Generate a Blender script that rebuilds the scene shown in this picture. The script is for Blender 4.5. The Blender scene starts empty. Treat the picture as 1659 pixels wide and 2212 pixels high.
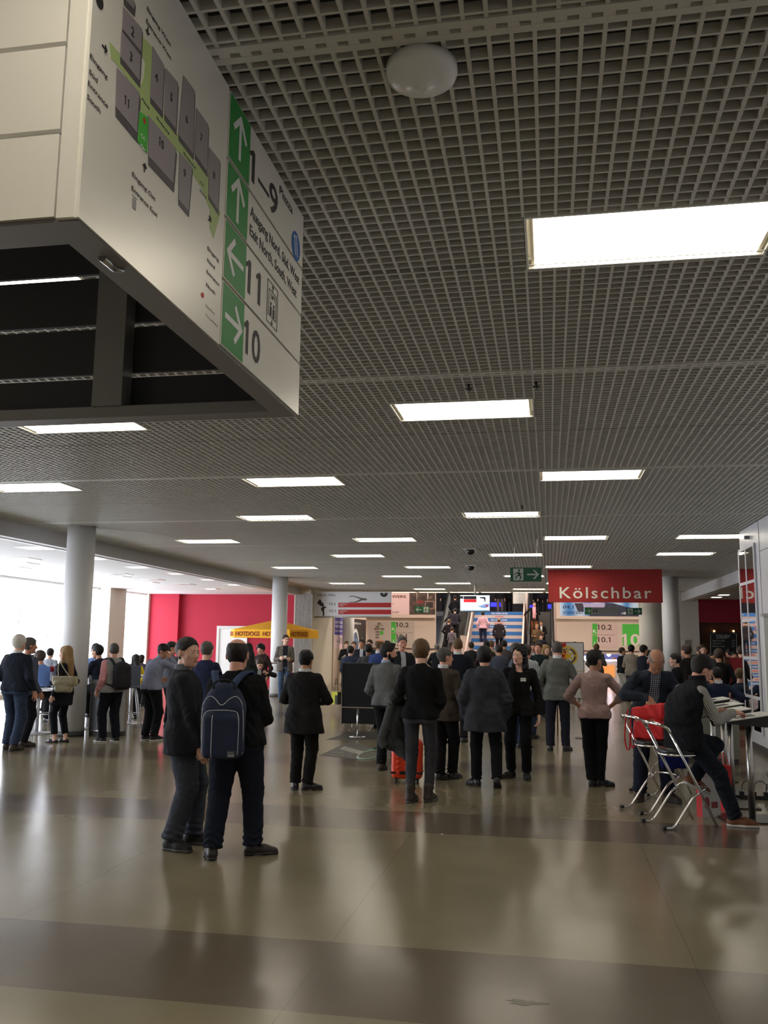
import bpy, bmesh, math, random
import numpy as np
from mathutils import Vector, Matrix
PI = math.pi
S = bpy.context.scene
C = S.collection
random.seed(7)

# ---------------------------------------------------------------- camera, light, exposure
EYE = 1.70            # eye height of the photographer
CEIL = 3.755          # underside of the open grid ceiling
FPX = 1925.4          # focal length in pixels of a 1659 x 2212 frame
PITCH, YAW, ROLL = 0.145957, 0.182959, 0.011680
_fw = Vector((-math.sin(YAW)*math.cos(PITCH), math.cos(YAW)*math.cos(PITCH), math.sin(PITCH)))
_r0 = Vector((math.cos(YAW), math.sin(YAW), 0)); _u0 = _r0.cross(_fw)
_rt = math.cos(ROLL)*_r0 + math.sin(ROLL)*_u0
_up = -math.sin(ROLL)*_r0 + math.cos(ROLL)*_u0
cam = bpy.data.cameras.new('camera'); cam_o = bpy.data.objects.new('camera', cam); C.objects.link(cam_o)
cam.sensor_fit = 'VERTICAL'; cam.sensor_height = 24; cam.lens = 24*FPX/2212
cam.clip_start = 0.05; cam.clip_end = 300
M3 = Matrix((_rt, _up, -_fw)).transposed()
cam_o.matrix_world = Matrix.Translation((0, 0, EYE)) @ M3.to_4x4()
S.camera = cam_o

world = bpy.data.worlds.new('daylight'); S.world = world; world.use_nodes = True
world.node_tree.nodes['Background'].inputs[0].default_value = (0.86, 0.90, 1.0, 1)
world.node_tree.nodes['Background'].inputs[1].default_value = 13.0
S.view_settings.view_transform = 'Standard'; S.view_settings.look = 'None'
S.view_settings.exposure = -0.62; S.view_settings.gamma = 1
S.cycles.use_denoising = True
S.cycles.max_bounces = 8; S.cycles.diffuse_bounces = 4; S.cycles.glossy_bounces = 4
S.cycles.sample_clamp_indirect = 6
FIXTURE_STRENGTH = 13.0
def portal(loc, rot, sx, sy):
    l = bpy.data.lights.new('window_daylight', 'AREA'); l.shape = 'RECTANGLE'; l.size = sx; l.size_y = sy
    l.cycles.is_portal = True
    o = bpy.data.objects.new('window_daylight', l); C.objects.link(o); o.location = loc; o.rotation_euler = rot
portal((-15.35, 18.0, 1.8), (0, -PI/2, 0), 3.4, 29.5)

# ---------------------------------------------------------------- surveying helpers (photo pixel -> place)
def ray(px, py):
    return _fw*FPX + _rt*(px-829.5) - _up*(py-1106)
def at(px, py, Y):
    d = ray(px, py); return Vector((0, 0, EYE)) + d*(Y/d.y)
def atx(px, py, X):
    d = ray(px, py); return Vector((0, 0, EYE)) + d*(X/d.x)
def ground(px, py, z=0.0):
    d = ray(px, py); return Vector((0, 0, EYE)) + d*((z-EYE)/d.z)

# ---------------------------------------------------------------- materials
MATS = {}
def mat(name, col, rough=0.6, metal=0.0, emit=0.0, bump=0.0, bscale=60.0, var=0.0, vscale=8.0, spec=0.5, sheen=0.0, emcol=None):
    if name in MATS: return MATS[name]
    m = bpy.data.materials.new(name); m.use_nodes = True; nt = m.node_tree; b = nt.nodes['Principled BSDF']
    b.inputs['Base Color'].default_value = (*col, 1); b.inputs['Roughness'].default_value = rough
    b.inputs['Metallic'].default_value = metal; b.inputs['Specular IOR Level'].default_value = spec
    if sheen: b.inputs['Sheen Weight'].default_value = sheen
    if emit:
        b.inputs['Emission Color'].default_value = (*(emcol or col), 1); b.inputs['Emission Strength'].default_value = emit
    if var or bump:
        tc = nt.nodes.new('ShaderNodeTexCoord')
    if var:
        n = nt.nodes.new('ShaderNodeTexNoise'); n.inputs['Scale'].default_value = vscale; n.inputs['Detail'].default_value = 4
        nt.links.new(tc.outputs['Object'], n.inputs['Vector'])
        mx = nt.nodes.new('ShaderNodeMix'); mx.data_type = 'RGBA'
        mx.inputs[6].default_value = (*[c*(1-var) for c in col], 1); mx.inputs[7].default_value = (*[min(1, c*(1+var)) for c in col], 1)
        nt.links.new(n.outputs['Fac'], mx.inputs[0]); nt.links.new(mx.outputs[2], b.inputs['Base Color'])
    if bump:
        n = nt.nodes.new('ShaderNodeTexNoise'); n.inputs['Scale'].default_value = bscale; n.inputs['Detail'].default_value = 3
        nt.links.new(tc.outputs['Object'], n.inputs['Vector'])
        bp = nt.nodes.new('ShaderNodeBump'); bp.inputs['Strength'].default_value = bump; bp.inputs['Distance'].default_value = 0.01
        nt.links.new(n.outputs['Fac'], bp.inputs['Height']); nt.links.new(bp.outputs[0], b.inputs['Normal'])
    MATS[name] = m; return m
def srgb(r, g, b):
    f = lambda c: (c/255/12.92) if c/255 <= 0.04045 else ((c/255+0.055)/1.055)**2.4
    return (f(r), f(g), f(b))
def cloth(r, g, b, name=None, bump=0.25):
    nm = name or 'cloth_%d_%d_%d' % (r, g, b)
    if nm in MATS: return MATS[nm]
    m = mat(nm, tuple(min(.8, 1.25*c+.001) for c in srgb(r, g, b)), rough=0.92, bump=bump, bscale=220, var=0.12, vscale=14, spec=0.2)
    nt = m.node_tree; tc = [n for n in nt.nodes if n.type == 'TEX_COORD'][0]; b1 = [n for n in nt.nodes if n.type == 'BUMP'][0]
    n = nt.nodes.new('ShaderNodeTexNoise'); n.inputs['Scale'].default_value = 7.5; n.inputs['Detail'].default_value = 3; n.inputs['Distortion'].default_value = 1.6
    nt.links.new(tc.outputs['Object'], n.inputs['Vector']); b2 = nt.nodes.new('ShaderNodeBump'); b2.inputs['Strength'].default_value = .55; b2.inputs['Distance'].default_value = .035
    nt.links.new(n.outputs['Fac'], b2.inputs['Height']); nt.links.new(b2.outputs[0], b1.inputs['Normal'])
    return m

white_paint = mat('white_paint', (0.74, 0.73, 0.70), 0.55, var=0.03, vscale=2)
column_paint = mat('column_paint', (0.78, 0.78, 0.78), 0.45, var=0.03, vscale=3)
grid_metal = mat('ceiling_grid_metal', (0.62, 0.60, 0.54), 0.45, var=0.05, vscale=1.2)
plenum_mat = mat('ceiling_void', (0.05, 0.048, 0.045), 0.9)
fixture_frame_mat = mat('fixture_enamel', (0.85, 0.83, 0.76), 0.35)
tube_mat = mat('fluorescent_light', (1, 0.97, 0.90), 0.5, emit=FIXTURE_STRENGTH, emcol=(1.0, 0.915, 0.755))
white_plastic = mat('white_plastic', (0.8, 0.8, 0.77), 0.3)
black_plastic = mat('black_plastic', (0.015, 0.015, 0.016), 0.35)
black_fabric = mat('black_board_cloth', (0.012, 0.013, 0.016), 0.85, bump=0.2, bscale=90)
chrome = mat('chrome', (0.82, 0.82, 0.82), 0.12, metal=1.0)
steel = mat('brushed_steel', (0.55, 0.54, 0.52), 0.3, metal=1.0)
dark_skirt = mat('dark_skirting', (0.06, 0.058, 0.055), 0.5)
red_wall = mat('crimson_wall', srgb(178, 22, 52), 0.7, var=0.06, vscale=1.5)
red_fascia = mat('dark_red_fascia', srgb(140, 14, 38), 0.6)
beige_wall = mat('beige_wall', srgb(208, 190, 176), 0.7, var=0.04, vscale=1.0)
cream_wall = mat('cream_wall', srgb(206, 198, 182), 0.7, var=0.04, vscale=1.0)
sign_silver = mat('satin_silver_panel', (0.86, 0.83, 0.76), 0.31, metal=0.16, bump=0.04, bscale=300, var=0.03, vscale=2)
sign_frame = mat('sign_frame_grey', (0.22, 0.21, 0.20), 0.5)
sign_dark = mat('sign_inner_dark', (0.035, 0.034, 0.034), 0.7)
green_sign = mat('sign_green', srgb(38, 140, 60), 0.5)
green_bright = mat('sign_bright_green', srgb(70, 178, 60), 0.5)
exit_green = mat('exit_sign_green', srgb(18, 84, 56), 0.5)
letter_white = mat('letter_white', (0.80, 0.80, 0.78), 0.5)
letter_black = mat('letter_black', (0.02, 0.02, 0.02), 0.6)
letter_dark = mat('letter_dark_brown', srgb(60, 36, 30), 0.6)

# ---------------------------------------------------------------- mesh helpers
def put(name, bm, m, parent=None, smooth=False, mats=None):
    me = bpy.data.meshes.new(name); bm.to_mesh(me); bm.free()
    for k in (mats or [m]): me.materials.append(k)
    if smooth:
        for p in me.polygons: p.use_smooth = True
    o = bpy.data.objects.new(name, me); C.objects.link(o)
    if parent: o.parent = parent
    return o
def box(bm, x0, x1, y0, y1, z0, z1, mi=0, rot=None, org=None):
    vs = [Vector((x, y, z)) for x in (x0, x1) for y in (y0, y1) for z in (z0, z1)]
    if rot is not None: vs = [rot @ v for v in vs]
    if org is not None: vs = [v + Vector(org) for v in vs]
    v = [bm.verts.new(p) for p in vs]
    for f in ((0,1,3,2),(4,6,7,5),(0,4,5,1),(2,3,7,6),(0,2,6,4),(1,5,7,3)):
        q = bm.faces.new([v[i] for i in f]); q.material_index = mi
def bm_box(*a, **k):
    bm = bmesh.new(); box(bm, *a, **k); return bm
def tube(bm, pts, r, n=10, mi=0, cap=True, closed=False):
    pts = [Vector(p) for p in pts]; rings = []; N = len(pts)
    rr = r if isinstance(r, (list, tuple)) else [r]*N
    ref = None
    for i, p in enumerate(pts):
        if closed: t = (pts[(i+1) % N]-pts[i-1])
        else: t = (pts[min(i+1, N-1)]-pts[max(i-1, 0)])
        t.normalize()
        if ref is None: ref = Vector((0, 0, 1)) if abs(t.z) < 0.9 else Vector((1, 0, 0))
        a = t.cross(ref)
        if a.length < 1e-4: a = t.orthogonal()
        a.normalize(); b = t.cross(a).normalized(); ref = -b if False else ref
        a2 = a
        if rings:                                # keep the frame from flipping
            pa = prev_a - t*prev_a.dot(t)
            if pa.length > 1e-4: a2 = pa.normalized(); b = t.cross(a2).normalized()
        prev_a = a2
        rings.append([bm.verts.new(p + (a2*math.cos(2*PI*k/n) + b*math.sin(2*PI*k/n))*rr[i]) for k in range(n)])
    L = N if closed else N-1
    for i in range(L):
        A, B = rings[i], rings[(i+1) % N]
        for k in range(n):
            f = bm.faces.new((A[k], A[(k+1) % n], B[(k+1) % n], B[k])); f.material_index = mi; f.smooth = True
    if cap and not closed:
        for rg in (rings[0][::-1], rings[-1]):
            f = bm.faces.new(rg); f.material_index = mi
def lathe(bm, prof, cx=0, cy=0, n=40, mi=0, cap=True):
    rings = [[bm.verts.new((cx+r*math.cos(2*PI*k/n), cy+r*math.sin(2*PI*k/n), z)) for k in range(n)] for r, z in prof]
    for A, B in zip(rings[:-1], rings[1:]):
        for k in range(n):
            f = bm.faces.new((A[k], A[(k+1) % n], B[(k+1) % n], B[k])); f.material_index = mi; f.smooth = True
    if cap:
        bm.faces.new(rings[0][::-1]).material_index = mi; bm.faces.new(rings[-1]).material_index = mi
def smooth_path(pts, k=6):
    pts = [Vector(p) for p in pts]; out = []
    for i in range(len(pts)-1):
        p0, p1, p2, p3 = pts[max(i-1, 0)], pts[i], pts[i+1], pts[min(i+2, len(pts)-1)]
        for j in range(k):
            t = j/k
            out.append(0.5*((2*p1)+(-p0+p2)*t+(2*p0-5*p1+4*p2-p3)*t*t+(-p0+3*p1-3*p2+p3)*t**3))
    out.append(pts[-1]); return out
def tag(o, label, cat, group=None):
    o['label'] = label; o['category'] = cat
    if group: o['group'] = group
    return o
def struct(name, bm, m, parent=None, **k):
    o = put(name, bm, m, parent, **k)
    if parent is None: o['kind'] = 'structure'
    return o
def empty(name, loc=(0, 0, 0), rz=0.0, label=None, cat=None, group=None, kind=None):
    o = bpy.data.objects.new(name, None); C.objects.link(o); o.location = loc; o.rotation_euler = (0, 0, rz)
    o.empty_display_size = 0.1
    if label: tag(o, label, cat, group)
    if kind: o['kind'] = kind
    return o
# a flat frame: origin = lower-left corner, ux = along the writing, uy = up; returns matrix
def frame(org, ux, uy):
    ux = Vector(ux).normalized(); uy = Vector(uy).normalized(); n = ux.cross(uy)
    return Matrix.Translation(org) @ Matrix((ux, uy, n)).transposed().to_4x4()
def text_mesh(txt, m, W, x, y, h, w=None, parent=None, name='lettering', bold=0.0, shear=0.0, align='LEFT', depth=0.0012, rot=0.0, lift=0.0035, space=1.0):
    """writing on the frame W (local x right, y up, z out); h = capital height; w = total width when given"""
    cu = bpy.data.curves.new(name, 'FONT'); cu.body = txt; cu.size = h/0.729; cu.extrude = depth/2; cu.offset = bold*h; cu.shear = shear
    cu.resolution_u = 3; cu.space_character = space; cu.space_line = 0.95
    t = bpy.data.objects.new(name, cu); C.objects.link(t)
    bpy.context.view_layer.update()
    me = bpy.data.meshes.new_from_object(t.evaluated_get(bpy.context.evaluated_depsgraph_get()))
    C.objects.unlink(t); bpy.data.objects.remove(t)
    co = np.array([v.co[:] for v in me.vertices]) if len(me.vertices) else np.zeros((1, 3))
    x0, x1 = co[:, 0].min(), co[:, 0].max(); sx = (w/(x1-x0)) if (w and x1 > x0) else 1.0
    off = {'LEFT': -x0, 'CENTER': -(x0+x1)/2, 'RIGHT': -x1}[align]
    T = W @ Matrix.Translation((x, y, lift)) @ Matrix.Rotation(rot, 4, 'Z') @ Matrix.Diagonal((sx, 1, 1, 1)) @ Matrix.Translation((off, 0, 0))
    if '1' in txt and not shear and '\n' not in txt and h > .02:          # give the figure one its little flag
        def ext(st):
            c2 = bpy.data.curves.new('m', 'FONT'); c2.body = st; c2.size = cu.size; c2.space_character = space; c2.offset = bold*h; c2.shear = shear
            t2 = bpy.data.objects.new('m', c2); C.objects.link(t2); bpy.context.view_layer.update()
            m2 = bpy.data.meshes.new_from_object(t2.evaluated_get(bpy.context.evaluated_depsgraph_get())); v = [q.co.x for q in m2.vertices]
            bpy.data.objects.remove(t2); bpy.data.meshes.remove(m2); return min(v), max(v)
        s0, s1 = ext('1'); sw_ = s1-s0; b5 = bmesh.new(); b5.from_mesh(me); zt = depth/2
        for i_, ch in enumerate(txt):
            if ch != '1': continue
            xr = ext(txt[:i_+1])[1]; xl = xr-sw_; hh = h
            pts = [(xl+sw_*.6, hh), (xl-sw_*1.0, hh*.80), (xl-sw_*.75, hh*.69), (xl+sw_*.6, hh*.84)]
            f_ = [b5.verts.new((x_, y_, zt+.0002)) for x_, y_ in pts]; b5.faces.new(f_)
            f_ = [b5.verts.new((x_, y_, 0)) for x_, y_ in pts]; b5.faces.new(f_[::-1])
        b5.to_mesh(me); b5.free()
    me.transform(T)
    me.materials.clear(); me.materials.append(m)
    o = bpy.data.objects.new(name, me); C.objects.link(o)
    if parent: o.parent = parent
    return o
def flat(bm, W, pts, z0=0.0, z1=0.003, mi=0):
    """a thin plate with outline pts on frame W"""
    lo = [bm.verts.new(W @ Vector((x, y, z0))) for x, y in pts]; hi = [bm.verts.new(W @ Vector((x, y, z1))) for x, y in pts]
    n = len(pts)
    f = bm.faces.new(hi); f.material_index = mi
    f = bm.faces.new(lo[::-1]); f.material_index = mi
    for i in range(n):
        f = bm.faces.new((lo[i], lo[(i+1) % n], hi[(i+1) % n], hi[i])); f.material_index = mi
def rect(x0, y0, x1, y1): return [(x0, y0), (x1, y0), (x1, y1), (x0, y1)]
def stroke(bm, W, a, b, t, z0=0.003, z1=0.006, mi=0):
    a = Vector(a); b = Vector(b); d = (b-a).normalized(); n = Vector((-d.y, d.x))*t/2
    flat(bm, W, [tuple(a-n), tuple(b-n), tuple(b+n), tuple(a+n)], z0, z1, mi)
def arrow(bm, W, cx, cy, size, ang, t, z0=0.003, z1=0.006, mi=0):
    """arrow centred at (cx,cy) pointing along ang"""
    R = lambda x, y: (cx + x*math.cos(ang)-y*math.sin(ang), cy + x*math.sin(ang)+y*math.cos(ang))
    tip = R(size/2, 0)
    stroke(bm, W, R(-size/2, 0), R(size/2-t*0.5, 0), t, z0, z1, mi)
    stroke(bm, W, R(size*0.08, size*0.40), R(size/2+t*.1, -t*.25), t, z0, z1+.0002, mi)
    stroke(bm, W, R(size*0.08, -size*0.40), R(size/2+t*.1, t*.25), t, z0, z1+.0004, mi)
# ================================================================ THE SETTING
# floor: glossy vinyl, dark bands across the hall
fm = bpy.data.materials.new('floor_vinyl'); fm.use_nodes = True; nt = fm.node_tree; b = nt.nodes['Principled BSDF']
N = nt.nodes.new; Lk = nt.links.new
geo = N('ShaderNodeNewGeometry'); sep = N('ShaderNodeSeparateXYZ'); Lk(geo.outputs['Position'], sep.inputs[0])
def mth(op, a, bb=None, c=None):
    n = N('ShaderNodeMath'); n.operation = op
    for i, v in enumerate((a, bb, c)):
        if v is None: continue
        if isinstance(v, (int, float)): n.inputs[i].default_value = v
        else: Lk(v, n.inputs[i])
    return n.outputs[0]
u = mth('MODULO', mth('ADD', sep.outputs['Y'], 40.7-4.29), 4.07)
band = mth('LESS_THAN', u, 0.99)
n1 = N('ShaderNodeTexNoise'); n1.inputs['Scale'].default_value = 0.9; n1.inputs['Detail'].default_value = 3; Lk(geo.outputs['Position'], n1.inputs['Vector'])
n2 = N('ShaderNodeTexNoise'); n2.inputs['Scale'].default_value = 25; n2.inputs['Detail'].default_value = 1; Lk(geo.outputs['Position'], n2.inputs['Vector'])
mixb = N('ShaderNodeMix'); mixb.data_type = 'RGBA'; Lk(band, mixb.inputs[0])
mixb.inputs[6].default_value = (*srgb(134, 125, 102), 1); mixb.inputs[7].default_value = (*srgb(106, 96, 82), 1)
amt = mth('ADD', mth('MULTIPLY', n1.outputs['Fac'], 0.5), mth('MULTIPLY', n2.outputs['Fac'], 0.05))
amt = mth('ADD', amt, 0.72)
mul = N('ShaderNodeMix'); mul.data_type = 'RGBA'; mul.blend_type = 'MULTIPLY'; mul.inputs[0].default_value = 1
Lk(mixb.outputs[2], mul.inputs[6]); cmb = N('ShaderNodeCombineColor'); [Lk(amt, cmb.inputs[i]) for i in range(3)]; Lk(cmb.outputs[0], mul.inputs[7])
# weld seams along the hall every 2 m
sm = mth('LESS_THAN', mth('ABSOLUTE', mth('SUBTRACT', mth('MODULO', mth('ADD', sep.outputs['X'], 40.25), 2.0), 1.0)), 0.0022)
dk = N('ShaderNodeMix'); dk.data_type = 'RGBA'; Lk(mth('MULTIPLY', sm, 0.4), dk.inputs[0]); Lk(mul.outputs[2], dk.inputs[6]); dk.inputs[7].default_value = (0.03, 0.03, 0.025, 1)
Lk(dk.outputs[2], b.inputs['Base Color'])
rg = mth('ADD', mth('MULTIPLY', n1.outputs['Fac'], 0.05), 0.175); Lk(rg, b.inputs['Roughness'])
b.inputs['Specular IOR Level'].default_value = 0.55
n3 = N('ShaderNodeTexNoise'); n3.inputs['Scale'].default_value = 3.0; n3.inputs['Detail'].default_value = 2; Lk(geo.outputs['Position'], n3.inputs['Vector'])
vs_ = N('ShaderNodeVectorMath'); vs_.operation = 'SUBTRACT'; Lk(n3.outputs['Color'], vs_.inputs[0]); vs_.inputs[1].default_value = (.5, .5, .5)
vm_ = N('ShaderNodeVectorMath'); vm_.operation = 'MULTIPLY'; Lk(vs_.outputs[0], vm_.inputs[0]); vm_.inputs[1].default_value = (.022, .022, 0)
va_ = N('ShaderNodeVectorMath'); va_.operation = 'ADD'; Lk(vm_.outputs[0], va_.inputs[0]); Lk(geo.outputs['Normal'], va_.inputs[1])
vn_ = N('ShaderNodeVectorMath'); vn_.operation = 'NORMALIZE'; Lk(va_.outputs[0], vn_.inputs[0]); Lk(vn_.outputs[0], b.inputs['Normal'])
struct('floor', bm_box(-15.6, 12.0, -10, 56, -0.2, 0), fm)

# walls around the hall (behind the camera too, so the light is that of a closed room)
struct('wall_back', bm_box(-15.6, 12, -10.3, -10, 0, 4.6), cream_wall)
struct('wall_right', bm_box(3.4, 4.6, -10, 16.85, 0, CEIL-0.002), mat('silver_white_wall', (0.72, 0.72, 0.74), 0.35, metal=0.1, var=0.03, vscale=1))
bm = bmesh.new(); box(bm, 3.385, 3.4, -10, 16.85, 0.0, 0.11); box(bm, 3.385, 4.6, 16.85, 16.865, 0, 0.11)
struct('baseboard_right', bm, dark_skirt)
bm = bmesh.new()
for y in (15.35, 13.1, 10.8, 8.4): box(bm, 3.394, 3.4, y-.006, y+.006, 0.11, CEIL)
for z in (3.25, 2.15, 0.9): box(bm, 3.394, 3.4, -10, 15.35, z-.005, z+.005)
struct('trim_1', bm, mat('panel_joint', (0.25, 0.25, 0.25), 0.6))
struct('wall_right_outer', bm_box(11.8, 12, -10, 56, 0, 8.2), cream_wall)

# open-cell grid ceiling, 78 mm cells, with the luminaires let into it
X0, X1, Y0, Y1 = -9.4, 5.05, -6.0, 36.35
cell = 0.078125
fix = []
rows = {-3: (-1, -4), -2: (0, -3), -1: (-1, -4, -6), 0: (0, -3, -6), 1: (-1, -4), 2: (0, -3, -6), 3: (-1, -4, 2), 4: (0, -3, -6, 2), 5: (-1, -4, 2), 6: (0, -3, -6), 7: (-1, -4, 1), 8: (0, -3, -6), 9: (-1, -4, 1)}  # rightmost lights of eighth and tenth rows: unseen, added to brighten the column
for r, ms in rows.items():
    for m_ in ms:
        if m_ == 2 and r < 4 : continue
        fix.append((-0.095+1.25*m_, 4.13+3.27*r, r))
FW, FD = 1.25, 0.625
def gaps(lo, hi, holes):
    segs = [(lo, hi)]
    for a, b_ in holes:
        out = []
        for s, e in segs:
            if b_ <= s or a >= e: out.append((s, e)); continue
            if a > s: out.append((s, a))
            if b_ < e: out.append((b_, e))
        segs = out
    return segs
rails = [2.74+3.905*k for k in range(-2, 9)]
COLS = [(-8.45, 15.05, 0.25), (-8.45, 27.55, 0.25), (-8.45, 37.6, 0.25), (3.57, 27.8, 0.25)]
bm = bmesh.new(); w = 0.0073
nx = int((X1-X0)/cell); ny = int((Y1-Y0)/cell)
for i in range(nx+1):
    x = -0.095 + cell*round((X0+0.095)/cell) + i*cell
    hol = [(fy, fy+FD) for fx, fy, _ in fix if fx-0.001 < x < fx+FW+0.001]
    for a, e in gaps(Y0, Y1, hol): box(bm, x-w, x+w, a, e, CEIL, CEIL+0.04)
for j in range(ny+1):
    y = Y0 + j*cell
    if any(abs(y-r_) < 0.05 for r_ in rails): continue
    hol = [(fx, fx+FW) for fx, fy, _ in fix if fy-0.001 < y < fy+FD+0.001]
    for a, e in gaps(X0, X1, hol): box(bm, a, e, y-w*0.8, y+w*0.8, CEIL+0.0005, CEIL+0.04)
struct('ceiling', bm, grid_metal)
bm = bmesh.new()
for y in rails:                                  # slotted carrier rails
    box(bm, X0, X1, y-0.045, y-0.012, CEIL-0.004, CEIL+0.03); box(bm, X0, X1, y+0.012, y+0.045, CEIL-0.004, CEIL+0.03)
    box(bm, X0, X1, y-0.012, y+0.012, CEIL+0.012, CEIL+0.03, mi=0)
    k = X0
    while k < X1:
        box(bm, k, k+0.04, y-0.012, y+0.012, CEIL-0.003, CEIL+0.01); k += 0.0781
for k in range(8):                               # module seams
    y = rails[0]+3.905*k+1.95
    box(bm, X0, X1, y-0.004, y+0.004, CEIL-0.003, CEIL)
struct('trim_2', bm, grid_metal)
bm = bmesh.new(); box(bm, -15.6, 12, -10.3, 36.5, 4.45, 4.6); struct('ceiling_void', bm, plenum_mat)
bm = bmesh.new(); box(bm, -15.6, 12, -10, Y0, CEIL, CEIL+0.05); struct('ceiling_entrance', bm, mat('entrance_ceiling', (0.2, 0.2, 0.18), 0.8))
tubeg = mat('lamp_holder', (0.8, 0.74, 0.58), 0.4)
fgroup = 'fluorescent lights in the grid ceiling'
def luminaire(x, y, r, wd=FW):
    col = ['by the camera', 'second row', 'third row', 'fourth row', 'fifth row', 'sixth row', 'seventh row', 'eighth row', 'ninth row', 'tenth row', 'last row', 'row far behind the sign', 'row before that', 'row overhead'][r]
    side = 'far left' if x < -6 else 'left' if x < -3 else 'centre left' if x < -1 else 'centre' if x < 1.5 else 'right'
    t = empty('ceiling_light', (x+wd/2, y+FD/2, CEIL), 0, 'lit fluorescent ceiling panel in the %s of the grid, %s' % (col, side), 'ceiling light', fgroup)
    bm = bmesh.new(); hx, hy = wd/2-0.004, FD/2-0.004
    for a in ((-hx, hx, -hy, -hy+.014, -.003, .06), (-hx, hx, hy-.014, hy, -.003, .06), (-hx, -hx+.012, -hy+.014, hy-.014, -.003, .06), (hx-.012, hx, -hy+.014, hy-.014, -.003, .06)): box(bm, *a)
    box(bm, -hx, hx, -hy, hy, .06, .075)
    put('housing', bm, fixture_frame_mat, t)
    for s in (-1, 1):
        bm = bmesh.new(); box(bm, s*(hx-.035)-.010, s*(hx-.035)+.010, -hy+.015, hy-.015, .012, .055)
        put('lamp_holder', bm, tubeg, t)
    for k in range(3):
        cy = -hy+.014+(2*hy-.028)*(k+.5)/3
        put('tube', bm_box(-hx+.045, hx-.045, cy-.094, cy+.094, .010, .046), tube_mat, t)
for x, y, r in fix: luminaire(x, y, r)
for k in range(6): luminaire(-6.5+1.27*k, 35.66, 10)

# smoke dome / access point below the grid, small dome cameras
c = ground(911, 158, CEIL-0.03)
t = empty('ceiling_dome', (c.x, c.y, CEIL-0.06), 0, 'round white plastic dome on the grid ceiling near the sign', 'ceiling dome')
bm = bmesh.new(); prof = [(0.127, .055), (.129, .03), (.122, .012), (.10, -.002), (.065, -.016), (.03, -.026), (.028, -.032), (.012, -.035)]
lathe(bm, prof[::-1], n=48); put('dome_cover', bm, white_plastic, t)
put('mount', bm_box(-.02, .02, -.02, .02, .05, .075), white_plastic, t)
def dome_cam(px, py, lab):
    c = ground(px, py, CEIL-.05)
    t = empty('security_camera', (c.x, c.y, CEIL), 0, lab, 'security camera')
    bm = bmesh.new(); box(bm, -.14, .14, -.14, .14, -.02, 0.001); put('mounting_plate', bm, white_plastic, t)
    bm = bmesh.new(); lathe(bm, [(.02, -.13), (.06, -.115), (.085, -.08), (.09, -.05), (.09, -.02)], n=24); put('camera_dome', bm, black_plastic, t)
dome_cam(1016, 1191, 'black dome camera under the grid ceiling, the nearer one')
dome_cam(1017, 1226, 'small dome camera under the grid ceiling, the farther one')
for i, (px, py) in enumerate([(1012, 838), (1158, 833), (1128, 1096)]):
    c = ground(px, py, CEIL-.03)
    bm = bmesh.new(); tube(bm, [(0, 0, .0), (0, 0, -.035)], .012); tube(bm, [(0, 0, -.035), (0, 0, -.04)], .03); tube(bm, [(.0, 0, -.04), (0.01, 0, -.06)], .006)
    o = put('sprinkler', bm, black_plastic); o.location = (c.x, c.y, CEIL)
    tag(o, ['small ceiling sprinkler left of the seam above the wide light', 'small ceiling sprinkler on the seam right of the wide light', 'small ceiling sprinkler above the light of the fourth row'][i], 'sprinkler')

# columns
for i, (x, y, r) in enumerate(COLS):
    t = empty('column', (x, y, 0), 0, ['round white column at left behind the blonde woman', 'round white column beside the hotdog parasol', 'round white column under the hall banner', 'round white column right of the red banner'][i], 'column', 'round white columns')
    bm = bmesh.new(); lathe(bm, [(r, 0.09), (r, CEIL+.1)], n=48); put('shaft', bm, column_paint, t)
    bm = bmesh.new(); lathe(bm, [(r+.005, 0), (r+.005, .09)], n=48); put('base', bm, dark_skirt, t)

# left seating area: beam, lower white ceiling, windows, crimson wall
LZ = 3.50
bm = bmesh.new()
bl = [(-9.35, -4), (-9.35, 36.35)]
box(bm, -9.55, -9.35, -10, 36.4, LZ-.02, 4.0)
struct('trim_3', bm, mat('beam_grey', (0.55, 0.55, 0.56), 0.5))
struct('trim_4', bm_box(-9.62, -9.55, -10, 36.4, LZ-.035, LZ-.005), mat('beam_edge_white', (0.85, 0.85, 0.85), 0.4))
struct('ceiling_left', bm_box(-15.6, -9.55, -10, 33.1, LZ, LZ+.1), mat('plaster_ceiling', (0.75, 0.75, 0.75), 0.7))
struct('wall_red', bm_box(-15.6, -9.55, 33.0, 33.3, 0, LZ), red_wall)
struct('trim_5', bm_box(-15.6, -14.12, 32.75, 33.0, 0, LZ-.001), red_wall)
bm = bmesh.new()                                             # the wall beside the windows
for y0, y1 in ((-10, 3), (9.5, 10.1), (16.2, 16.8), (22.4, 22.6), (28.9, 30.1), (32.6, 33)):
    box(bm, -15.6, -15.0 if y0 < 30 and y0 > 28 else -15.3, y0, y1, 0, LZ)
box(bm, -15.6, -15.3, -10, 33, 0, 0.12)
struct('wall_left', bm, cream_wall)
wi = 1
spans = [(3, 9.5), (10.1, 16.2), (16.8, 22.4), (22.6, 28.9), (30.1, 32.6)]
glass = bpy.data.materials.new('window_glass'); glass.use_nodes = True; g = glass.node_tree
tr = g.nodes.new('ShaderNodeBsdfTransparent'); gl = g.nodes.new('ShaderNodeBsdfGlossy'); gl.inputs['Roughness'].default_value = 0.03
mxs = g.nodes.new('ShaderNodeMixShader'); mxs.inputs[0].default_value = 0.06
g.links.new(tr.outputs[0], mxs.inputs[1]); g.links.new(gl.outputs[0], mxs.inputs[2]); g.links.new(mxs.outputs[0], g.nodes['Material Output'].inputs[0])
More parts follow.
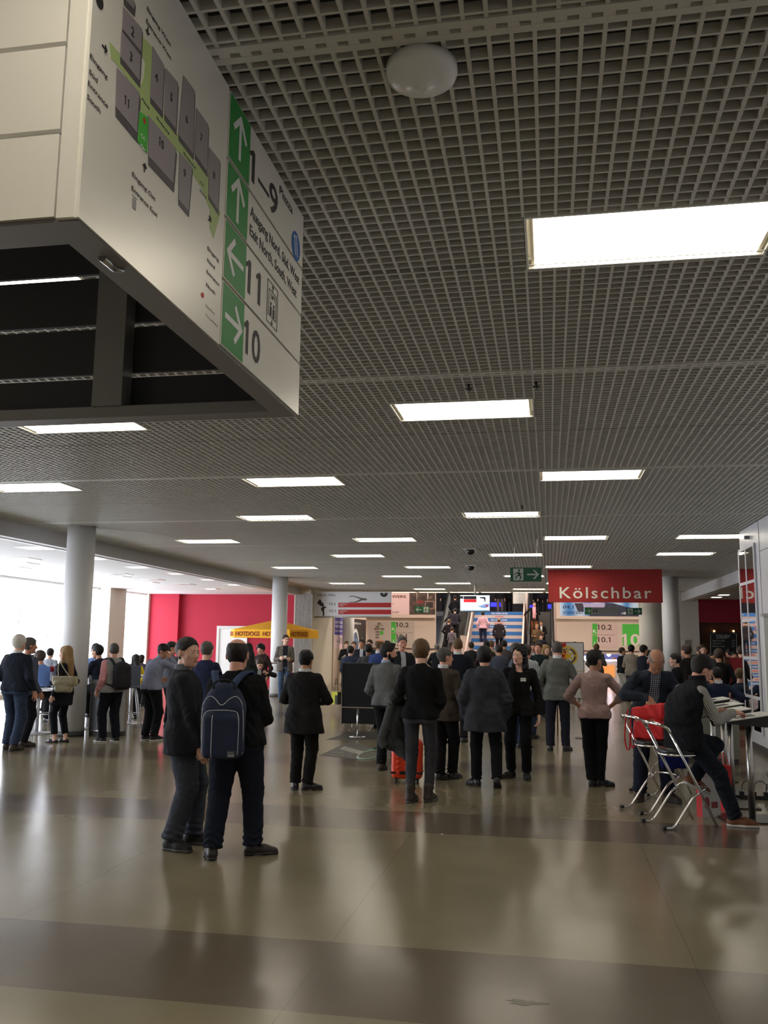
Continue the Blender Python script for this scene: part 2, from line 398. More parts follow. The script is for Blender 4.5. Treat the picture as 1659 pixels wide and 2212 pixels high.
for a, e in spans:
    f = empty('window_%d' % wi, (-15.45, (a+e)/2, 0), 0, kind='structure'); wi += 1
    L = (e-a)/2
    bm = bmesh.new(); n = max(1, round((e-a)/1.6))
    for k in range(n+1):
        yy = -L + 2*L*k/n; box(bm, -.03, .03, yy-.018, yy+.018, .12, LZ)
    for z in (.12, LZ-.07): box(bm, -.04, .04, -L, L, z, z+.07)
    put('window_frame', bm, mat('window_frame_grey', (0.8, 0.8, 0.8), 0.4), f)
    put('window_pane', bm_box(-.004, .004, -L, L, .15, LZ-.05), glass, f)
# square downlights in the left ceiling
dl = [(75,1183),(52,1207),(50,1217),(33,1226),(207,1206),(298,1225),(258,1240),(256,1246),(380,1239),(331,1252),(319,1258),(448,1252),(400,1262),(505,1263),(455,1272),(555,1272)]
dlm = mat('downlight_glow', (1, .97, .9), .4, emit=5.0)
for k, (px, py) in enumerate(dl):
    c = ground(px, py, LZ)
    t = empty('downlight', (c.x, c.y, LZ), 0, 'square recessed downlight in the white ceiling over the seating area', 'downlight', 'square downlights over the seating area')
    bm = bmesh.new()
    for a in ((-.28, .28, -.28, -.17), (-.28, .28, .17, .28), (-.28, -.17, -.17, .17), (.17, .28, -.17, .17)): box(bm, *a, -.012, .0)
    put('trim_ring', bm, white_plastic, t); put('lens', bm_box(-.17, .17, -.17, .17, -.008, -.001), dlm if k % 3 else mat('downlight_off', (.5, .5, .5), .4), t)

for k, (px, py) in enumerate(((1564, 1285), (1548, 1290))):
    c = ground(px, py, 3.5); t = empty('downlight', (c.x, c.y, 3.5), 0, 'small square downlight in the bar ceiling, %s of the pair' % ('right' if k == 0 else 'left'), 'downlight')
    put('lens', bm_box(-.16, .16, -.16, .16, -.01, -.001), dlm, t); put('trim_ring', bm_box(-.2, .2, .161, .2, -.014, -.001), white_plastic, t)
# behind the column row, left: curtain wall, side wall with banners
struct('wall_far_left', bm_box(-9.55, -8.9, 33.0, 36.6, 0, 4.0), cream_wall)
bm = bmesh.new()
for k in range(14): box(bm, -9.5+.05*k, -9.47+.05*k, 32.93, 33.0, 0.1, 3.5)
struct('trim_6', bm, mat('grey_batten', (0.42, 0.40, 0.37), 0.6))
struct('wall_left_side', bm_box(-9.1, -8.85, 36.6, 43.6, 0, 3.0), beige_wall)
# back wall of the stair hall, two halves with ledge and parapet band
BY = 43.5
bm = bmesh.new(); box(bm, -9.1, -5.44, BY, BY+.3, 0.0, 2.93); struct('wall_back_left', bm, beige_wall)
bm = bmesh.new(); box(bm, .34, 5.0, BY, BY+.3, 1.30, 2.93); box(bm, 3.6, 5.0, BY, BY+.3, 0, 1.3); box(bm, .34, .9, BY, BY+.3, 0, 1.3)
struct('wall_back_right', bm, beige_wall)
bm = bmesh.new(); box(bm, -9.1, -5.44, BY-.12, BY+.3, 2.93, 3.06); box(bm, .34, 5.0, BY-.12, BY+.3, 2.93, 3.06); struct('trim_7', bm, beige_wall)
bm = bmesh.new(); box(bm, -9.1, -5.44, BY-.03, BY, 1.42, 1.47); box(bm, .34, 5.0, BY-.03, BY, 1.42, 1.47); struct('trim_8', bm, mat('dark_rail_line', srgb(70, 50, 48), .6))
bm = bmesh.new(); box(bm, -9.1, -5.44, BY, BY+.25, 3.06, 4.45); box(bm, .34, 5.0, BY, BY+.25, 3.06, 4.45); struct('wall_parapet', bm, beige_wall)
# upper storey: floor, dark back, roof
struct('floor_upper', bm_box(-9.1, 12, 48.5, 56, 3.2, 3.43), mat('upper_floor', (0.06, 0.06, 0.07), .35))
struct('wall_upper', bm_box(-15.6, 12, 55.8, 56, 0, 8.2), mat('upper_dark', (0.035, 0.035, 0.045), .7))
struct('wall_hall_left', bm_box(-9.3, -9.1, 36.5, 56, 3.0, 8.2), cream_wall)
struct('ceiling_stair_hall', bm_box(-15.6, 12, 36.5, 56, 8.0, 8.2), mat('stair_roof', (.5, .5, .5), .7))
struct('wall_bulkhead', bm_box(-15.6, 12, 36.42, 36.6, 3.80, 8.2), cream_wall)
bm = bmesh.new(); box(bm, 5.0, 5.25, 36.6, 43.8, 0, 8.0); struct('wall_right_side', bm, cream_wall)
# right: white beam, bar zone ceiling, walls
struct('trim_9', bm_box(5.05, 5.3, 16.85, 36.4, 3.42, 4.2), mat('beam_white', (0.72, 0.71, 0.72), 0.5))
struct('ceiling_bar', bm_box(5.3, 12, -10, 36.4, 3.5, 3.6), mat('bar_ceiling', (0.55, 0.54, 0.52), 0.7))
struct('wall_bar_left', bm_box(4.33, 5.66, 36.0, 36.3, 0, CEIL), white_paint)
struct('wall_bar_fascia', bm_box(5.66, 12, 36.0, 36.2, 2.62, 3.5), red_fascia)
woodm = mat('dark_wood', srgb(74, 40, 26), .4, var=.25, vscale=3, bump=.1)
struct('wall_bar', bm_box(5.66, 12, 36.15, 36.3, 0, 2.62), woodm)
struct('wall_bar_niche', bm_box(5.12, 5.32, 35.97, 36.0, .9, 1.95), mat('niche_grey', (.3, .3, .29), .5))
struct('wall_pier', bm_box(4.33, 4.6, 36.3, 43.5, 0, CEIL), white_paint)
# pier of beige stone between back wall and right column
bm = bmesh.new(); lathe(bm, [(.42, 0), (.42, CEIL+.2)], cx=3.70, cy=34.4, n=40); struct('trim_10', bm, mat('pier_beige', srgb(222, 216, 206), .6))
# ================================================================ PEOPLE: signed-distance bodies turned into meshes
f32 = np.float32
def V(*a): return np.array(a, f32)
def unit(v):
    v = np.asarray(v, f32); n = float(np.linalg.norm(v)); return v/n if n > 1e-9 else v
def rc(a, b, r1, r2=None):
    a = V(*a); b = V(*b); r2 = r1 if r2 is None else r2; ab = b-a; L = max(float(ab@ab), 1e-9)
    def f(p):
        q = p-a; h = np.clip((q@ab)/L, 0, 1); d = q-h[:, None]*ab
        return np.sqrt((d*d).sum(1))-(r1+(r2-r1)*h)
    return f
def ell(c, r, R=None):
    c = V(*c); r = V(*r)
    def f(p):
        q = p-c
        if R is not None: q = q@R
        k = q/r; k0 = np.sqrt((k*k).sum(1)); k1 = np.sqrt(((k/r)**2).sum(1))+1e-9
        return k0*(k0-1)/k1
    return f
def rbox(c, h, r, R=None):
    c = V(*c); h = V(*h)-r
    def f(p):
        q = p-c
        if R is not None: q = q@R
        q = np.abs(q)-h; return np.sqrt((np.maximum(q, 0)**2).sum(1))+np.minimum(q.max(1), 0)-r
    return f
def half(c, n):
    c = V(*c); n = unit(n)
    return lambda p: (p-c)@n
def smin(a, b, k):
    if k <= 0: return np.minimum(a, b)
    h = np.clip(.5+.5*(b-a)/k, 0, 1); return b+(a-b)*h-k*h*(1-h)
def U(k, *fs):
    def f(p):
        d = fs[0](p)
        for g_ in fs[1:]: d = smin(d, g_(p), k)
        return d
    return f
def SUB(f, g_, k=0): return lambda p: -smin(-f(p), g_(p), k)
def INT(f, g_, k=0): return lambda p: -smin(-f(p), -g_(p), k)
def OFF(f, r): return lambda p: f(p)-r
def WR(f, amp, fx=18, fz=30, ph=0.0):
    """cloth folds: a gentle wavy displacement"""
    def g_(p):
        x, y, z = p[:, 0], p[:, 1], p[:, 2]
        n = np.sin(z*fz+2.2*np.sin(x*fx+ph)+1.5*np.sin(y*fx*1.3+ph*2))*.6+np.sin(x*fx*1.7+z*fz*.55+ph+2*np.sin(y*21))*.4
        if amp > .0025: n = n*.8+.42*np.sin(z*fz*2.3+x*fx*1.9+2.6*np.sin(x*fx*.8+y*11+ph)+1.2*np.sin(z*13))+.22*np.sin((x+y)*75+z*48+ph)
        return f(p)+amp*n
    return g_
def mesh_sdf(f, lo, hi, h, margin=1.0):
    """sparse surface nets of f inside the box lo..hi with voxel h"""
    B = 8; lo = np.array(lo, float)-h*2; hi = np.array(hi, float)+h*2
    nb = np.ceil((hi-lo)/(B*h)).astype(int)
    g = np.stack(np.meshgrid(*[np.arange(n) for n in nb], indexing='ij'), -1).reshape(-1, 3)
    cen = (lo+(g+.5)*B*h).astype(f32)
    d = f(cen); keep = np.abs(d) < B*h*0.87*1.25*margin+0.012
    g = g[keep]
    if not len(g): return None
    a = np.arange(B+1); loc = np.stack(np.meshgrid(a, a, a, indexing='ij'), -1).reshape(-1, 3)
    vals = np.empty((len(g), B+1, B+1, B+1), f32)
    step = 400
    for s in range(0, len(g), step):
        gg = g[s:s+step]; pts = (lo+(gg[:, None, :]*B+loc[None])*h).reshape(-1, 3).astype(f32)
        vals[s:s+step] = f(pts).reshape(-1, B+1, B+1, B+1)
    D = nb*B+1
    v = vals; ins = v < 0
    c8 = [(i, j, k) for i in (0, 1) for j in (0, 1) for k in (0, 1)]
    cs = {c: v[:, c[0]:B+c[0], c[1]:B+c[1], c[2]:B+c[2]] for c in c8}
    cnt = sum((cs[c] < 0).astype(np.int8) for c in c8); act = (cnt > 0) & (cnt < 8)
    bi, ii, jj, kk = np.nonzero(act)
    if not len(bi): return None
    acc = np.zeros((len(bi), 3)); num = np.zeros(len(bi))
    val = {c: cs[c][bi, ii, jj, kk].astype(float) for c in c8}
    for c in c8:
        for ax in range(3):
            if c[ax] == 0:
                e = list(c); e[ax] = 1; e = tuple(e); va, vb = val[c], val[e]; m = (va < 0) != (vb < 0)
                t = np.where(m, va/np.where(m, va-vb, 1), 0); pos = np.array(c, float)[None].repeat(len(bi), 0); pos[:, ax] = t
                acc += pos*m[:, None]; num += m
    cell = g[bi]*B+np.stack([ii, jj, kk], 1)
    verts = lo+(cell+acc/num[:, None])*h
    key = lambda c: (c[:, 0]*D[1]+c[:, 1])*D[2]+c[:, 2]
    keys = key(cell); order = np.argsort(keys); sk = keys[order]
    faces = []
    for ax in range(3):
        sl0 = [slice(0, B)]*3; sl1 = [slice(0, B)]*3; sl1[ax] = slice(1, B+1)
        A = v[(slice(None), *sl0)] < 0; Bv = v[(slice(None), *sl1)] < 0; m = A != Bv
        b_, i_, j_, k_ = np.nonzero(m); flip = A[b_, i_, j_, k_]
        base = g[b_]*B+np.stack([i_, j_, k_], 1); u1, u2 = (ax+1) % 3, (ax+2) % 3
        q = []
        for o1, o2 in ((0, 0), (1, 0), (1, 1), (0, 1)):
            cc = base.copy(); cc[:, u1] -= o1; cc[:, u2] -= o2; kq = key(cc)
            pos = np.searchsorted(sk, kq); pos = np.minimum(pos, len(sk)-1); ok = sk[pos] == kq
            q.append((order[pos], ok & (cc >= 0).all(1)))
        ok = q[0][1] & q[1][1] & q[2][1] & q[3][1]
        F = np.stack([x[0] for x in q], 1)[ok]; fl = flip[ok]
        F[~fl] = F[~fl][:, ::-1]; faces.append(F)
    F = np.concatenate(faces)
    return verts, F
def sdf_obj(name, f, lo, hi, h, m, parent=None, scale=1.0, T=None, margin=1.0):
    r = mesh_sdf(f, lo, hi, h, margin)
    me = bpy.data.meshes.new(name)
    if r is not None:
        v, F = r; v = v*scale
        if T is not None: v = v@np.array(T.to_3x3()).T+np.array(T.translation)
        me.vertices.add(len(v)); me.vertices.foreach_set('co', v.astype(f32).ravel())
        me.loops.add(F.size); me.loops.foreach_set('vertex_index', F.astype(np.int32).ravel())
        me.polygons.add(len(F)); me.polygons.foreach_set('loop_start', np.arange(0, F.size, 4, dtype=np.int32))
        me.polygons.foreach_set('loop_total', np.full(len(F), 4, np.int32))
        me.polygons.foreach_set('use_smooth', np.ones(len(F), bool))
        me.update(calc_edges=True); me.validate()
    me.materials.append(m)
    o = bpy.data.objects.new(name, me); C.objects.link(o)
    if parent: o.parent = parent
    return o
def Rx(a): c, s = math.cos(a), math.sin(a); return np.array([[1, 0, 0], [0, c, -s], [0, s, c]], f32)
def Ry(a): c, s = math.cos(a), math.sin(a); return np.array([[c, 0, s], [0, 1, 0], [-s, 0, c]], f32)
def Rz(a): c, s = math.cos(a), math.sin(a); return np.array([[c, -s, 0], [s, c, 0], [0, 0, 1]], f32)
def ik(a, t, l1, l2, pole):
    a = np.array(a, float); t = np.array(t, float); d = t-a; L = np.linalg.norm(d)
    if L > (l1+l2)*.998: t = a+d/L*(l1+l2)*.998; d = t-a; L = np.linalg.norm(d)
    u = d/L; x = (l1*l1-l2*l2+L*L)/(2*L); hh = math.sqrt(max(l1*l1-x*x, 0)); pole = np.array(pole, float)
    w = pole-u*(pole@u); w = w/max(np.linalg.norm(w), 1e-6)
    return a+u*x+w*hh, t
skin_c = {'fair': srgb(224, 178, 156), 'pink': srgb(222, 164, 142), 'tan': srgb(190, 138, 110), 'brown': srgb(128, 88, 66)}
def skin(k): return mat('skin_'+k, skin_c[k], .5, bump=.08, bscale=150, spec=.35)
hair_c = {'black': (12, 11, 12), 'dark': (28, 22, 19), 'brown': (58, 42, 30), 'light': (98, 74, 48), 'blond': (150, 118, 78), 'grey': (120, 116, 112), 'white': (205, 200, 192), 'red': (120, 62, 30), 'salt': (82, 78, 74)}
def hairm(k): return mat('hair_'+k, srgb(*hair_c[k]), .6, bump=.35, bscale=160, spec=.4, var=.25, vscale=60)
lips_m = mat('lips', srgb(150, 60, 58), .45); eye_w = mat('eye_white', (.7, .68, .65), .25); eye_d = mat('iris_dark', (.02, .015, .01), .2)

TOR = {  # z from the hip joints up the spine : half width, half depth, y offset
 'body':   ([-.04, 0, .10, .20, .32, .40, .45, .49, .52], [.135, .150, .135, .132, .152, .148, .12, .078, .055], [.085, .095, .085, .085, .092, .082, .07, .058, .05], [0, 0, 0, 0, .0, -.005, -.01, -.012, -.01]),
 'jacket': ([-.26, -.12, 0, .10, .20, .32, .40, .45, .485, .515, .545], [.205, .198, .188, .178, .177, .190, .186, .160, .118, .080, .066], [.145, .140, .134, .126, .124, .128, .120, .104, .086, .072, .066], [.005, .005, .005, .008, .008, .0, -.008, -.012, -.014, -.014, -.012]),
 'shirt':  ([-.26, -.12, 0, .10, .20, .32, .40, .45, .485, .51, .535], [.188, .182, .172, .162, .162, .174, .170, .146, .106, .072, .060], [.130, .127, .122, .110, .108, .116, .108, .095, .078, .066, .060], [.004, .004, .004, .006, .006, .0, -.006, -.012, -.014, -.014, -.012]),
}
SHX, SHZ = .172, .432
def pose_of(P):
    q = {}
    pel = V(*P.get('pelvis', (0, 0, .93))); lean = math.radians(P.get('lean', 0)); side = math.radians(P.get('side', 0)); tw = math.radians(P.get('twist', 0))
    T = Rz(-tw)@Ry(side)@Rx(-lean); q['T'] = T; q['pel'] = pel; q['hunch'] = P.get('hunch', 0)
    def tor(x, y, z): return pel+T@V(x, y+q['hunch']*max(0, z-.15)**2*3, z)
    q['tor'] = tor
    hy, hp, hr = [math.radians(a) for a in (P.get('head', (0, 0, 0))+(0, 0, 0))[:3]]
    H = Rz(-tw-hy)@Ry(hr)@Rx(hp); q['H'] = H
    nb = tor(0, -.01, .51); q['nb'] = nb
    q['hc'] = nb+T@V(0, .012, .064)*1.0+H@V(0, .018, .088)
    dp = P.get('drop', 0.0)
    for s, k in ((-1, 'L'), (1, 'R')):
        sh = tor(s*SHX, 0, SHZ+P.get('shrug', 0)); q['sh'+k] = sh
        a = P.get('arm'+k, (s*.27, .04, .70)); el = P.get('elb'+k, (s*.35, -1, -.1))
        e, w = ik(sh, a, .30, .262, el); q['el'+k] = V(*e); q['wr'+k] = V(*w)
        hip = pel+T@V(s*.092, 0, -.02) if not P.get('sit') else pel+V(s*.095, 0, 0)
        ft = P.get('leg'+k, (s*.11, 0, .085)); kn = P.get('kne'+k, (s*.12, 1, 0))
        k_, an = ik(hip, ft[:3], .425, .42, kn); q['hip'+k] = hip; q['kn'+k] = V(*k_); q['an'+k] = V(*an)
        ty = math.radians(P.get('toe'+k, s*10)); tp = math.radians(P.get('tip'+k, 0))
        q['F'+k] = Rz(-ty)@Rx(tp)
    return q
def torso(q, tab, w=1.0, dpt=1.0, n=2.3, zlo=None, zhi=None, rnd=.015, belly=0.0):
    z, a, b, yo = [np.array(t, f32) for t in TOR[tab]]; T = q['T']; pel = q['pel']; hu = q['hunch']
    zl = z[0] if zlo is None else zlo; zh = z[-1] if zhi is None else zhi
    def f(p):
        l = (p-pel)@T; Z = l[:, 2]; Zc = np.clip(Z, zl, zh)
        A = np.interp(Zc, z, a)*w; Bb = np.interp(Zc, z, b)*dpt; Y = l[:, 1]-np.interp(Zc, z, yo)-hu*np.maximum(0, Zc-.15)**2*3
        if belly:
            bl = belly*np.exp(-((Zc-.10)/.12)**2); Bb = Bb+bl*.6; Y = Y-bl*.5; A = A+bl*.4
        r = (np.abs(l[:, 0]/A)**n+np.abs(Y/Bb)**n)**(1/n); ds = (r-1)*np.minimum(A, Bb)*.95
        dz = np.maximum(zl-Z, Z-zh)
        x = np.maximum(ds+rnd, 0); y = np.maximum(dz+rnd, 0)
        return np.sqrt(x*x+y*y)+np.minimum(np.maximum(ds, dz)+rnd, 0)-rnd
    return f
def hand(q, k, P):
    """palm, four separate bent fingers and a thumb leaving the side of the palm"""
    s = -1 if k == 'L' else 1
    w0 = q['wr'+k]; d = unit(w0-q['el'+k]); hd = P.get('hdir'+k)
    if hd is not None: d = unit(hd)
    pn = np.array(P.get('palm'+k, (-s, 0.15, 0)), f32); pn = unit(pn-d*(pn@d)); sd = unit(np.cross(d, pn))*(-s)   # sd points to the thumb side
    tw = P.get('thumb'+k)
    if tw is not None and sd@np.array(tw, f32) < 0: sd = -sd
    curl = P.get('curl'+k, .38); parts = []
    R = np.stack([sd, pn, d], 1).astype(f32)
    parts.append(rbox(w0+d*.052, (.040, .0145, .050), .013, R))
    parts.append(rc(w0-d*.01, w0+d*.03, .024, .022))
    for i, (o, L) in enumerate(((.030, .078), (.0105, .088), (-.0095, .081), (-.029, .063))):
        a = w0+d*.092+sd*o; ang = 0.12+curl*.5; segs = (.46*L, .30*L, .26*L); r = .0088-.0004*i
        for j, sl in enumerate(segs):
            v = d*math.cos(ang)+pn*math.sin(ang)+sd*o*1.2*(1-curl); b = a+unit(v)*sl
            parts.append(rc(a, b, r, r*.93)); a = b; r *= .93; ang += curl*1.25
    a = w0+d*.022+sd*.028; b = a+unit(d*.75+sd*.62+pn*.25)*.040; c = b+unit(d*.95+sd*.12+pn*.35*(1+curl))*.032; e = c+unit(d*.85+pn*.5*curl)*.022
    th = U(.004, rc(a, b, .0135, .0105), rc(b, c, .0105, .0095), rc(c, e, .0095, .008))
    def f(p):
        dd = parts[0](p); dd = smin(dd, parts[1](p), .012)
        for x in parts[2:]: dd = smin(dd, x(p), .003)
        return smin(dd, th(p), .006)
    cen = w0+d*.08
    def g_(p):                                  # evaluated only close to the hand
        o = np.sqrt(((p-cen)**2).sum(1))-.13; m = o < .05
        if m.any(): o = o.copy(); o[m] = f(p[m])
        return o
    return g_
def head_sdf(q, P, fine=True):
    H = q['H']; c = q['hc']; fw = P.get('facew', 1.0)
    W = lambda x, y, z: c+H@V(x*fw, y, z)
    def lell(cc, r, k=None): return ell(W(*cc), (r[0]*fw, r[1], r[2]), H)
    base = U(.03, lell((0, -.015, .034), (.076, .097, .085)), lell((0, .022, -.03), (.062, .070, .086)), rc(W(-.028, .035, -.085), W(.028, .035, -.085), .026), lell((0, .062, -.094), (.024, .024, .02)))
    if not fine: 
        return U(.008, base, rc(W(0, .090, .0), W(0, .104, -.03), .009, .013), lell((-.079, -.008, -.01), (.011, .02, .032)), lell((.079, -.008, -.01), (.011, .02, .032)))
    brow = lell((0, .080, .020), (.046, .014, .009)); nose = U(.008, rc(W(0, .086, .006), W(0, .108, -.030), .008, .0125), rc(W(-.012, .095, -.036), W(.012, .095, -.036), .008))
    ck = U(.01, lell((-.040, .058, -.025), (.022, .020, .020)), lell((.040, .058, -.025), (.022, .020, .020)))
    lips = U(.002, lell((0, .090, -.059), (.023, .010, .0055)), lell((0, .089, -.069), (.020, .010, .006)))
    f = U(.014, base, brow, ck); f = U(.008, f, nose)
    f = SUB(f, U(0, lell((-.030, .100, .000), (.019, .017, .011)), lell((.030, .100, .000), (.019, .017, .011))), .010)
    f = U(.004, f, lell((-.031, .0845, .0085), (.0165, .0075, .0045)), lell((.031, .0845, .0085), (.0165, .0075, .0045)), lell((-.031, .083, -.0095), (.015, .006, .004)), lell((.031, .083, -.0095), (.015, .006, .004)))
    f = SUB(f, rc(W(-.024, .102, -.0640), W(.024, .102, -.0640), .0035), .006); f = U(.006, f, lips)
    for s in (-1, 1):
        E_ = SUB(lell((s*.079, -.010, -.008), (.010, .019, .032)), lell((s*.088, -.004, -.006), (.007, .010, .018)), .006); f = U(.006, f, E_)
    return f
def foot_pts(q, k, sc=1.0):
    F = q['F'+k]; a = q['an'+k]; W = lambda x, y, z: a+F@V(x*sc, y*sc, z)
    return W
def shoe_sdf(q, k, P, style='shoe'):
    W = foot_pts(q, k, P.get('shoesize', 1.0)); F = q['F'+k]
    wd = 1.15 if style == 'sneaker' else 1.0
    up = U(.03, rc(W(0, -.035, -.045), W(0, .09, -.048), .038*wd, .040*wd), rc(W(0, .09, -.050), W(.004, .175, -.058), .041*wd, .028*wd), rc(W(0, -.01, .0), W(0, -.015, -.04), .040, .040))
    if style == 'boot': up = U(.02, up, rc(W(0, -.01, .075), W(0, -.012, -.03), .052, .046))
    if style == 'flat': up = U(.02, rc(W(0, -.035, -.055), W(0, .09, -.058), .032, .036), rc(W(0, .09, -.058), W(0, .175, -.064), .036, .02))
    return INT(up, half(W(0, 0, -.068), -(F@V(0, 0, 1))), .004)
def sole_sdf(q, k, P, style='shoe'):
    W = foot_pts(q, k, P.get('shoesize', 1.0)); F = q['F'+k]; wd = 1.18 if style == 'sneaker' else 1.05
    o = U(.03, rc(W(0, -.035, -.07), W(0, .09, -.07), .038*wd, .043*wd), rc(W(0, .09, -.07), W(.004, .175, -.07), .043*wd, .031*wd))
    n = F@V(0, 0, 1); top = -.060 if style != 'flat' else -.072
    f = INT(INT(o, half(W(0, 0, top), n)), half(W(0, 0, -.085), -n))
    if style == 'shoe':
        f = SUB(f, rbox(W(0, .045, -.085), (.06, .035, .008), .003, F))
    return f
def hair_sdf(q, P, style, th=.012):
    H = q['H']; c = q['hc']; fw = P.get('facew', 1.0); W = lambda x, y, z: c+H@V(x*fw, y, z)
    hl = lambda nx, ny, nz, off: half(W(0, off[0], off[1]), -(H@V(nx, ny, nz)))
    sk = U(.03, ell(W(0, -.015, .034), ((.076+th)*fw, .097+th, .085+th*1.1), H), ell(W(0, -.014, -.02), ((.065+th*.4)*fw, .064+th*.4, .064), H))
    front = hl(0, -.80, .60, (.078, .066)); nape = half(W(0, 0, -.080), -(H@V(0, -.25, 1))); ear = SUB(front, ell(W(.0, .012, -.035), (.20, .034, .052), H), .004)
    f = INT(INT(sk, ear, .006), nape, .01)
    if style == 'short': pass
    if style == 'quiff': f = U(.02, f, ell(W(0, .050, .110), (.050*fw, .042, .024), H))
    if style == 'crop': pass
    if style in ('bald', 'ring'):
        f = SUB(f, ell(W(0, .005, .122), (.073*fw, .108, .082), H), .01)
    if style == 'spot':
        f = SUB(f, ell(W(0, -.045, .135), (.034, .034, .028), H), .01)
    if style == 'recede':
        f = SUB(f, U(0, ell(W(-.050, .088, .098), (.026, .045, .034), H), ell(W(.050, .088, .098), (.026, .045, .034), H)), .01)
    if style == 'thin': f = SUB(f, ell(W(0, .055, .110), (.055*fw, .075, .045), H), .012)
    if style == 'bob': f = U(.02, f, INT(rc(W(0, -.04, .03), W(0, -.045, -.07), .088, .080), hl(0, -.9, .1, (.03, 0)), .01))
    if style in ('long', 'curly'):
        T = q['T']; t0 = q['tor']
        wv = .008 if style == 'curly' else .003
        wings = U(.03, rc(W(0, -.055, .05), W(0, -.085, -.16), .088, .070), rc(W(0, -.085, -.14), t0(0, -.11, .30), .075, .058),
                  rc(W(-.070, -.02, .02), W(-.080, -.01, -.16), .028, .034), rc(W(.070, -.02, .02), W(.080, -.01, -.16), .028, .034),
                  rc(W(-.080, -.01, -.15), t0(-.085, .06, .40) if style == 'long' else t0(-.10, .03, .40), .030, .022), rc(W(.080, -.01, -.15), t0(.085, .06, .40) if style == 'long' else t0(.10, .03, .40), .030, .022))
        wings = SUB(wings, ell(W(0, .085, -.045), (.072, .072, .115), H), .01)
        f = U(.02, INT(U(.02, sk), front, .006), wings)
        return WR(f, wv, 55, 60)
    if style == 'bun': f = U(.01, f, ell(W(0, -.115, .06), (.035, .035, .035), H))
    return WR(f, .0016, 90, 110)
NPEOPLE = [0]
def person(label, loc, face, H=1.76, hands=True, vox=.011, group=None, name='person', **P):
    """loc = (x, y, z of the ground); face = degrees clockwise from straight ahead of the camera's hall axis (+y)"""
    NPEOPLE[0] += 1
    s = H/1.76; q = pose_of(P); fine = vox < .009 or bool(P.get('eyes'))
    root = empty(name, loc, -math.radians(face), label, 'person', group)
    kw = dict(parent=root, scale=s)
    fat = P.get('fat', 1.0); wd = P.get('wide', 1.0)
    sk = skin(P.get('skin', 'fair'))
    allp = [q[k+j] for k in ('sh', 'el', 'wr', 'hip', 'kn', 'an') for j in 'LR']+[q['hc'], q['pel']]
    lo = np.min(allp, 0)-.30; hi = np.max(allp, 0)+.30
    # ---- body: head, neck, trunk, arms, hands, legs as one skin
    def limbs(pre, ra, rb, rc_):
        return [f for k in 'LR' for f in (rc(q['sh'+k], q['el'+k], *ra), rc(q['el'+k], q['wr'+k], *rb))]
    armr = P.get('armr', 1.0)
    bf = [torso(q, 'body', fat, fat)]
    for k in 'LR':
        bf += [rc(q['sh'+k], q['el'+k], .046*armr, .037), rc(q['el'+k], q['wr'+k], .038, .025)]
    legs = []
    for k in 'LR':
        legs += [rc(q['hip'+k], q['kn'+k], .070, .048), rc(q['kn'+k], q['an'+k], .046, .032)]
    trunk = U(.03, *bf, *legs)
    neck = rc(q['tor'](0, -.012, .50), q['hc']+q['H']@V(0, -.022, -.04), .053*P.get('neckw', 1.0), .049*P.get('neckw', 1.0))
    hsz = P.get('headsize', 1.06); hc0 = q['hc'].astype(f32)
    HS = lambda f: (lambda p: f((p-hc0)/hsz+hc0)*hsz)
    hd = HS(head_sdf(q, P, fine))
    hs = [hand(q, k, P) for k in 'LR'] if hands else [rc(q['wr'+k], q['wr'+k]+unit(q['wr'+k]-q['el'+k])*.12, .03, .03) for k in 'LR']
    body = U(.02, trunk, neck); body = U(.012, body, hd)
    feet = U(.02, *[U(.02, rc(q['an'+k], foot_pts(q, k)(0, .0, -.03), .030, .030), rc(foot_pts(q, k)(0, -.02, -.045), foot_pts(q, k)(0, .12, -.052), .026, .022)) for k in 'LR'])
    full = lambda p: smin(smin(smin(body(p), feet(p), .01), hs[0](p), .01), hs[1](p), .01)
    sdf_obj('body', full, lo, hi, vox if not hands else min(vox, .0062 if fine else .0085), sk, **kw)
    Hm = q['H']; c = q['hc']; Wh = lambda x, y, z: c+Hm@V(x*P.get('facew', 1.0), y, z); Wz = lambda x, y, z: c+(Hm@V(x*P.get('facew', 1.0), y, z))*hsz
    if P.get('eyes', fine):
        eb = ball_mesh([(Wz(sg*.031, .0772, .0), .0118) for sg in (-1, 1)]); put('eye', eb, eye_w, root, smooth=True).scale = (s, s, s)
        eb = ball_mesh([(Wz(sg*.031, .0845, -.0005), .0056) for sg in (-1, 1)]); put('iris', eb, eye_d, root, smooth=True).scale = (s, s, s)
        hc_ = P.get('browc', P.get('hairc', 'dark'))
        br = lambda p: U(0, *[rc(Wh(sg*.014, .0925, .019), Wh(sg*.045, .082, .020), .0042, .003) for sg in (-1, 1)])(p)
        sdf_obj('eyebrows', HS(br), c-.13, c+.13, .004, hairm(hc_ if hc_ != 'white' else 'grey'), **kw)
        lf = U(.002, ell(Wh(0, .0925, -.059), (.0225, .0085, .0050), Hm), ell(Wh(0, .0915, -.069), (.019, .0085, .0055), Hm))
        sdf_obj('lips', HS(lf), c-.13, c+.13, .0028, P.get('lipm') or mat('lips_pale', srgb(165, 98, 84), .5), **kw)
    # ---- hair
    hst = P.get('hair', 'short')
    if hst and hst != 'none':
        f = HS(hair_sdf(q, P, hst, P.get('hairth', .012))); sdf_obj('hair', f, c-.50 if hst in ('long', 'curly') else c-.16, c+.2, max(vox*.75, .005), hairm(P.get('hairc', 'dark')), **kw)
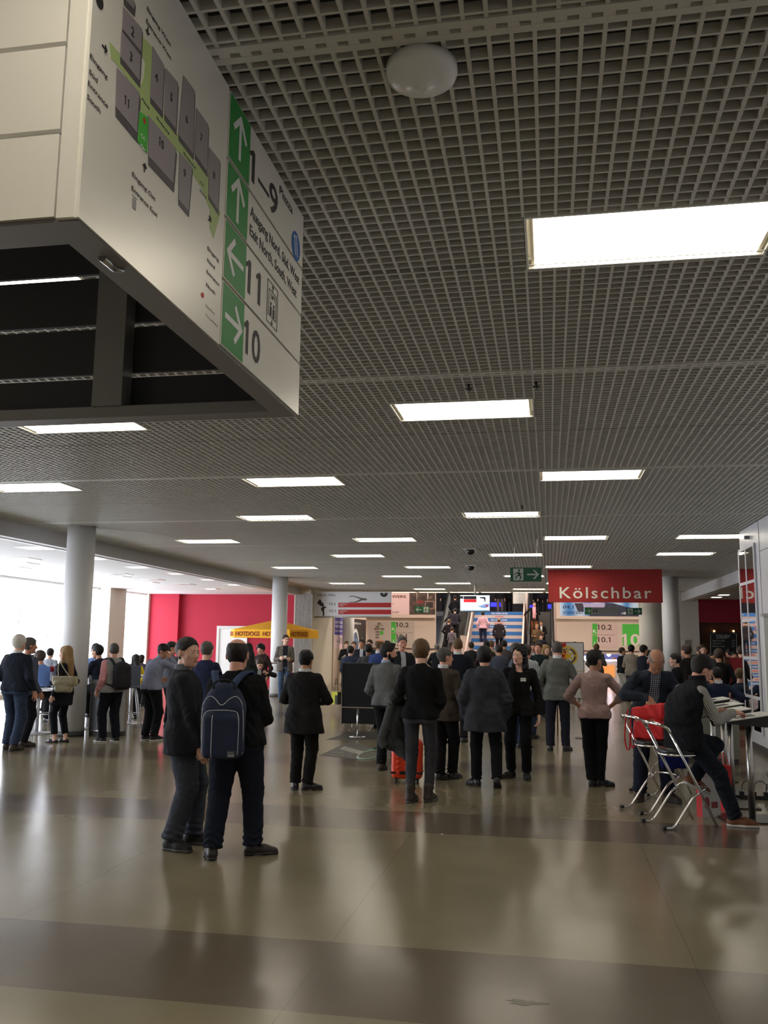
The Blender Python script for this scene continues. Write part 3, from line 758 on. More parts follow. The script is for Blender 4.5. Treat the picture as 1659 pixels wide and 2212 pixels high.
    if P.get('beard'):
        f = INT(OFF(head_sdf(q, P, False), .004), U(.01, ell(Wh(0, .03, -.085), (.075, .075, .048), Hm), rc(Wh(-.07, .0, -.02), Wh(-.05, .03, -.08), .02), rc(Wh(.07, .0, -.02), Wh(.05, .03, -.08), .02)), .004)
        sdf_obj('beard', HS(SUB(f, ell(Wh(0, .10, -.063), (.022, .03, .012), Hm), .003)), c-.16, c+.16, .005, hairm(P.get('hairc', 'dark')), **kw)
    if P.get('glasses'):
        bm = bmesh.new()
        for sg in (-1, 1):
            tube(bm, [Wz(sg*.032+.021*math.cos(a), .104, .0+.016*math.sin(a)) for a in np.linspace(0, 2*PI, 14)[:-1]], .0018, 6, closed=True)
            tube(bm, [Wz(sg*.053, .102, .004), Wz(sg*.078, .02, .006)], .0018, 6)
        tube(bm, [Wz(-.011, .105, .003), Wz(.011, .105, .003)], .0018, 6)
        o = put('glasses', bm, black_plastic, root); o.scale = (s, s, s)
    # ---- trousers
    legm = P.get('trm') or cloth(*P.get('tr', (24, 24, 28))); tw_ = P.get('trw', 1.0)
    tl = []
    for k in 'LR':
        h_, n_, a_ = q['hip'+k], q['kn'+k], q['an'+k]; sh = unit(a_-n_)
        cut = half(a_-sh*P.get('ankle', .0)+sh*.005, sh)
        r1, r2, r3 = .100*tw_*max(1, fat*.98), .078*tw_, .066*tw_*P.get('ankw', 1.0)
        leg = U(.02, rc(h_, n_, r1, r2), rc(n_, a_+sh*.05, r2*.98, r3))
        stack = P.get('stack', .006)
        def lg(p, leg=leg, n_=n_, a_=a_, sh=sh, stack=stack):
            t = (p-n_)@sh; L = float(np.linalg.norm(a_-n_)); w_ = np.exp(-((t-L)/.10)**2)*stack+np.exp(-(t/.10)**2)*.003
            return leg(p)+w_*np.sin(t*125+3*np.sin(p[:, 0]*30))*.8
        tl.append(INT(lg, cut, .004))
    T = q['T']
    if P.get('sit'):
        pelv = U(.05, torso(q, 'shirt', fat*.97, fat, zlo=-.06, zhi=.10), rc(q['hipL'], q['hipR'], .105, .105))
    else: pelv = torso(q, 'shirt', fat*.97, fat*.98, zlo=-.10, zhi=.10)
    seat = [ell(q['hip'+k]+T@V(0, -.035, .0), (.085*fat, .085*fat, .10), T) for k in 'LR']
    trf = U(.045, pelv, *seat, tl[0]); trf2 = U(.03, trf, tl[1])
    trf = trf2
    if not P.get('sit') and P.get('wear'):
        hm = P['wear'][0]['hem']; trf = INT(trf2, half(q['tor'](0, 0, min(.10, hm+.07)), q['T']@V(0, 0, 1)), .004)
    if P.get('skirt'): pass
    sdf_obj('trousers', WR(trf, P.get('trfold', .0035), 14, 26, ph=len(label)), lo, hi, vox, legm, **kw)
    # ---- upper garments
    def garment(nm, kind, m, hem, top, sleeve, off=0.0, w=1.0, flare=0.0, fold=.004, open_=0.0, vx=vox, sl_r=(1, 1, 1), cuffat=.0, legs_in=True, neck_r=.0, collar=None):
        b_ = torso(q, kind, w*fat*wd, w*fat, zlo=hem, zhi=top, belly=P.get('belly', 0)+0)
        if off: b_ = OFF(b_, off)
        fs = [b_, OFF(U(.02, rc(q['tor'](.04, -.012, .462), q['tor'](SHX-.015, -.004, SHZ-.004), .046, .050), rc(q['tor'](-.04, -.012, .462), q['tor'](-SHX+.015, -.004, SHZ-.004), .046, .050)), off)]
        yoke = []
        if sleeve != 'none':
            for k in 'LR':
                a_, e_, w_ = q['sh'+k], q['el'+k], q['wr'+k]; d = unit(w_-e_)
                ra, rb, rc2 = .060*sl_r[0], .055*sl_r[1], .043*sl_r[2]
                end = w_-d*cuffat if sleeve == 'long' else e_+d*.08
                up_ = rc(a_, e_, ra+off, rb+off); fo = INT(rc(e_, end+d*.03, rb+off, (rc2 if sleeve == 'long' else rb*.95)+off), half(end, d), .003)
                def elbow(p, up_=up_, fo=fo, e_=e_, a_=a_, w_=w_):
                    dd = smin(up_(p), fo(p), .02); r_ = np.sqrt(((p-e_)**2).sum(1)); t = (p-a_)@unit(w_-a_)
                    return dd+fold*np.exp(-(r_/.13)**2)*np.sin(t*85+4*np.sin(p[:, 1]*28))
                fs.append(elbow)
        f = U(.035, *fs[:2])
        for x in fs[2:]: f = U(.028, f, x)
        if hem < -.01 and legs_in and not P.get('sit'):
            for k in 'LR':
                f = U(.03, f, ell(q['hip'+k]+T@V(0, -.035, .0), (.093*fat, .097*fat, .12), T))
                dv = q['kn'+k]-q['hip'+k]
                f = U(.05, f, rc(q['hip'+k], q['hip'+k]+dv*min(.5, (-hem-.03)/.42), .112*fat+off+flare*.3, .118*fat+off+flare))
            f = INT(f, half(q['pel']+V(0, 0, hem), (0, 0, -1)), .004)
        if open_: 
            f = SUB(f, rbox(q['tor'](0, .20, .2), (open_, .20, .34), .01, Rz(0)@T), .004)
        return sdf_obj(nm, WR(f, fold, 15, 22, ph=len(label)*1.7), lo, hi, vx, m, **kw)
    wl = P.get('wear', [])
    for gi, gspec in enumerate(wl): 
        gs = dict(gspec)
        if any(g2.get('sleeve', 'long') != 'none' for g2 in wl[gi+1:]): gs['sleeve'] = 'none'
        gs.setdefault('sleeve', 'long'); gs.setdefault('m', None)
        if gs['m'] is None: gs['m'] = cloth(*gs.pop('col'))
        gs.pop('col', None); garment(**gs)
    cl = P.get('collar')
    if cl:
        nb = q['tor'](0, -.012, cl.get('z', .535)); up = unit(q['T']@V(0, -.02, 1))
        f = SUB(INT(INT(ell(nb, (cl.get('r', .070), cl.get('r', .070)*1.02, .2), q['T']), half(nb+up*cl.get('h', .03), up)), half(nb-up*.035, -up)), rc(nb+up*.2, nb+q['T']@V(0, .05, .0), .050, .050), .004)
        f = SUB(f, rbox(nb+q['T']@V(0, .11, .02), (.022, .08, .08), .003, q['T']))
        sdf_obj('collar', f, nb-.13, nb+.13, min(vox, .007), cl['m'], **kw)
    sty = P.get('shoe', 'shoe'); shm = P.get('shoem') or mat('shoe_leather_black', (.012, .012, .013), .35)
    if sty:
        for k in 'LR':
            a = q['an'+k]; o = sdf_obj('shoe', shoe_sdf(q, k, P, sty), a-.26, a+.26, min(vox, .0075), P.get('shoem'+k) or shm, **kw)
            sdf_obj('sole', sole_sdf(q, k, P, sty), a-.26, a+.26, min(vox, .0085), P.get('solem') or mat('sole_black', (.02, .02, .02), .6), parent=o, scale=s)
    root['_s'] = s
    POSES[root.name] = (q, s)
    return root
POSES = {}
def ball_mesh(L):
    bm = bmesh.new()
    for c_, r in L: bmesh.ops.create_uvsphere(bm, u_segments=12, v_segments=8, radius=r, matrix=Matrix.Translation(Vector([float(x) for x in c_])))
    return bm
def wpt(root, loc):
    """a point of the person's own frame in the hall"""
    q, s = POSES[root.name]; a = root.rotation_euler.z; x, y, z = [float(v)*s for v in loc]
    return Vector((root.location.x+x*math.cos(a)-y*math.sin(a), root.location.y+x*math.sin(a)+y*math.cos(a), root.location.z+z))
# ================================================================ WHO IS THERE
def jk(col, hem=-.14, nm='jacket', top=.52, **k): return dict(nm=nm, kind='jacket', hem=hem, top=top, col=col, **k)
def sw(col, hem=-.06, nm='sweater', top=.515, **k): return dict(nm=nm, kind='shirt', hem=hem, top=top, col=col, **k)
BLK = (22, 22, 25); NAVY = (26, 32, 50); CHAR = (38, 38, 42); JEAN = (38, 48, 66)
collar_w = mat('collar_white', (.7, .7, .7), .7); collar_b = mat('collar_blue', srgb(150, 165, 190), .7)
def spot(px, py): p = ground(px, py); return (p.x, p.y, 0)
def Ht(px, top, loc): 
    d = ray(px, top); t = math.hypot(loc[0], loc[1])/math.hypot(d.x, d.y); return EYE+d.z*t
brown_boot = mat('boot_brown', srgb(58, 46, 38), .6, bump=.2, bscale=60)
tan_shoe = mat('shoe_tan_suede', srgb(120, 72, 44), .7, bump=.2, bscale=120)
grey_shoe = mat('shoe_black_mesh', srgb(26, 26, 28), .7, bump=.3, bscale=200)
grey_sole = mat('sole_grey', srgb(74, 72, 70), .6); white_sole = mat('sole_white', (.62, .60, .56), .6)

# --- the pair talking at the left
l = spot(386, 1829)
manA = person('man in dark blazer and grey jeans looking at the man with the blue backpack', l, 72, Ht(425, 1366, l), vox=.0085, fat=1.16, facew=1.04, head=(42, -3, 0),
    hair='recede', hairc='dark', hairth=.006, skin='fair', neckw=1.15, lean=-1,
    wear=[sw((96, 104, 112), hem=-.04, nm='shirt'), jk((34, 36, 41), hem=-.17, open_=.045, flare=.02)],
    collar=dict(m=cloth(104, 110, 120), r=.074), tr=(60, 64, 74), trw=1.16, stack=.012,
    armR=(.23, .17, .80), elbR=(.6, -1, 0), armL=(-.20, .24, .88), hdirR=(-.05, .35, -1), palmR=(-1, .2, 0), curlR=.45,
    legR=(.12, -.05, .085), legL=(-.10, .10, .085), toeR=32, toeL=5, shoe='sneaker', shoem=grey_shoe, solem=grey_sole, lipm=mat('lips_man', srgb(170, 95, 85), .5))
l = spot(503, 1852)
manB = person('balding man in black sweater and dark jeans carrying the blue backpack', l, -8, Ht(490, 1369, l), vox=.0085, fat=1.13, facew=1.06, head=(6, -4, 0), side=-2.5,
    hair='ring', hairc='dark', hairth=.004, skin='pink', neckw=1.08,
    wear=[jk((17, 17, 20), hem=-.06, nm='sweater', sl_r=(1.12, 1.1, 1.05), top=.535, fold=.006)], tr=(24, 28, 40), trw=1.15, stack=.010,
    armL=(-.10, .28, 1.10), armR=(.06, .27, 1.12), elbL=(-.7, -.8, -.3), elbR=(.7, -.8, -.4),
    legL=(-.155, -.07, .085), legR=(.14, .10, .085), toeL=-20, toeR=74, shoem=mat('shoe_dark_leather', srgb(38, 30, 27), .45))
# --- the rest of the foreground, left to right
l = spot(652, 1706)
suit = person('short man in black suit seen from behind, bald spot on his crown', l, 4, Ht(664, 1397, l), vox=.009, fat=1.08, head=(8, -10, 0), hair='spot', hairc='black', skin='tan',
    wear=[jk((26, 25, 26), hem=-.245, flare=.035, sl_r=(1.15, 1.12, 1.1), w=1.03)], collar=dict(m=collar_w, z=.532, h=.026, r=.068), tr=(17, 16, 17), trw=1.02,
    armL=(-.13, .27, 1.04), armR=(.13, .27, 1.06), elbL=(-.8, -.7, -.2), elbR=(.8, -.7, -.2), legL=(-.09, 0, .085), legR=(.07, 0, .085), toeL=-22, toeR=50)
l = spot(833, 1664)
beard = person('bearded man in grey cardigan looking to the right beside the black board', l, 18, Ht(858, 1384, l), vox=.010, head=(58, -2, 0), hair='quiff', hairc='black', skin='pink', beard=True,
    wear=[sw((86, 88, 88), hem=-.06, nm='cardigan', off=.008, top=.535)], tr=(14, 14, 17), armL=(-.22, .20, .96), armR=(.18, .27, 1.02), legL=(-.06, -.02, .085), legR=(.09, .12, .085), shoem=brown_boot, collar=dict(m=collar_b))
l = spot(907, 1733)
tall = person('tall man in black sweater and faded jeans with a coat over his arm', l, 2, Ht(907, 1374, l), vox=.0085, head=(4, -2, 0), hair='short', hairc='light', hairth=.016, skin='fair', fat=.98, wide=.93,
    wear=[jk((18, 18, 20), hem=-.055, nm='sweater', sl_r=(1.05, 1.05, 1), top=.535, fold=.006, vx=.0085)],
    trm=mat('jeans_faded_charcoal', srgb(50, 51, 56), .9, bump=.25, bscale=180, var=.7, vscale=3.5), trw=.88, ankw=.8, stack=.008,
    armL=(-.20, .22, .95), armR=(.15, .24, .96), elbR=(.5, -1, -.3), elbL=(-.5, -1, -.2), legL=(-.10, -.03, .085), legR=(.085, .05, .085), toeL=8, toeR=14, shoe='boot', shoem=brown_boot, solem=grey_sole)
l = spot(958, 1684)
brown = person('grey-haired man in brown tweed jacket with his head turned right', l, 20, Ht(962, 1392, l), vox=.010, head=(38, -2, 0), hair='short', hairc='salt', hairth=.007, skin='pink', fat=1.05,
    wear=[jk((62, 54, 47), hem=-.17)], tr=(14, 13, 15), armL=(-.2, .2, 1.0), armR=(.2, .22, .98), legL=(-.02, -.06, .085), legR=(.08, .10, .085), toeL=22, collar=dict(m=collar_w), stack=.012)
l = spot(1048, 1700)
parka = person('dark-haired man in charcoal parka walking away with his hands in his pockets', l, -2, Ht(1040, 1390, l), vox=.0085, head=(0, -3, 0), hair='short', hairc='black', hairth=.018, skin='pink', fat=1.04,
    wear=[jk((52, 54, 60), hem=-.255, nm='parka', off=.012, flare=.03, sl_r=(1.18, 1.2, 1.2), top=.54, fold=.007)], tr=(15, 15, 18), trw=.98,
    armL=(-.25, .10, .84), armR=(.25, .10, .84), elbL=(-.7, -.8, 0), elbR=(.7, -.8, 0), legL=(-.11, .05, .085), legR=(.15, -.10, .125), toeL=-40, toeR=6, tipR=-32, kneR=(.1, 1, 0))
parka_q = POSES[parka.name]
l = spot(1122, 1681)
woman = person('woman in black trouser suit with long curly black hair facing the camera', l, 186, Ht(1100, 1387, l), vox=.0085, head=(18, -2, 0), hair='curly', hairc='black', hairth=.02, skin='fair', wide=.86, fat=.94, facew=.93, side=-2,
    wear=[sw((14, 14, 16), hem=-.02, nm='top', top=.44), jk((19, 18, 20), hem=-.13, open_=.045, nm='blazer', top=.505, flare=.02)], tr=(15, 15, 17), trw=.93,
    armL=(-.27, .06, .82), armR=(.22, -.06, .86), curlL=.5, palmL=(1, .2, 0), legL=(-.10, .02, .085), legR=(.11, -.03, .085), toeL=-12, toeR=30, lipm=mat('lips_red', srgb(165, 48, 50), .4), ankle=.02, shoem=mat('shoe_black_suede', (.012, .012, .012), .8))
l = spot(1207, 1622)
greyj = person('man with shaved grey hair in grey jacket, hands in his pockets', l, -2, Ht(1192, 1379, l), vox=.010, head=(-4, -3, 0), hair='short', hairth=.003, hairc='salt', skin='pink', fat=1.06,
    wear=[jk((94, 96, 92), hem=-.14, sl_r=(1.1, 1.1, 1.1), fold=.006, open_=0)], tr=(30, 32, 42), armL=(-.24, .13, .88), armR=(.24, .13, .88), elbL=(-.8, -.8, 0), elbR=(.8, -.8, 0),
    legL=(-.13, 0, .085), legR=(.11, 0, .085), toeL=0, toeR=28, collar=dict(m=collar_w, z=.535))
l = spot(1288, 1699)
pinks = person('dark-haired man in pink shirt with rolled sleeves standing alone', l, 2, Ht(1290, 1398, l), vox=.009, head=(48, -4, 0), hair='quiff', hairc='black', skin='tan', fat=.98,
    wear=[sw((146, 122, 118), hem=-.075, nm='shirt', sleeve='long', cuffat=.14, sl_r=(1.0, 1.0, 1.1), top=.53, fold=.005)], tr=(13, 13, 16), trw=.95,
    armL=(-.17, .20, .97), armR=(.20, .20, .99), elbL=(-1, -.25, -.1), elbR=(1, -.2, -.1), hdirL=(.6, .5, -.5), curlR=.5, legL=(-.055, 0, .085), legR=(.045, .02, .085), toeL=6, toeR=66)
# --- the man rummaging in the red bag, the man writing at the tablet desk
check = bpy.data.materials.new('checked_shirt'); check.use_nodes = True
def grid_mat(m, c1, c2, sx, sz, th, only=None, tilt=0.0):   # woven checks or stripes
    nt = m.node_tree; b = nt.nodes['Principled BSDF']; b.inputs['Roughness'].default_value = .85
    tc = nt.nodes.new('ShaderNodeTexCoord'); mp = nt.nodes.new('ShaderNodeMapping'); mp.inputs['Rotation'].default_value = (tilt, 0, 0); nt.links.new(tc.outputs['Object'], mp.inputs[0])
    sp = nt.nodes.new('ShaderNodeSeparateXYZ'); nt.links.new(mp.outputs[0], sp.inputs[0])
    def st(o, k):
        a = nt.nodes.new('ShaderNodeMath'); a.operation = 'MULTIPLY'; a.inputs[1].default_value = k; nt.links.new(o, a.inputs[0])
        f = nt.nodes.new('ShaderNodeMath'); f.operation = 'FRACT'; nt.links.new(a.outputs[0], f.inputs[0])
        g_ = nt.nodes.new('ShaderNodeMath'); g_.operation = 'LESS_THAN'; g_.inputs[1].default_value = th; nt.links.new(f.outputs[0], g_.inputs[0]); return g_.outputs[0]
    o = [st(sp.outputs[a], k) for a, k in (('X', sx), ('Z', sz)) if k]
    mx = nt.nodes.new('ShaderNodeMath'); mx.operation = 'MAXIMUM'; nt.links.new(o[0], mx.inputs[0]); nt.links.new(o[-1], mx.inputs[1])
    c = nt.nodes.new('ShaderNodeMix'); c.data_type = 'RGBA'; nt.links.new(mx.outputs[0], c.inputs[0]); c.inputs[6].default_value = (*srgb(*c1), 1); c.inputs[7].default_value = (*srgb(*c2), 1)
    nt.links.new(c.outputs[2], b.inputs['Base Color'])
grid_mat(check, (190, 195, 202), (52, 62, 86), 42, 42, .38)
stripe = bpy.data.materials.new('striped_shirt'); stripe.use_nodes = True; grid_mat(stripe, (205, 203, 196), (34, 34, 38), 0, 78, .42, tilt=1.0)
wcheck = bpy.data.materials.new('white_checked_shirt'); wcheck.use_nodes = True; grid_mat(wcheck, (200, 204, 206), (110, 120, 132), 26, 26, .2)
l = (1.12, 10.72, 0)
bent = person('bald man in denim jacket bending over the red bag', l, 172, 1.80, vox=.009, lean=14, hunch=.35, head=(2, -48, 0), hair='ring', hairth=.002, hairc='grey', skin='tan', fat=1.08, glasses=True,
    wear=[dict(nm='checked_shirt', kind='shirt', hem=-.04, top=.515, m=check), jk((40, 46, 56), hem=-.08, nm='denim_jacket', open_=.055, fold=.007)], tr=(28, 34, 48), trw=1.08, stack=.012,
    armR=(.12, .42, 1.11), elbR=(1, -.4, .0), hdirR=(-.35, .5, -.75), palmR=(-.2, -.9, -.5), curlR=.5, armL=(-.16, .30, .88), elbL=(-1, -.2, 0),
    legL=(-.15, .04, .085), legR=(.15, .03, .085), toeL=-25, toeR=22, shoe='sneaker', shoem=brown_boot, solem=grey_sole, pelvis=(0, -.03, .93))
seatp = Vector((1.23, 9.30, 0)); SITF = 66
sitter = person('man in black quilted vest and striped shirt writing at the nearest tablet desk', (seatp.x, seatp.y, 0), SITF, 1.80, vox=.0085, sit=True, pelvis=(0, .05, .80), lean=-3, hunch=.50, head=(4, -32, 0),
    hair='quiff', hairth=.014, hairc='dark', skin='pink', fat=1.06, collar=dict(m=cloth(24, 24, 27), r=.082, h=.05, z=.53),
    wear=[dict(nm='striped_shirt', kind='shirt', hem=.02, top=.51, m=stripe, fold=.005), jk((22, 23, 26), hem=-.10, nm='quilted_vest', sleeve='none', off=.014, fold=.006, top=.52, w=1.0)],
    tr=(26, 30, 38), trw=.98, armR=(.10, .53, 1.035), elbR=(.35, -.6, -.8), hdirR=(-.1, 1, .05), palmR=(-.3, .1, -1), curlR=.62, thumbR=(-1, 0, 0), armL=(-.20, .52, 1.03), elbL=(-.35, -.6, -.8), palmL=(.2, .1, -1), curlL=.3,
    legR=(.15, .47, .085), kneR=(.2, 1, .6), legL=(-.05, .17, .42), kneL=(-.1, 1, .3), tipL=-24, toeL=4, toeR=28, shoe='sneaker', shoem=tan_shoe, solem=white_sole)
# --- the group at the left by the column
l = spot(24, 1620)
person('white-haired man in dark navy jumper and jeans seen from behind at the left edge', l, 2, Ht(25, 1366, l), vox=.010, head=(4, -2, 0), hair='short', hairth=.018, hairc='white', skin='pink', fat=1.12, wide=1.05,
    wear=[jk((27, 31, 42), hem=-.05, nm='jumper', sl_r=(1.1, 1.1, 1.1))], collar=dict(m=collar_w, z=.535), tr=(42, 52, 72), legL=(-.12, .05, .085), legR=(.09, -.08, .085), toeR=10, armL=(-.2, .2, 1), armR=(.26, .1, .86), shoem=brown_boot)
l = spot(47, 1612)
person('man in slate blue jacket beside the white-haired man', l, 24, Ht(52, 1372, l), vox=.010, head=(20, -3, 0), hair='short', hairc='salt', skin='tan', fat=1.1, wear=[jk((72, 76, 92), hem=-.12)], tr=(24, 24, 30),
    legL=(-.1, .05, .085), legR=(.09, -.04, .085), armL=(-.25, .05, .84), armR=(.24, .09, .86), shoem=brown_boot)
l = spot(131, 1604)
blonde = person('blonde woman in black cardigan with a snakeskin tote facing left', l, -84, Ht(150, 1392, l), vox=.009, head=(-4, -4, 0), hair='long', hairc='blond', hairth=.014, skin='fair', wide=.88, fat=.94, facew=.93,
    wear=[sw((150, 150, 146), hem=-.05, nm='top', top=.47), jk((24, 25, 32), hem=-.27, nm='cardigan', open_=.05, top=.505, flare=.02)], tr=(18, 20, 26), trw=.9, ankle=.075, armL=(-.24, .05, .84), curlL=.7, armR=(.2, .16, .98),
    legL=(-.10, .06, .085), legR=(.08, -.04, .085), toeL=0, toeR=0, shoe='flat', eyes=True)
l = spot(236, 1603)
pinkv = person('man in grey waistcoat with pink sleeves and a black backpack', l, -60, Ht(252, 1384, l), vox=.009, head=(16, -3, 0), hair='short', hairth=.003, hairc='salt', skin='pink', fat=1.08,
    wear=[dict(nm='pink_shirt', kind='shirt', hem=-.04, top=.51, col=(196, 140, 145), sl_r=(1.08, 1.1, 1.05)), sw((140, 140, 142), hem=-.07, nm='waistcoat', sleeve='none', off=.012)], tr=(20, 22, 32), trw=1.08, armL=(-.23, .10, .88), armR=(.2, .2, .98),
    legL=(-.1, .06, .085), legR=(.1, -.05, .085), shoe='sneaker', shoem=grey_shoe, solem=white_sole)
l = spot(322, 1600)
person('man in grey-blue shirt and black trousers rubbing his face', l, 22, Ht(346, 1383, l), vox=.010, head=(62, -26, 0), hunch=.3, lean=5, hair='short', hairc='dark', skin='tan', fat=1.08,
    wear=[sw((118, 122, 142), hem=-.04, nm='shirt', sl_r=(1.15, 1.15, 1.1), top=.525)], collar=dict(m=collar_b), tr=(18, 18, 22), trw=1.08, armR=(.16, .26, 1.44), elbR=(.6, .5, -.8), armL=(-.1, .28, 1.06), legL=(-.11, 0, .085), legR=(.08, .03, .085),
    shoe='sneaker', shoem=grey_shoe, solem=white_sole)
l = spot(613, 1516)
phone_man = person('man in grey tweed jacket and jeans holding a paper cup by the column', l, 158, Ht(610, 1368, l), vox=.011, head=(-14, 0, 0), hair='short', hairc='brown', skin='fair', eyes=True, fat=.95,
    wear=[sw((32, 34, 42), hem=-.04, nm='shirt'), jk((92, 86, 80), hem=-.15, open_=.06)], tr=(62, 80, 104), trw=.9, armL=(-.10, .28, 1.10), armR=(.15, .26, 1.12), legL=(-.05, .10, .085), legR=(.08, -.04, .085), toeL=-40, shoem=brown_boot)
# --- the crowd farther down the hall
CG = 'crowd in front of the escalators'
def crowd(label, px, top, Y, face, col, hair='short', hairc='dark', tr=BLK, kind='jacket', group=CG, Hmax=1.97, vox=None, **k):
    p = at(px, top, Y); H = min(p.z, Hmax) if not k.get('sit') else k.pop('H', 1.76)
    vx = vox or (.0125 if Y < 24 else .016)
    w = k.pop('wear', None) or ([jk(col)] if kind == 'jacket' else [sw(col)])
    if abs(face) > 90 and kind == 'jacket' and len(w) == 1 and k.pop('under', True): w = [sw(k.pop('ucol', (170, 175, 185)), nm='shirt'), jk(col, open_=.045)]
    k.pop('under', None); k.pop('ucol', None); k.setdefault('elbL', (-.6, -.9, -.2)); k.setdefault('elbR', (.6, -.9, -.2))
    if 'armL' not in k: k['armL'] = random.choice([(-.25, .07, .86), (-.22, .16, .96), (-.12, .27, 1.08)])
    if 'armR' not in k: k['armR'] = random.choice([(.25, .07, .86), (.22, .16, .96), (.12, .27, 1.08)])
    k.setdefault('head', (random.uniform(-12, 12), -4, 0)); k.setdefault('skin', random.choice(['fair', 'pink', 'tan']))
    k.setdefault('legL', (-.1, random.uniform(-.04, .08), .085)); k.setdefault('legR', (.1, random.uniform(-.06, .06), .085))
    z = k.pop('z', 0)
    return person(label, (p.x, p.y, z), face, H, wear=w, hands=Y < 26, vox=vx, group=group, hair=hair, hairc=hairc, tr=tr, eyes=(abs(face) > 45 and Y < 31), **k)
coatman = crowd('man in black jacket with a beige coat over his arm by the purple poster', 748, 1383, 33, 150, (28, 27, 28), hairc='light', under=False, armL=(-.1, .3, 1.15), armR=(.12, .27, 1.12))
cc_ = wpt(coatman, (0, .28, 1.1)); o_ = sdf_obj('cloth', WR(U(.05, ell((0, 0, 0), (.24, .10, .15)), ell((.08, 0, -.18), (.14, .08, .2))), .012, 16, 20), (-.3, -.15, -.45), (.3, .15, .2), .016, cloth(158, 146, 112))
ct_ = empty('coat', cc_, coatman.rotation_euler.z, 'beige coat held over the arm of the man by the purple poster', 'coat'); o_.parent = ct_
crowd('man in long dark blue wool coat behind the black board', 757, 1392, 22, 12, (40, 48, 66), wear=[jk((40, 48, 66), hem=-.26, nm='coat', off=.01)], hairc='dark', tr=JEAN)
crowd('fair man facing the camera between the blue coat and the black banner', 765, 1383, 30, 175, (30, 30, 34), hairc='light')
crowd('round-faced man in dark jacket facing the camera under the black banner', 782, 1378, 27, 176, (28, 30, 38), hairc='dark')
crowd('man with glasses facing the camera left of the bald man in blue', 799, 1379, 28, 190, (30, 32, 40), hairc='brown')
crowd('black-haired man in charcoal jacket behind the black board', 796, 1387, 20, -4, (58, 60, 62), hairc='black', skin='brown')
crowd('bald man in royal blue blazer in profile behind the bearded man', 820, 1376, 18, 24, (42, 58, 104), hair='ring', hairth=.003, hairc='light', head=(40, -4, 0), collar=dict(m=collar_w))
crowd('young black-haired man in navy looking right under the ten point one sign', 836, 1381, 24, 40, (34, 42, 74), hairc='black', skin='tan', head=(40, 0, 0))
crowd('tall grey-haired man in dark suit facing the camera', 868, 1369, 17, 152, (34, 36, 42), hairc='salt')
crowd('white-haired man in black anorak at the foot of the left escalator', 944, 1389, 30, 10, (30, 32, 38), hairc='grey')
crowd('man with shaved head in dark navy suit seen from behind under the screen', 989, 1373, 16, -2, (24, 27, 38), hairth=.003, hairc='light', head=(-22, -4, 0), wide=1.06, collar=dict(m=collar_w))
crowd('short man in brown jacket in profile left of the navy suit', 974, 1385, 25, 60, (60, 48, 44), hairc='brown', head=(30, -8, 0))
crowd('brown-haired man seen from behind at the foot of the stairs, left', 1018, 1384, 30, 0, (40, 40, 44), hairc='brown')
crowd('man in dark brown jacket below the screen', 1051, 1381, 27, 5, (50, 38, 38), hairc='dark')
crowd('man in beige jacket seen from behind below the bald man on the stairs', 1061, 1381, 29, 5, (140, 132, 116), hairc='light')
crowd('man in slate jacket with his back turned behind the parka', 1078, 1389, 22, -10, (62, 68, 82), hairc='dark')
crowd('dark-haired man climbing towards the stairs behind the woman', 1089, 1380, 29, 0, (70, 66, 68), hairc='dark')
crowd('grey-haired man in blue-grey jacket hidden behind the woman', 1115, 1384, 15.5, 70, (70, 78, 92), hairc='salt', head=(20, 0, 0), tr=JEAN)
crowd('man in white checked shirt right of the woman with curly hair', 1137, 1388, 17, 24, (200, 200, 205), wear=[dict(nm='checked_shirt', kind='shirt', hem=-.05, top=.52, m=wcheck)], hairc='brown', tr=JEAN)
crowd('small man facing the camera below the right escalator', 1151, 1386, 28, 180, (70, 66, 66), hairc='dark')
crowd('man in bottle green sweater with white collar facing the camera', 1163, 1384, 22, 190, (20, 34, 36), kind='sweater', hairc='brown', collar=dict(m=collar_w))
crowd('blonde woman left of the shaved man in grey', 1178, 1390, 24, 150, (120, 116, 108), hair='long', hairc='blond', wide=.88, fat=.92, under=False)
crowd('man behind the gear wheel board, only his head showing', 1242, 1384, 33, 0, (60, 60, 64), hairc='black')
crowd('brown-haired man in front of the green ten point one sign', 1288, 1388, 30, 10, (90, 84, 80), hairc='light')
RG = 'people in the bar area at right'
l = spot(1346, 1512)
person('man in black sweater and white trousers in profile', l, 62, Ht(1351, 1396, l), hands=True, vox=.012, group=RG, head=(22, 0, 0), hair='short', hairth=.008, hairc='brown', skin='tan', eyes=False, wear=[sw((20, 22, 28))], collar=dict(m=collar_w), tr=(176, 172, 162), armL=(-.12, .24, 1.05), armR=(.22, .12, .9), fat=1.04)
crowd('curly-haired person in grey cardigan behind the white trousers', 1363, 1391, 29, 20, (130, 122, 112), hair='short', hairth=.022, hairc='black', group=RG, tr=(60, 60, 66))
crowd('man in navy jacket right of the green ten', 1389, 1390, 24, 60, (26, 30, 42), hairc='dark', group=RG)
crowd('short dark-haired man half hidden by the bald man, left', 1401, 1402, 27, 60, (40, 38, 42), hairc='dark', group=RG)
crowd('brown-haired man in dark jacket in front of the right column', 1483, 1389, 20, -40, (34, 30, 32), hairc='brown', group=RG)
crowd('black-suited man in profile facing left between bald man and vest', 1460, 1407, 17.2, -70, (16, 16, 20), hairc='dark', group=RG)
crowd('bald man far back by the dark wooden wall', 1508, 1391, 30, 20, (50, 46, 46), hair='ring', hairth=.003, hairc='grey', group=RG)
crowd('smiling man in suit facing the camera left of the chalkboard', 1519, 1389, 24, 186, (30, 30, 36), hairc='brown', group=RG)
crowd('dark-haired man facing the camera under the chalkboard', 1537, 1407, 22, 178, (70, 78, 96), kind='sweater', hairc='black', group=RG)
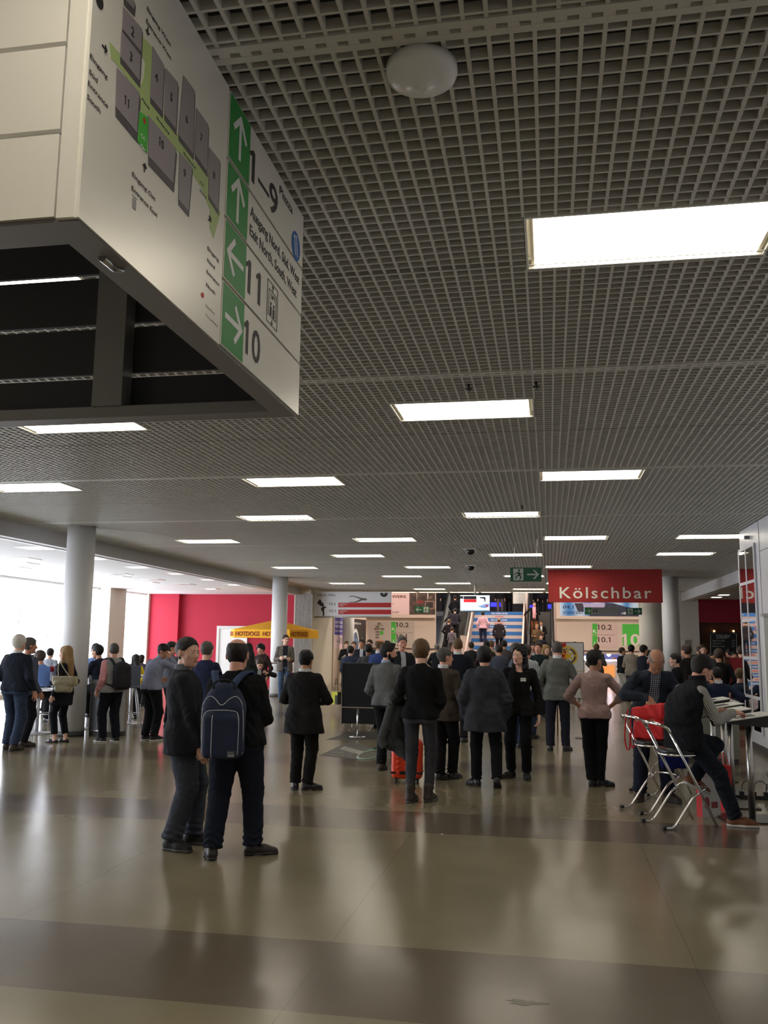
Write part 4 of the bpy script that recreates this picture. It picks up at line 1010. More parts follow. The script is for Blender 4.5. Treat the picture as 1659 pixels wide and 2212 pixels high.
crowd('man in black jacket with his back turned under the chalkboard', 1552, 1397, 18.5, 10, (16, 16, 18), hairc='brown', group=RG)
crowd('dark-haired man by the chalkboard looking left', 1576, 1398, 27, -50, (36, 30, 32), hairc='dark', group=RG)
crowd('black-haired man looking over the red partition', 1586, 1404, 23, 178, (24, 22, 26), hairc='black', group=RG)
crowd('man in black beside the mirrors at the chalkboard', 1600, 1391, 22, 5, (18, 18, 20), hairc='brown', group=RG)
def sitting(label, px, top, Y, face, seat, **k):
    p = at(px, top, Y); z0 = p.z-.80-seat   # crown is about .80 above the seat
    return crowd(label, px, top, Y, face, k.pop('col'), sit=True, pelvis=(0, 0, seat+.09), legL=(-.12, .42, max(.085, seat-.42)), legR=(.12, .42, max(.085, seat-.42)), kneL=(-.1, 1, 1), kneR=(.1, 1, 1), **k)
sitting('seated man in navy sweater with pale collar, back to the camera', 1550, 1437, 17, -4, .46, col=(34, 42, 62), kind='sweater', hairc='black', group=RG, collar=dict(m=collar_w))
sitting('seated man in navy suit and dark tie beside the mirrors', 1598, 1442, 17.6, 70, .44, col=(26, 32, 48), wear=[sw((200, 200, 204), nm='shirt'), jk((26, 32, 48), open_=.05)], hairth=.004, hairc='light', group=RG, head=(-5, 0, 0))
# left seating area
LG = 'people at the high tables at left'
sitting('seated man in blue shirt leaning on the white table', 98, 1424, 15.6, -80, .62, col=(96, 124, 178), kind='sweater', hairc='brown', group=LG, lean=12, armL=(-.15, .40, 1.0), armR=(.15, .40, 1.0))
crowd('man in pale grey shirt seen from behind, left of the near column', 109, 1397, 19, 0, (134, 140, 150), kind='sweater', hairc='dark', group=LG)
crowd('person in dark blue standing against the bright windows', 80, 1413, 20, 60, (40, 52, 90), hairc='light', group=LG)
sitting('seated person in dark red top behind the white table', 75, 1437, 17.5, 90, .5, col=(130, 24, 40), kind='sweater', hairc='dark', group=LG)
sitting('man in light blue shirt on a high chair at the bar table', 208, 1389, 17.2, 160, .74, col=(110, 138, 190), kind='sweater', hairc='dark', group=LG, skin='tan', armL=(-.15, .38, 1.1), armR=(.15, .38, 1.1))
sitting('man in black jacket on a high chair looking left', 226, 1391, 15.8, -75, .74, col=(24, 28, 40), hairc='black', group=LG, skin='tan', lean=14, armL=(-.1, .40, 1.08), armR=(.1, .40, 1.08))
crowd('dark-haired woman in yellow top at the far tables', 293, 1411, 18.5, -60, (220, 190, 30), kind='sweater', hair='long', hairc='dark', group=LG, wide=.88)
crowd('dark-haired person behind the yellow top', 306, 1412, 22, 20, (60, 50, 60), hair='bob', hairc='dark', group=LG)
crowd('man in grey suit with dark hair behind the pale blue shirt', 371, 1382, 17, 30, (86, 88, 98), hairc='dark', group=LG, head=(40, 0, 0))
crowd('grey-haired man in navy jacket between the two men talking', 447, 1380, 12.5, 10, (30, 36, 60), hairc='salt', group=LG)
crowd('woman with long black hair in dark green jacket in profile', 537, 1387, 20, -78, (44, 52, 50), hair='long', hairc='black', group=LG, skin='fair', wide=.9, head=(0, -10, 0), armL=(-.1, .3, 1.05))
crowd('man in black cap and dark leather jacket under the parasol', 566, 1388, 22, 196, (52, 38, 38), hair='short', hairth=.03, hairc='black', group=LG, under=False, head=(0, -20, 0))
sitting('man bent over the round table below the black cap', 557, 1417, 21, 150, .48, col=(40, 36, 40), hairc='brown', group=LG, lean=20, head=(0, -35, 0))
# on the escalators, the stairs and the upper floor
SY0, SY1, SZ = 43.0, 48.5, 3.43
def on_slope(label, px, top, face, col, H=1.76, **k):
    Y = 43.5
    for _ in range(60):
        zf = max(0, min(SZ, (Y-SY0)/(SY1-SY0)*SZ)); e = at(px, top, Y).z-(zf+H); Y += (e/(SZ/(SY1-SY0)))*-(-1)*.5
        Y = max(43.2, min(51, Y))
    zf = max(0, min(SZ, (Y-SY0)/(SY1-SY0)*SZ)); zf = SZ if Y > 48.25 else min(SZ, math.ceil(zf/(SZ/19)-.35)*(SZ/19))
    p = at(px, top, Y); k.setdefault('group', 'people on the stairs and escalators'); hm = k.pop('Hm', 2.0)
    o = crowd(label, px, top, Y, face, col, z=zf, Hmax=H, **k); return o
on_slope('man in black suit near the top of the left escalator', 983, 1284, 0, (16, 16, 20))
on_slope('man in charcoal shirt holding the handrail of the left escalator', 983, 1311, 0, (44, 42, 50), kind='sweater', armL=(-.55, .25, 1.05))
on_slope('bald man in black jacket with orange stripes on the left escalator', 969, 1334, 10, (30, 22, 24), hair='ring', hairth=.003, hairc='light', H=1.7)
on_slope('man in grey shirt bending low on the left escalator', 976, 1353, 20, (100, 92, 98), kind='sweater', hairc='brown', H=1.66)
on_slope('man in pink shirt with a dark shoulder bag climbing the blue stairs', 1043, 1318, 0, (206, 160, 172), kind='sweater', hairc='dark', tr=(34, 36, 56), armL=(-.27, .02, .86), armR=(.25, .07, .9))
on_slope('bald man in black suit climbing the blue stairs', 1078, 1337, 0, (38, 34, 36), hair='ring', hairth=.003, hairc='light', wear=[jk((38, 34, 36), hem=-.2)], fat=1.05, armL=(-.28, .02, .84), armR=(.28, .02, .84))
on_slope('man in pink shirt and open black jacket riding the right escalator down', 1154, 1302, 184, (18, 16, 18), wear=[sw((214, 150, 160), nm='shirt'), jk((18, 16, 18), open_=.08, hem=-.2)], tr=(110, 66, 40), hairc='black', armR=(.5, .22, 1.0))
on_slope('woman in black jacket and white blouse on the right escalator', 1169, 1339, 180, (20, 20, 24), wear=[sw((220, 214, 212), nm='blouse'), jk((20, 20, 24), open_=.05)], hairc='dark', hair='short', H=1.66, wide=.88)
on_slope('person in patterned scarf on the right escalator', 1160, 1351, 182, (90, 72, 50), hairc='blond', under=False, H=1.66)
on_slope('young man in dark sweater with white collar low on the right escalator', 1169, 1367, 180, (22, 26, 38), kind='sweater', hairc='black', collar=dict(m=collar_w), H=1.7)
UG = 'people on the upper floor'
for lab, px, Y, f, c_, t_ in (('person in black coat and grey trousers on the upper floor behind the screen', 1080, 50.2, 0, (20, 20, 24), (96, 84, 84)), ('person in black on the upper floor beside the white pole', 1100, 51, 180, (18, 18, 22), (16, 16, 20)),
                         ('person in dark suit on the upper floor above the right escalator', 1172, 50.6, 0, (18, 20, 26), (18, 18, 24)), ('person in black with white shirt front on the upper floor', 1162, 52, 180, (14, 14, 18), (14, 14, 18)), ('person in dark coat at the top of the left escalator', 962, 50.5, 180, (20, 20, 26), (18, 18, 22))):
    p = at(px, 1300, Y); person(lab, (p.x, p.y, SZ), f, 1.76, hands=False, vox=.017, group=UG, hair='short', eyes=False, wear=[jk(c_)], tr=t_)
# ================================================================ THE BIG DIRECTION SIGN hung under the ceiling
SX, SYa, SYb, SYc = -1.13, 1.905, 2.875, 3.885
SZ0, SZ1, SXL = 2.735, 3.722, -2.95
sign = empty('direction_sign', (SX, SYa, SZ0), 0, 'large silver box sign with hall map and green arrows under the ceiling', 'sign')
sign.location = (0, 0, 0)
seams = [at(140, 472, SYa).z, at(148, 281, SYa).z, at(155, 92, SYa).z]
ph = seams[1]-seams[0]; zs = [SZ0+.0]+[seams[1], seams[2], seams[2]+ph, seams[2]+2*ph, SZ1]
zs = [z for z in zs if z < SZ1-.05]+[SZ1]
bm = bmesh.new(); flat_map = bm_box(SX-.012, SX, SYa, SYb-.004, SZ0, SZ1)
put('map_panel', flat_map, sign_silver, sign)
zp = [SZ0, 2.985, 3.222, 3.450, SZ1]
for a, b_ in zip(zp[:-1], zp[1:]):
    bm = bmesh.new(); box(bm, SX-.018, SX+.002, SYb+.004, SYc, a+.006, b_-.006); put('arrow_plate', bm, sign_silver, sign)
for a, b_ in zip(zs[:-1], zs[1:]):
    bm = bmesh.new(); box(bm, SXL, SX-.068, SYa, SYa+.02, a+.007, b_-.007); put('side_plate', bm, sign_silver, sign)
bm = bmesh.new(); box(bm, SX-.06, SX-.012, SYa-.004, SYa+.045, SZ0, SZ1); put('corner_post', bm, sign_silver, sign)
bm = bmesh.new()                                         # bottom frame, inner posts
for a in ((SX-.10, SX-.006, SYa+.01, SYc-.01), (SXL, SX-.10, SYa+.01, SYa+.13), (SXL, SX-.10, SYc-.12, SYc-.01), (SXL-.1, SXL, SYa+.01, SYc-.01)): box(bm, *a, SZ0-.004, SZ0+.05)
box(bm, -2.10, -1.95, SYc-.13, SYc-.035, SZ0+.05, SZ1); box(bm, SX-.10, SX-.02, SYc-.13, SYc-.035, SZ0+.05, SZ1)
box(bm, SX-.05, SX-.02, SYa+.05, SYc-.1, SZ0+.05, SZ0+.09)
put('frame', bm, sign_frame, sign)
inz = [SZ0, at(100, 822, SYc).z, at(100, 716, SYc).z, at(100, 608, SYc).z, SZ1]
for a, b_ in zip(inz[:-1], inz[1:]):
    put('rear_plate', bm_box(SXL, SX-.02, SYc-.02, SYc, a+.012, b_-.012), sign_dark, sign)
put('inner_lining', bm_box(SX-.022, SX-.0125, SYa+.05, SYc-.13, SZ0+.05, SZ1), sign_dark, sign)
bm = bmesh.new(); tube(bm, [(SX-.05, 2.12, SZ0-.006), (SX-.05, 2.19, SZ0-.006)], .012, 8); tube(bm, [(SX-.055, 2.19, SZ0-.008), (SX-.03, 2.21, SZ0-.008)], .009, 8)
put('latch', bm, steel, sign)
bm = bmesh.new(); box(bm, SXL, SX-.03, 2.85, 2.9, SZ1, SZ1+.05); put('hanger', bm, sign_frame, sign)
WM = frame((SX, SYa, SZ0), (0, 1, 0), (0, 0, 1))
def mp(px, py):
    p = atx(px, py, SX); return (p.y-SYa, p.z-SZ0)
def cr(x, y): return mp(x/2.4044, y/2.4044)               # coordinates read off an enlarged view
halls = {'2': [(638,35),(735,150),(730,270),(632,150)], '3': [(630,165),(728,290),(720,420),(622,295)], '11': [(605,350),(720,480),(708,690),(598,555)],
 '4': [(790,240),(850,340),(838,580),(778,505)], '5': [(860,355),(922,430),(910,670),(852,595)], '6': [(950,390),(1008,470),(1000,800),(925,700)],
 '7': [(1018,560),(1080,650),(1072,890),(1010,800)], '8': [(1085,765),(1140,835),(1130,1090),(1080,1010)], '9': [(930,790),(995,865),(975,1095),(925,1035)],
 '10': [(768,600),(910,770),(895,950),(768,810)], '1': [(640,-60),(697,10),(692,48),(640,-10)]}
street = [[(566,215),(655,318),(722,430),(735,440),(745,400),(752,330),(735,280),(740,190),(790,245),(790,340),(775,500),(852,600),(925,705),(1005,835),(1080,905),(1098,1010),(1145,1105),(1108,1240),(1088,1185),(1090,1090),(1040,965),(925,790),(765,598),(738,600),(716,520),(648,385),(575,300)]]
m_hall = mat('map_grey', srgb(150, 142, 146), .5); m_shade = mat('map_dark_grey', srgb(86, 80, 84), .5); m_street = mat('map_pale_green', srgb(176, 196, 130), .5); m_red = mat('map_red', srgb(205, 48, 44), .5)
bm = bmesh.new()
for s_ in street: flat(bm, WM, [cr(*p) for p in s_], 0.0002, .0010)
put('map_streets', bm, m_street, sign)
bm = bmesh.new()
for k, (n, pts) in enumerate(halls.items()):
    q_ = [cr(*p) for p in pts]; d = .016 if n in ('10', '11') else .011
    flat(bm, WM, [q_[0], q_[1], (q_[1][0]+d*.8, q_[1][1]-d), (q_[2][0]+d*.8, q_[2][1]-d*1.6), (q_[3][0]+d*.3, q_[3][1]-d*1.6), q_[3]], .0005+k*.00005, .0014+k*.00005)
put('map_hall_shade', bm, m_shade, sign)
bm = bmesh.new()
for k, (n, pts) in enumerate(halls.items()): flat(bm, WM, [cr(*p) for p in pts], .001, .0024)
put('map_halls', bm, m_hall, sign)
bm = bmesh.new(); flat(bm, WM, [cr(*p) for p in [(722,580),(766,612),(760,795),(712,735)]], .001, .003); put('map_hall_highlight', bm, green_bright, sign)
bm = bmesh.new()
for (x, y, r) in ((745, 628, .0085), (1050, 1533, .0085)):
    c_ = cr(x, y); flat(bm, WM, [(c_[0]+r*math.cos(a), c_[1]+r*math.sin(a)) for a in np.linspace(0, 2*PI, 20)[:-1]], .0005, .0036)
put('map_marker', bm, m_red, sign)
for n, x, y in (('2', 684, 165), ('3', 676, 295), ('11', 655, 530), ('4', 808, 400), ('5', 886, 505), ('6', 966, 620), ('7', 1042, 715), ('8', 1108, 910), ('9', 955, 900), ('10', 835, 745)):
    c_ = cr(x, y); text_mesh(n, letter_black, WM, c_[0], c_[1]-.013, .027, None, sign, 'hall_number', bold=.025, align='CENTER', lift=.0032, depth=.0004)
for t_, x, y, h_, xe in (('Eingang West', 762, 45, .0135, 895), ('Entrance West', 757, 108, .0135, 897), ('Eingang', 466, 292, .0135, 563), ('Süd', 461, 372, .0135, 507), ('Entrance', 455, 432, .0135, 566), ('South', 450, 502, .0135, 525),
    ('Eingang Ost', 685, 905, .0135, 812), ('Entrance East', 682, 978, .0135, 823), ('Eingang', 1077, 1290, .0135, 1137), ('Nord', 1075, 1352, .0135, 1115), ('Entrance', 1072, 1412, .0135, 1139), ('North', 1070, 1480, .0135, 1117),
    ('Piazza', 735, 515, .008, 778), ('Boulevard', 812, 612, .008, 880), ('Boulevard', 952, 795, .008, 1015), ('CC', 1037, 945, .009, 1058), ('Nord', 1037, 990, .009, 1070)):
    a = cr(x, y); rx = cr(xe, y)[0]; w_ = rx-a[0]; text_mesh(t_, letter_black, WM, a[0], a[1]-h_*.3, h_, w_, sign, bold=.01, lift=.0016, depth=.0004)
for t_, x, y, xe in (('Standort', 1066, 1590, 1115), ('You are here', 1066, 1640, 1131)):
    a = cr(x, y); text_mesh(t_, mat('letter_grey', (.25, .24, .23), .6), WM, a[0], a[1], .009, cr(xe, y)[0]-a[0], sign, lift=.0016, depth=.0004)
for t_, x, y in (('CC', 722, 705), ('Ost', 722, 760)):
    a = cr(x, y); text_mesh(t_, letter_white, WM, a[0]+.003, a[1], .012, .030, sign, bold=.01, lift=.0035, depth=.0004)
bm = bmesh.new()
for x, y, ang in ((540, 250, 0), (765, 160, -PI/2), (748, 872, PI/2), (1086, 1138, PI/4)):
    c_ = cr(x, y); arrow(bm, WM, c_[0], c_[1], .026, ang, .0035, .001, .003)
c_ = cr(515, 5); flat(bm, WM, [(c_[0]+.02*math.cos(a), c_[1]+.02*math.sin(a)) for a in np.linspace(0, 2*PI, 24)[:-1]], .001, .002)
put('map_arrows', bm, letter_black, sign)
bm = bmesh.new(); c_ = cr(695, 1060); flat(bm, WM, rect(c_[0]-.010, c_[1]-.014, c_[0]+.010, c_[1]+.014), .001, .002); flat(bm, WM, rect(c_[0]-.014, c_[1]+.02, c_[0]+.014, c_[1]+.022), .001, .002)
put('tram_symbol', bm, mat('symbol_grey', (.35, .34, .33), .6), sign)
# plates with arrows
WP = frame((SX+.002, SYb+.004, 0), (0, 1, 0), (0, 0, 1))
def pl(px, py):
    p = atx(px, py, SX+.002); return (p.y-SYb-.004, p.z)
gw = pl(524, 760)[0]
for i, ang in ((3, PI/2), (2, PI/2), (1, PI), (0, 0)):
    z0, z1 = zp[i]+.006, zp[i+1]-.006
    bm = bmesh.new(); flat(bm, WP, rect(.004, z0+.004, gw, z1-.004), .0002, .0012); put('green_field', bm, green_sign, sign)
    bm = bmesh.new(); arrow(bm, WP, gw/2, (z0+z1)/2, .17, ang, .022, .0012, .0026); put('arrow', bm, letter_white, sign)
def plate_text(t_, px0, px1, py, h_, **k):
    a = pl(px0, py); b_ = pl(px1, py); return a, b_
text_mesh('1–9', letter_black, WP, gw+.03, zp[3]+.05, .135, .34, sign, bold=.015, lift=.0012, depth=.0008)
a = pl(601, 400); text_mesh('Piazza', letter_black, WP, a[0]+.02, zp[4]-.085, .040, .20, sign, bold=.01, lift=.0012, depth=.0008)
text_mesh('Ausgang Nord, Süd, West', letter_black, WP, gw+.03, zp[3]-.095, .046, .70, sign, bold=.012, lift=.0012, depth=.0008)
text_mesh('Exit North, South, West', letter_black, WP, gw+.03, zp[3]-.175, .046, .66, sign, bold=.012, lift=.0012, depth=.0008)
text_mesh('11', letter_black, WP, gw+.03, zp[1]+.055, .135, .15, sign, bold=.015, lift=.0012, depth=.0008)
text_mesh('10', letter_black, WP, gw+.03, zp[0]+.06, .135, .17, sign, bold=.015, lift=.0012, depth=.0008)
c_ = (gw+.66, zp[3]+.115-.02)
bm = bmesh.new(); flat(bm, WP, [(c_[0]+.068*math.cos(t), c_[1]-.03+.068*math.sin(t)) for t in np.linspace(0, 2*PI, 30)[:-1]], .0005, .0016); put('blue_disc', bm, mat('disc_blue', srgb(32, 96, 176), .5), sign)
bm = bmesh.new()
for k in (-1, 1): stroke(bm, WP, (c_[0]+k*.018-.015, c_[1]+.015), (c_[0]+k*.014+.01, c_[1]-.075), .010, .0016, .003)
stroke(bm, WP, (c_[0]-.04, c_[1]-.0), (c_[0]+.01, c_[1]+.02), .006, .0016, .003); put('disc_symbol', bm, letter_white, sign)
bm = bmesh.new(); cx, cy = gw+.34, (zp[1]+zp[2])/2
for a, b_ in (((-.07, -.09), (.07, -.09)), ((.07, -.09), (.07, .09)), ((.07, .09), (-.07, .09)), ((-.07, .09), (-.07, -.09)), ((-.05, -.055), (.05, -.055)), ((.05, -.055), (.05, .055)), ((.05, .055), (-.05, .055)), ((-.05, .055), (-.05, -.055))):
    stroke(bm, WP, (cx+a[0], cy+a[1]), (cx+b_[0], cy+b_[1]), .003, .0005, .0018)
for sgn in (-1, 1):
    flat(bm, WP, rect(cx+sgn*.02-.011, cy-.05, cx+sgn*.02+.011, cy-.012), .0005, .0018); flat(bm, WP, [(cx+sgn*.02+.008*math.cos(t), cy+.0+.008*math.sin(t)) for t in np.linspace(0, 2*PI, 12)[:-1]], .0005, .0018)
arrow(bm, WP, cx, cy+.072, .026, PI/2, .003, .0005, .002); arrow(bm, WP, cx, cy-.074, .026, -PI/2, .003, .0005, .002)
put('lift_symbol', bm, letter_black, sign); text_mesh('LIFT', letter_black, WP, cx, cy+.022, .020, .06, sign, align='CENTER')

# ================================================================ HANGING AND WALL SIGNS
def wall_frame(x0, z0, Y): return frame((x0, Y, z0), (1, 0, 0), (0, 0, 1))
def panel_px(name, label, cat, px0, py0, px1, py1, Y, m, thick=.02, group=None, **k):
    """a flat sign facing the camera at depth Y whose corners are (px0,py0) top-left and (px1,py1) bottom-right"""
    a = at(px0, py0, Y); b_ = at(px1, py1, Y); t = empty(name, (0, 0, 0), 0, label, cat, group)
    put(k.get('part', 'panel'), bm_box(a.x, b_.x, Y, Y+thick, b_.z, a.z), m, t)
    W = wall_frame(a.x, b_.z, Y)
    L = lambda px, py: ((at(px, py, Y).x-a.x), (at(px, py, Y).z-b_.z))
    return t, W, L, b_.x-a.x, a.z-b_.z
def tx(t, W, L, s_, px0, px1, pyb, pyt, m, **k):
    a = L(px0, pyb); b_ = L(px1, pyt); return text_mesh(s_, m, W, a[0], a[1], b_[1]-a[1], b_[0]-a[0], t, **k)
def poly(t, W, L, nm, m, pts, z0=.0003, z1=.002):
    bm = bmesh.new(); flat(bm, W, [L(*p) for p in pts], z0, z1); return put(nm, bm, m, t)
def rods(t, pts, Y, z0, m=None, r=.006):
    for x in pts:
        bm = bmesh.new(); tube(bm, [(x, Y, z0), (x, Y, CEIL+.02)], r, 8); put('rod', bm, m or steel, t)
# red bar banner
t, W, L, w_, h_ = panel_px('banner', 'red banner reading Kölschbar hung under the ceiling at right', 'banner', 1184, 1230, 1432, 1302, 25, mat('banner_red', srgb(160, 46, 44), .85), .012, part='cloth')
tx(t, W, L, 'Kölschbar', 1209, 1407, 1292, 1267, mat('letter_cream', (.72, .68, .62), .6), bold=.012, space=1.2)
rods(t, [at(1190, 1230, 25).x, at(1310, 1230, 25).x, at(1428, 1230, 25).x], 25.01, at(1300, 1232, 25).z)
def running_man(t, W, x, y, s_, flip=1):
    bm = bmesh.new(); Q = lambda a, b_: (x+a*s_*flip, y+b_*s_)
    for a, b_, th in (((-.02, .18), (.10, -.06), .15), ((.10, -.06), (-.16, -.14), .10), ((-.16, -.14), (-.20, -.36), .09), ((.10, -.06), (.22, -.20), .10), ((.22, -.20), (.10, -.40), .09), ((0, .16), (-.22, .10), .07), ((-.22, .10), (-.28, -.04), .07), ((.02, .16), (.16, .04), .07), ((.16, .04), (.30, .08), .07)):
        p0, p1 = Q(*a), Q(*b_); stroke(bm, W, p0, p1, th*s_, .0022, .0036)
    flat(bm, W, [Q(.06+.085*math.cos(k), .32+.085*math.sin(k)) for k in np.linspace(0, 2*PI, 14)[:-1]][::flip], .0022, .0036)
    return put('running_figure', bm, exit_green, t)
def exit_sign(label, px0, py0, px1, py1, Y, right=True, ceil=True):
    t, W, L, w_, h_ = panel_px('exit_sign', label, 'exit sign', px0, py0, px1, py1, Y, exit_green, .04)
    bm = bmesh.new(); cx = w_*.26 if right else w_*.76
    flat(bm, W, rect(cx-.16*w_, h_*.08, cx+.16*w_, h_*.92), .0005, .002); put('door_field', bm, mat('sign_pale_grey', (.5, .52, .48), .5), t)
    running_man(t, W, cx, h_/2, h_*.92, 1 if right else -1)
    bm = bmesh.new(); ax = w_*.72 if right else w_*.27; arrow(bm, W, ax, h_/2, w_*.36, 0 if right else PI, h_*.10, .0005, .002); put('arrow', bm, mat('sign_pale_grey', (.5, .52, .48), .5), t)
    if ceil:
        x0 = at(px0, py0, Y).x; rods(t, [x0+.08, x0+w_-.08], Y+.02, at(px0, py0, Y).z-.01)
    return t
exit_sign('green exit sign with running man hung left of the red banner', 1102, 1226, 1170, 1256, 17)
exit_sign('green exit sign with arrow to the left in front of the dark poster', 896, 1310, 928, 1324, 36.2, right=False)
exit_sign('small green exit sign with arrow to the right below the red banner', 1352, 1313, 1387, 1328, 33)
t, W, L, w_, h_ = panel_px('toilet_sign', 'grey sign with two small figures and green arrow under the red banner', 'sign', 1263, 1312, 1335, 1328, 33.4, mat('sign_mid_grey', (.22, .22, .21), .5), .04)
poly(t, W, L, 'green_field', mat('sign_green_dim', srgb(40, 120, 48), .5), [(1263, 1327), (1277, 1326), (1277, 1312), (1263, 1312)]); c_ = L(1270, 1319.5)
bm = bmesh.new(); arrow(bm, W, c_[0], c_[1], .18, 0, .02, .002, .004); put('arrow', bm, mat('sign_pale_grey', (.5, .52, .48), .5), t)
bm = bmesh.new()
for px in (1283, 1288.5):
    a = L(px, 1323); b_ = L(px, 1319); stroke(bm, W, a, b_, .05, .001, .003); a = L(px, 1317.3); flat(bm, W, [(a[0]+.025*math.cos(k), a[1]+.025*math.sin(k)) for k in np.linspace(0, 2*PI, 12)[:-1]], .001, .003)
put('figures', bm, letter_black, t); x0 = at(1265, 1312, 33.4).x; rods(t, [x0+.05, x0+w_-.05], 33.42, at(1263, 1312, 33.4).z-.01)
# hall banner
t, W, L, w_, h_ = panel_px('hall_banner', 'white hall banner listing 10.2 and 10.1 with pliers and spray gun', 'banner', 679, 1278, 845, 1332, 33.5, mat('banner_white', (.80, .82, .85), .5), .03)
tx(t, W, L, 'HALLE', 686, 705, 1287.5, 1282.5, letter_black, bold=.01); tx(t, W, L, 'HALL', 709, 725, 1287.5, 1282.5, letter_black, shear=.25)
tx(t, W, L, '10.2', 711.5, 725, 1307.5, 1301.5, letter_black); tx(t, W, L, '10.1', 711.5, 725, 1322.5, 1316.5, letter_black)
mr = mat('bar_red', srgb(196, 32, 36), .5)
poly(t, W, L, 'red_bar', mr, [(731, 1312), (845, 1312), (845, 1302), (731, 1302)]); poly(t, W, L, 'red_bar', mr, [(731, 1327), (845, 1327), (845, 1317), (731, 1317)])
for py in (1306, 1321):
    tx(t, W, L, 'WERKZEUGE', 733, 750, py, py-2.4, letter_white, bold=.02); tx(t, W, L, 'TOOLS', 733, 742, py+3.6, py+1.2, letter_white, bold=.02)
C7 = lambda x, y: (660+x*.1808, 1270+y*.1808)
poly(t, W, L, 'spray_gun', letter_black, [C7(*p) for p in [(140,180),(165,138),(185,145),(190,165),(210,180),(222,205),(218,222),(245,225),(245,240),(228,242),(222,265),(225,300),(222,335),(205,335),(205,290),(190,270),(183,245),(205,225),(190,215),(175,215),(165,200),(145,190)]][::-1])
poly(t, W, L, 'pliers', mat('pliers_grey', (.12, .11, .10), .5), [C7(*p) for p in [(523,98),(560,92),(620,105),(660,118),(720,125),(740,138),(715,150),(680,148),(650,160),(600,175),(523,172),(530,165),(590,165),(635,145),(655,135),(610,115),(560,102),(525,108)]][::-1])
c_ = L(*C7(937, 62)); R_ = .16
bm = bmesh.new(); flat(bm, W, [(c_[0]+(R_*(1.0 if k % 2 else .86))*math.cos(a), c_[1]+(R_*(1.0 if k % 2 else .86))*math.sin(a)) for k, a in enumerate(np.linspace(PI*.99, PI*2.01, 25))], .001, .003); put('saw_blade', bm, letter_black, t)
bm = bmesh.new(); flat(bm, W, [(c_[0]+.03*math.cos(a), c_[1]+.03*math.sin(a)-.02) for a in np.linspace(0, 2*PI, 16)[:-1]], .003, .005); put('blade_hole', bm, letter_white, t)
bm = bmesh.new(); p0 = at(679, 1332, 33.5); p1 = at(845, 1332, 33.5); tube(bm, [(p0.x, 33.51, p0.z-.015), (p1.x, 33.51, p1.z-.015)], .022, 10); put('bottom_rail', bm, steel, t)
rods(t, [at(690, 1279, 33.5).x, at(835, 1279, 33.5).x], 33.52, at(760, 1279, 33.5).z-.01)
# monitor
t, W, L, w_, h_ = panel_px('monitor', 'lit flat screen hanging on a pole before the escalators', 'monitor', 993, 1284.5, 1059, 1322, 31, black_plastic, .07, part='case')
scr = lambda n, c, e=1.0: mat(n, c, .3, emit=e)
poly(t, W, L, 'screen', scr('screen_white', (.75, .86, .95), 1.5), [(994.5, 1320), (1057.5, 1320), (1057.5, 1286), (994.5, 1286)], .0005, .0015)
C8 = lambda x, y: (930+x*.1808, 1270+y*.1808)
poly(t, W, L, 'screen_bar', scr('screen_black', (.02, .02, .03), .1), [C8(395, 135), C8(548, 135), C8(548, 97), C8(395, 97)], .0015, .0025)
poly(t, W, L, 'screen_bar', scr('screen_red', (.55, .02, .03), 1.0), [C8(395, 172), C8(548, 172), C8(548, 136), C8(395, 136)], .0015, .0025)
poly(t, W, L, 'screen_logo', scr('screen_black', (.02, .02, .03), .1), [C8(355, 130), C8(392, 130), C8(392, 97), C8(355, 97)], .0015, .0025)
poly(t, W, L, 'screen_drill', scr('screen_black', (.02, .02, .03), .1), [C8(*p) for p in [(585,110),(650,108),(658,125),(655,165),(645,165),(640,130),(590,122)]][::-1], .0015, .0025)
poly(t, W, L, 'screen_map', scr('screen_blue', (.25, .38, .68), 1.0), [C8(*p) for p in [(550,212),(600,212),(640,195),(697,185),(697,225),(660,242),(610,238)]][::-1], .0015, .0025)
poly(t, W, L, 'screen_mark', scr('screen_red', (.55, .02, .03), 1.0), [C8(*p) for p in [(652,215),(680,203),(692,215),(668,228)]][::-1], .0025, .0035)
poly(t, W, L, 'screen_ticker', scr('screen_dim', (.35, .5, .65), .8), [C8(357, 276), C8(700, 276), C8(700, 262), C8(357, 262)], .0015, .0025)
bm = bmesh.new(); px_ = at(1026, 1284, 31.04); tube(bm, [(px_.x, 31.04, px_.z-.05), (px_.x, 31.04, CEIL+.02)], .03, 12); put('pole', bm, mat('pole_grey', (.4, .4, .4), .4), t)
# posters on the parapet of the upper floor
Yp = BY-.005
t, W, L, w_, h_ = panel_px('poster', 'pale pink poster ending in WERK above the left back wall', 'poster', 800, 1280, 884, 1327, Yp, mat('poster_pink', srgb(228, 196, 196), .7), .004)
tx(t, W, L, 'WERK', 846.5, 879, 1291.5, 1285.5, mat('letter_brown', srgb(92, 40, 40), .6), bold=.03); tx(t, W, L, 'n', 846.5, 850.5, 1305.5, 1302, letter_dark); tx(t, W, L, 'E-069', 848, 861.5, 1324.5, 1320.5, letter_dark)
pd = bpy.data.materials.new('poster_dark_tools'); pd.use_nodes = True; nt = pd.node_tree
vo = nt.nodes.new('ShaderNodeTexVoronoi'); vo.distance = 'CHEBYCHEV'; vo.inputs['Scale'].default_value = 3.2; tc = nt.nodes.new('ShaderNodeTexCoord'); nt.links.new(tc.outputs['Object'], vo.inputs['Vector'])
cr_ = nt.nodes.new('ShaderNodeValToRGB'); cr_.color_ramp.elements[0].color = (.03, .018, .014, 1); cr_.color_ramp.elements[1].color = (.22, .12, .09, 1); e_ = cr_.color_ramp.elements.new(.55); e_.color = (.07, .04, .035, 1)
nt.links.new(vo.outputs['Distance'], cr_.inputs[0]); nt.links.new(cr_.outputs[0], nt.nodes['Principled BSDF'].inputs['Base Color'])
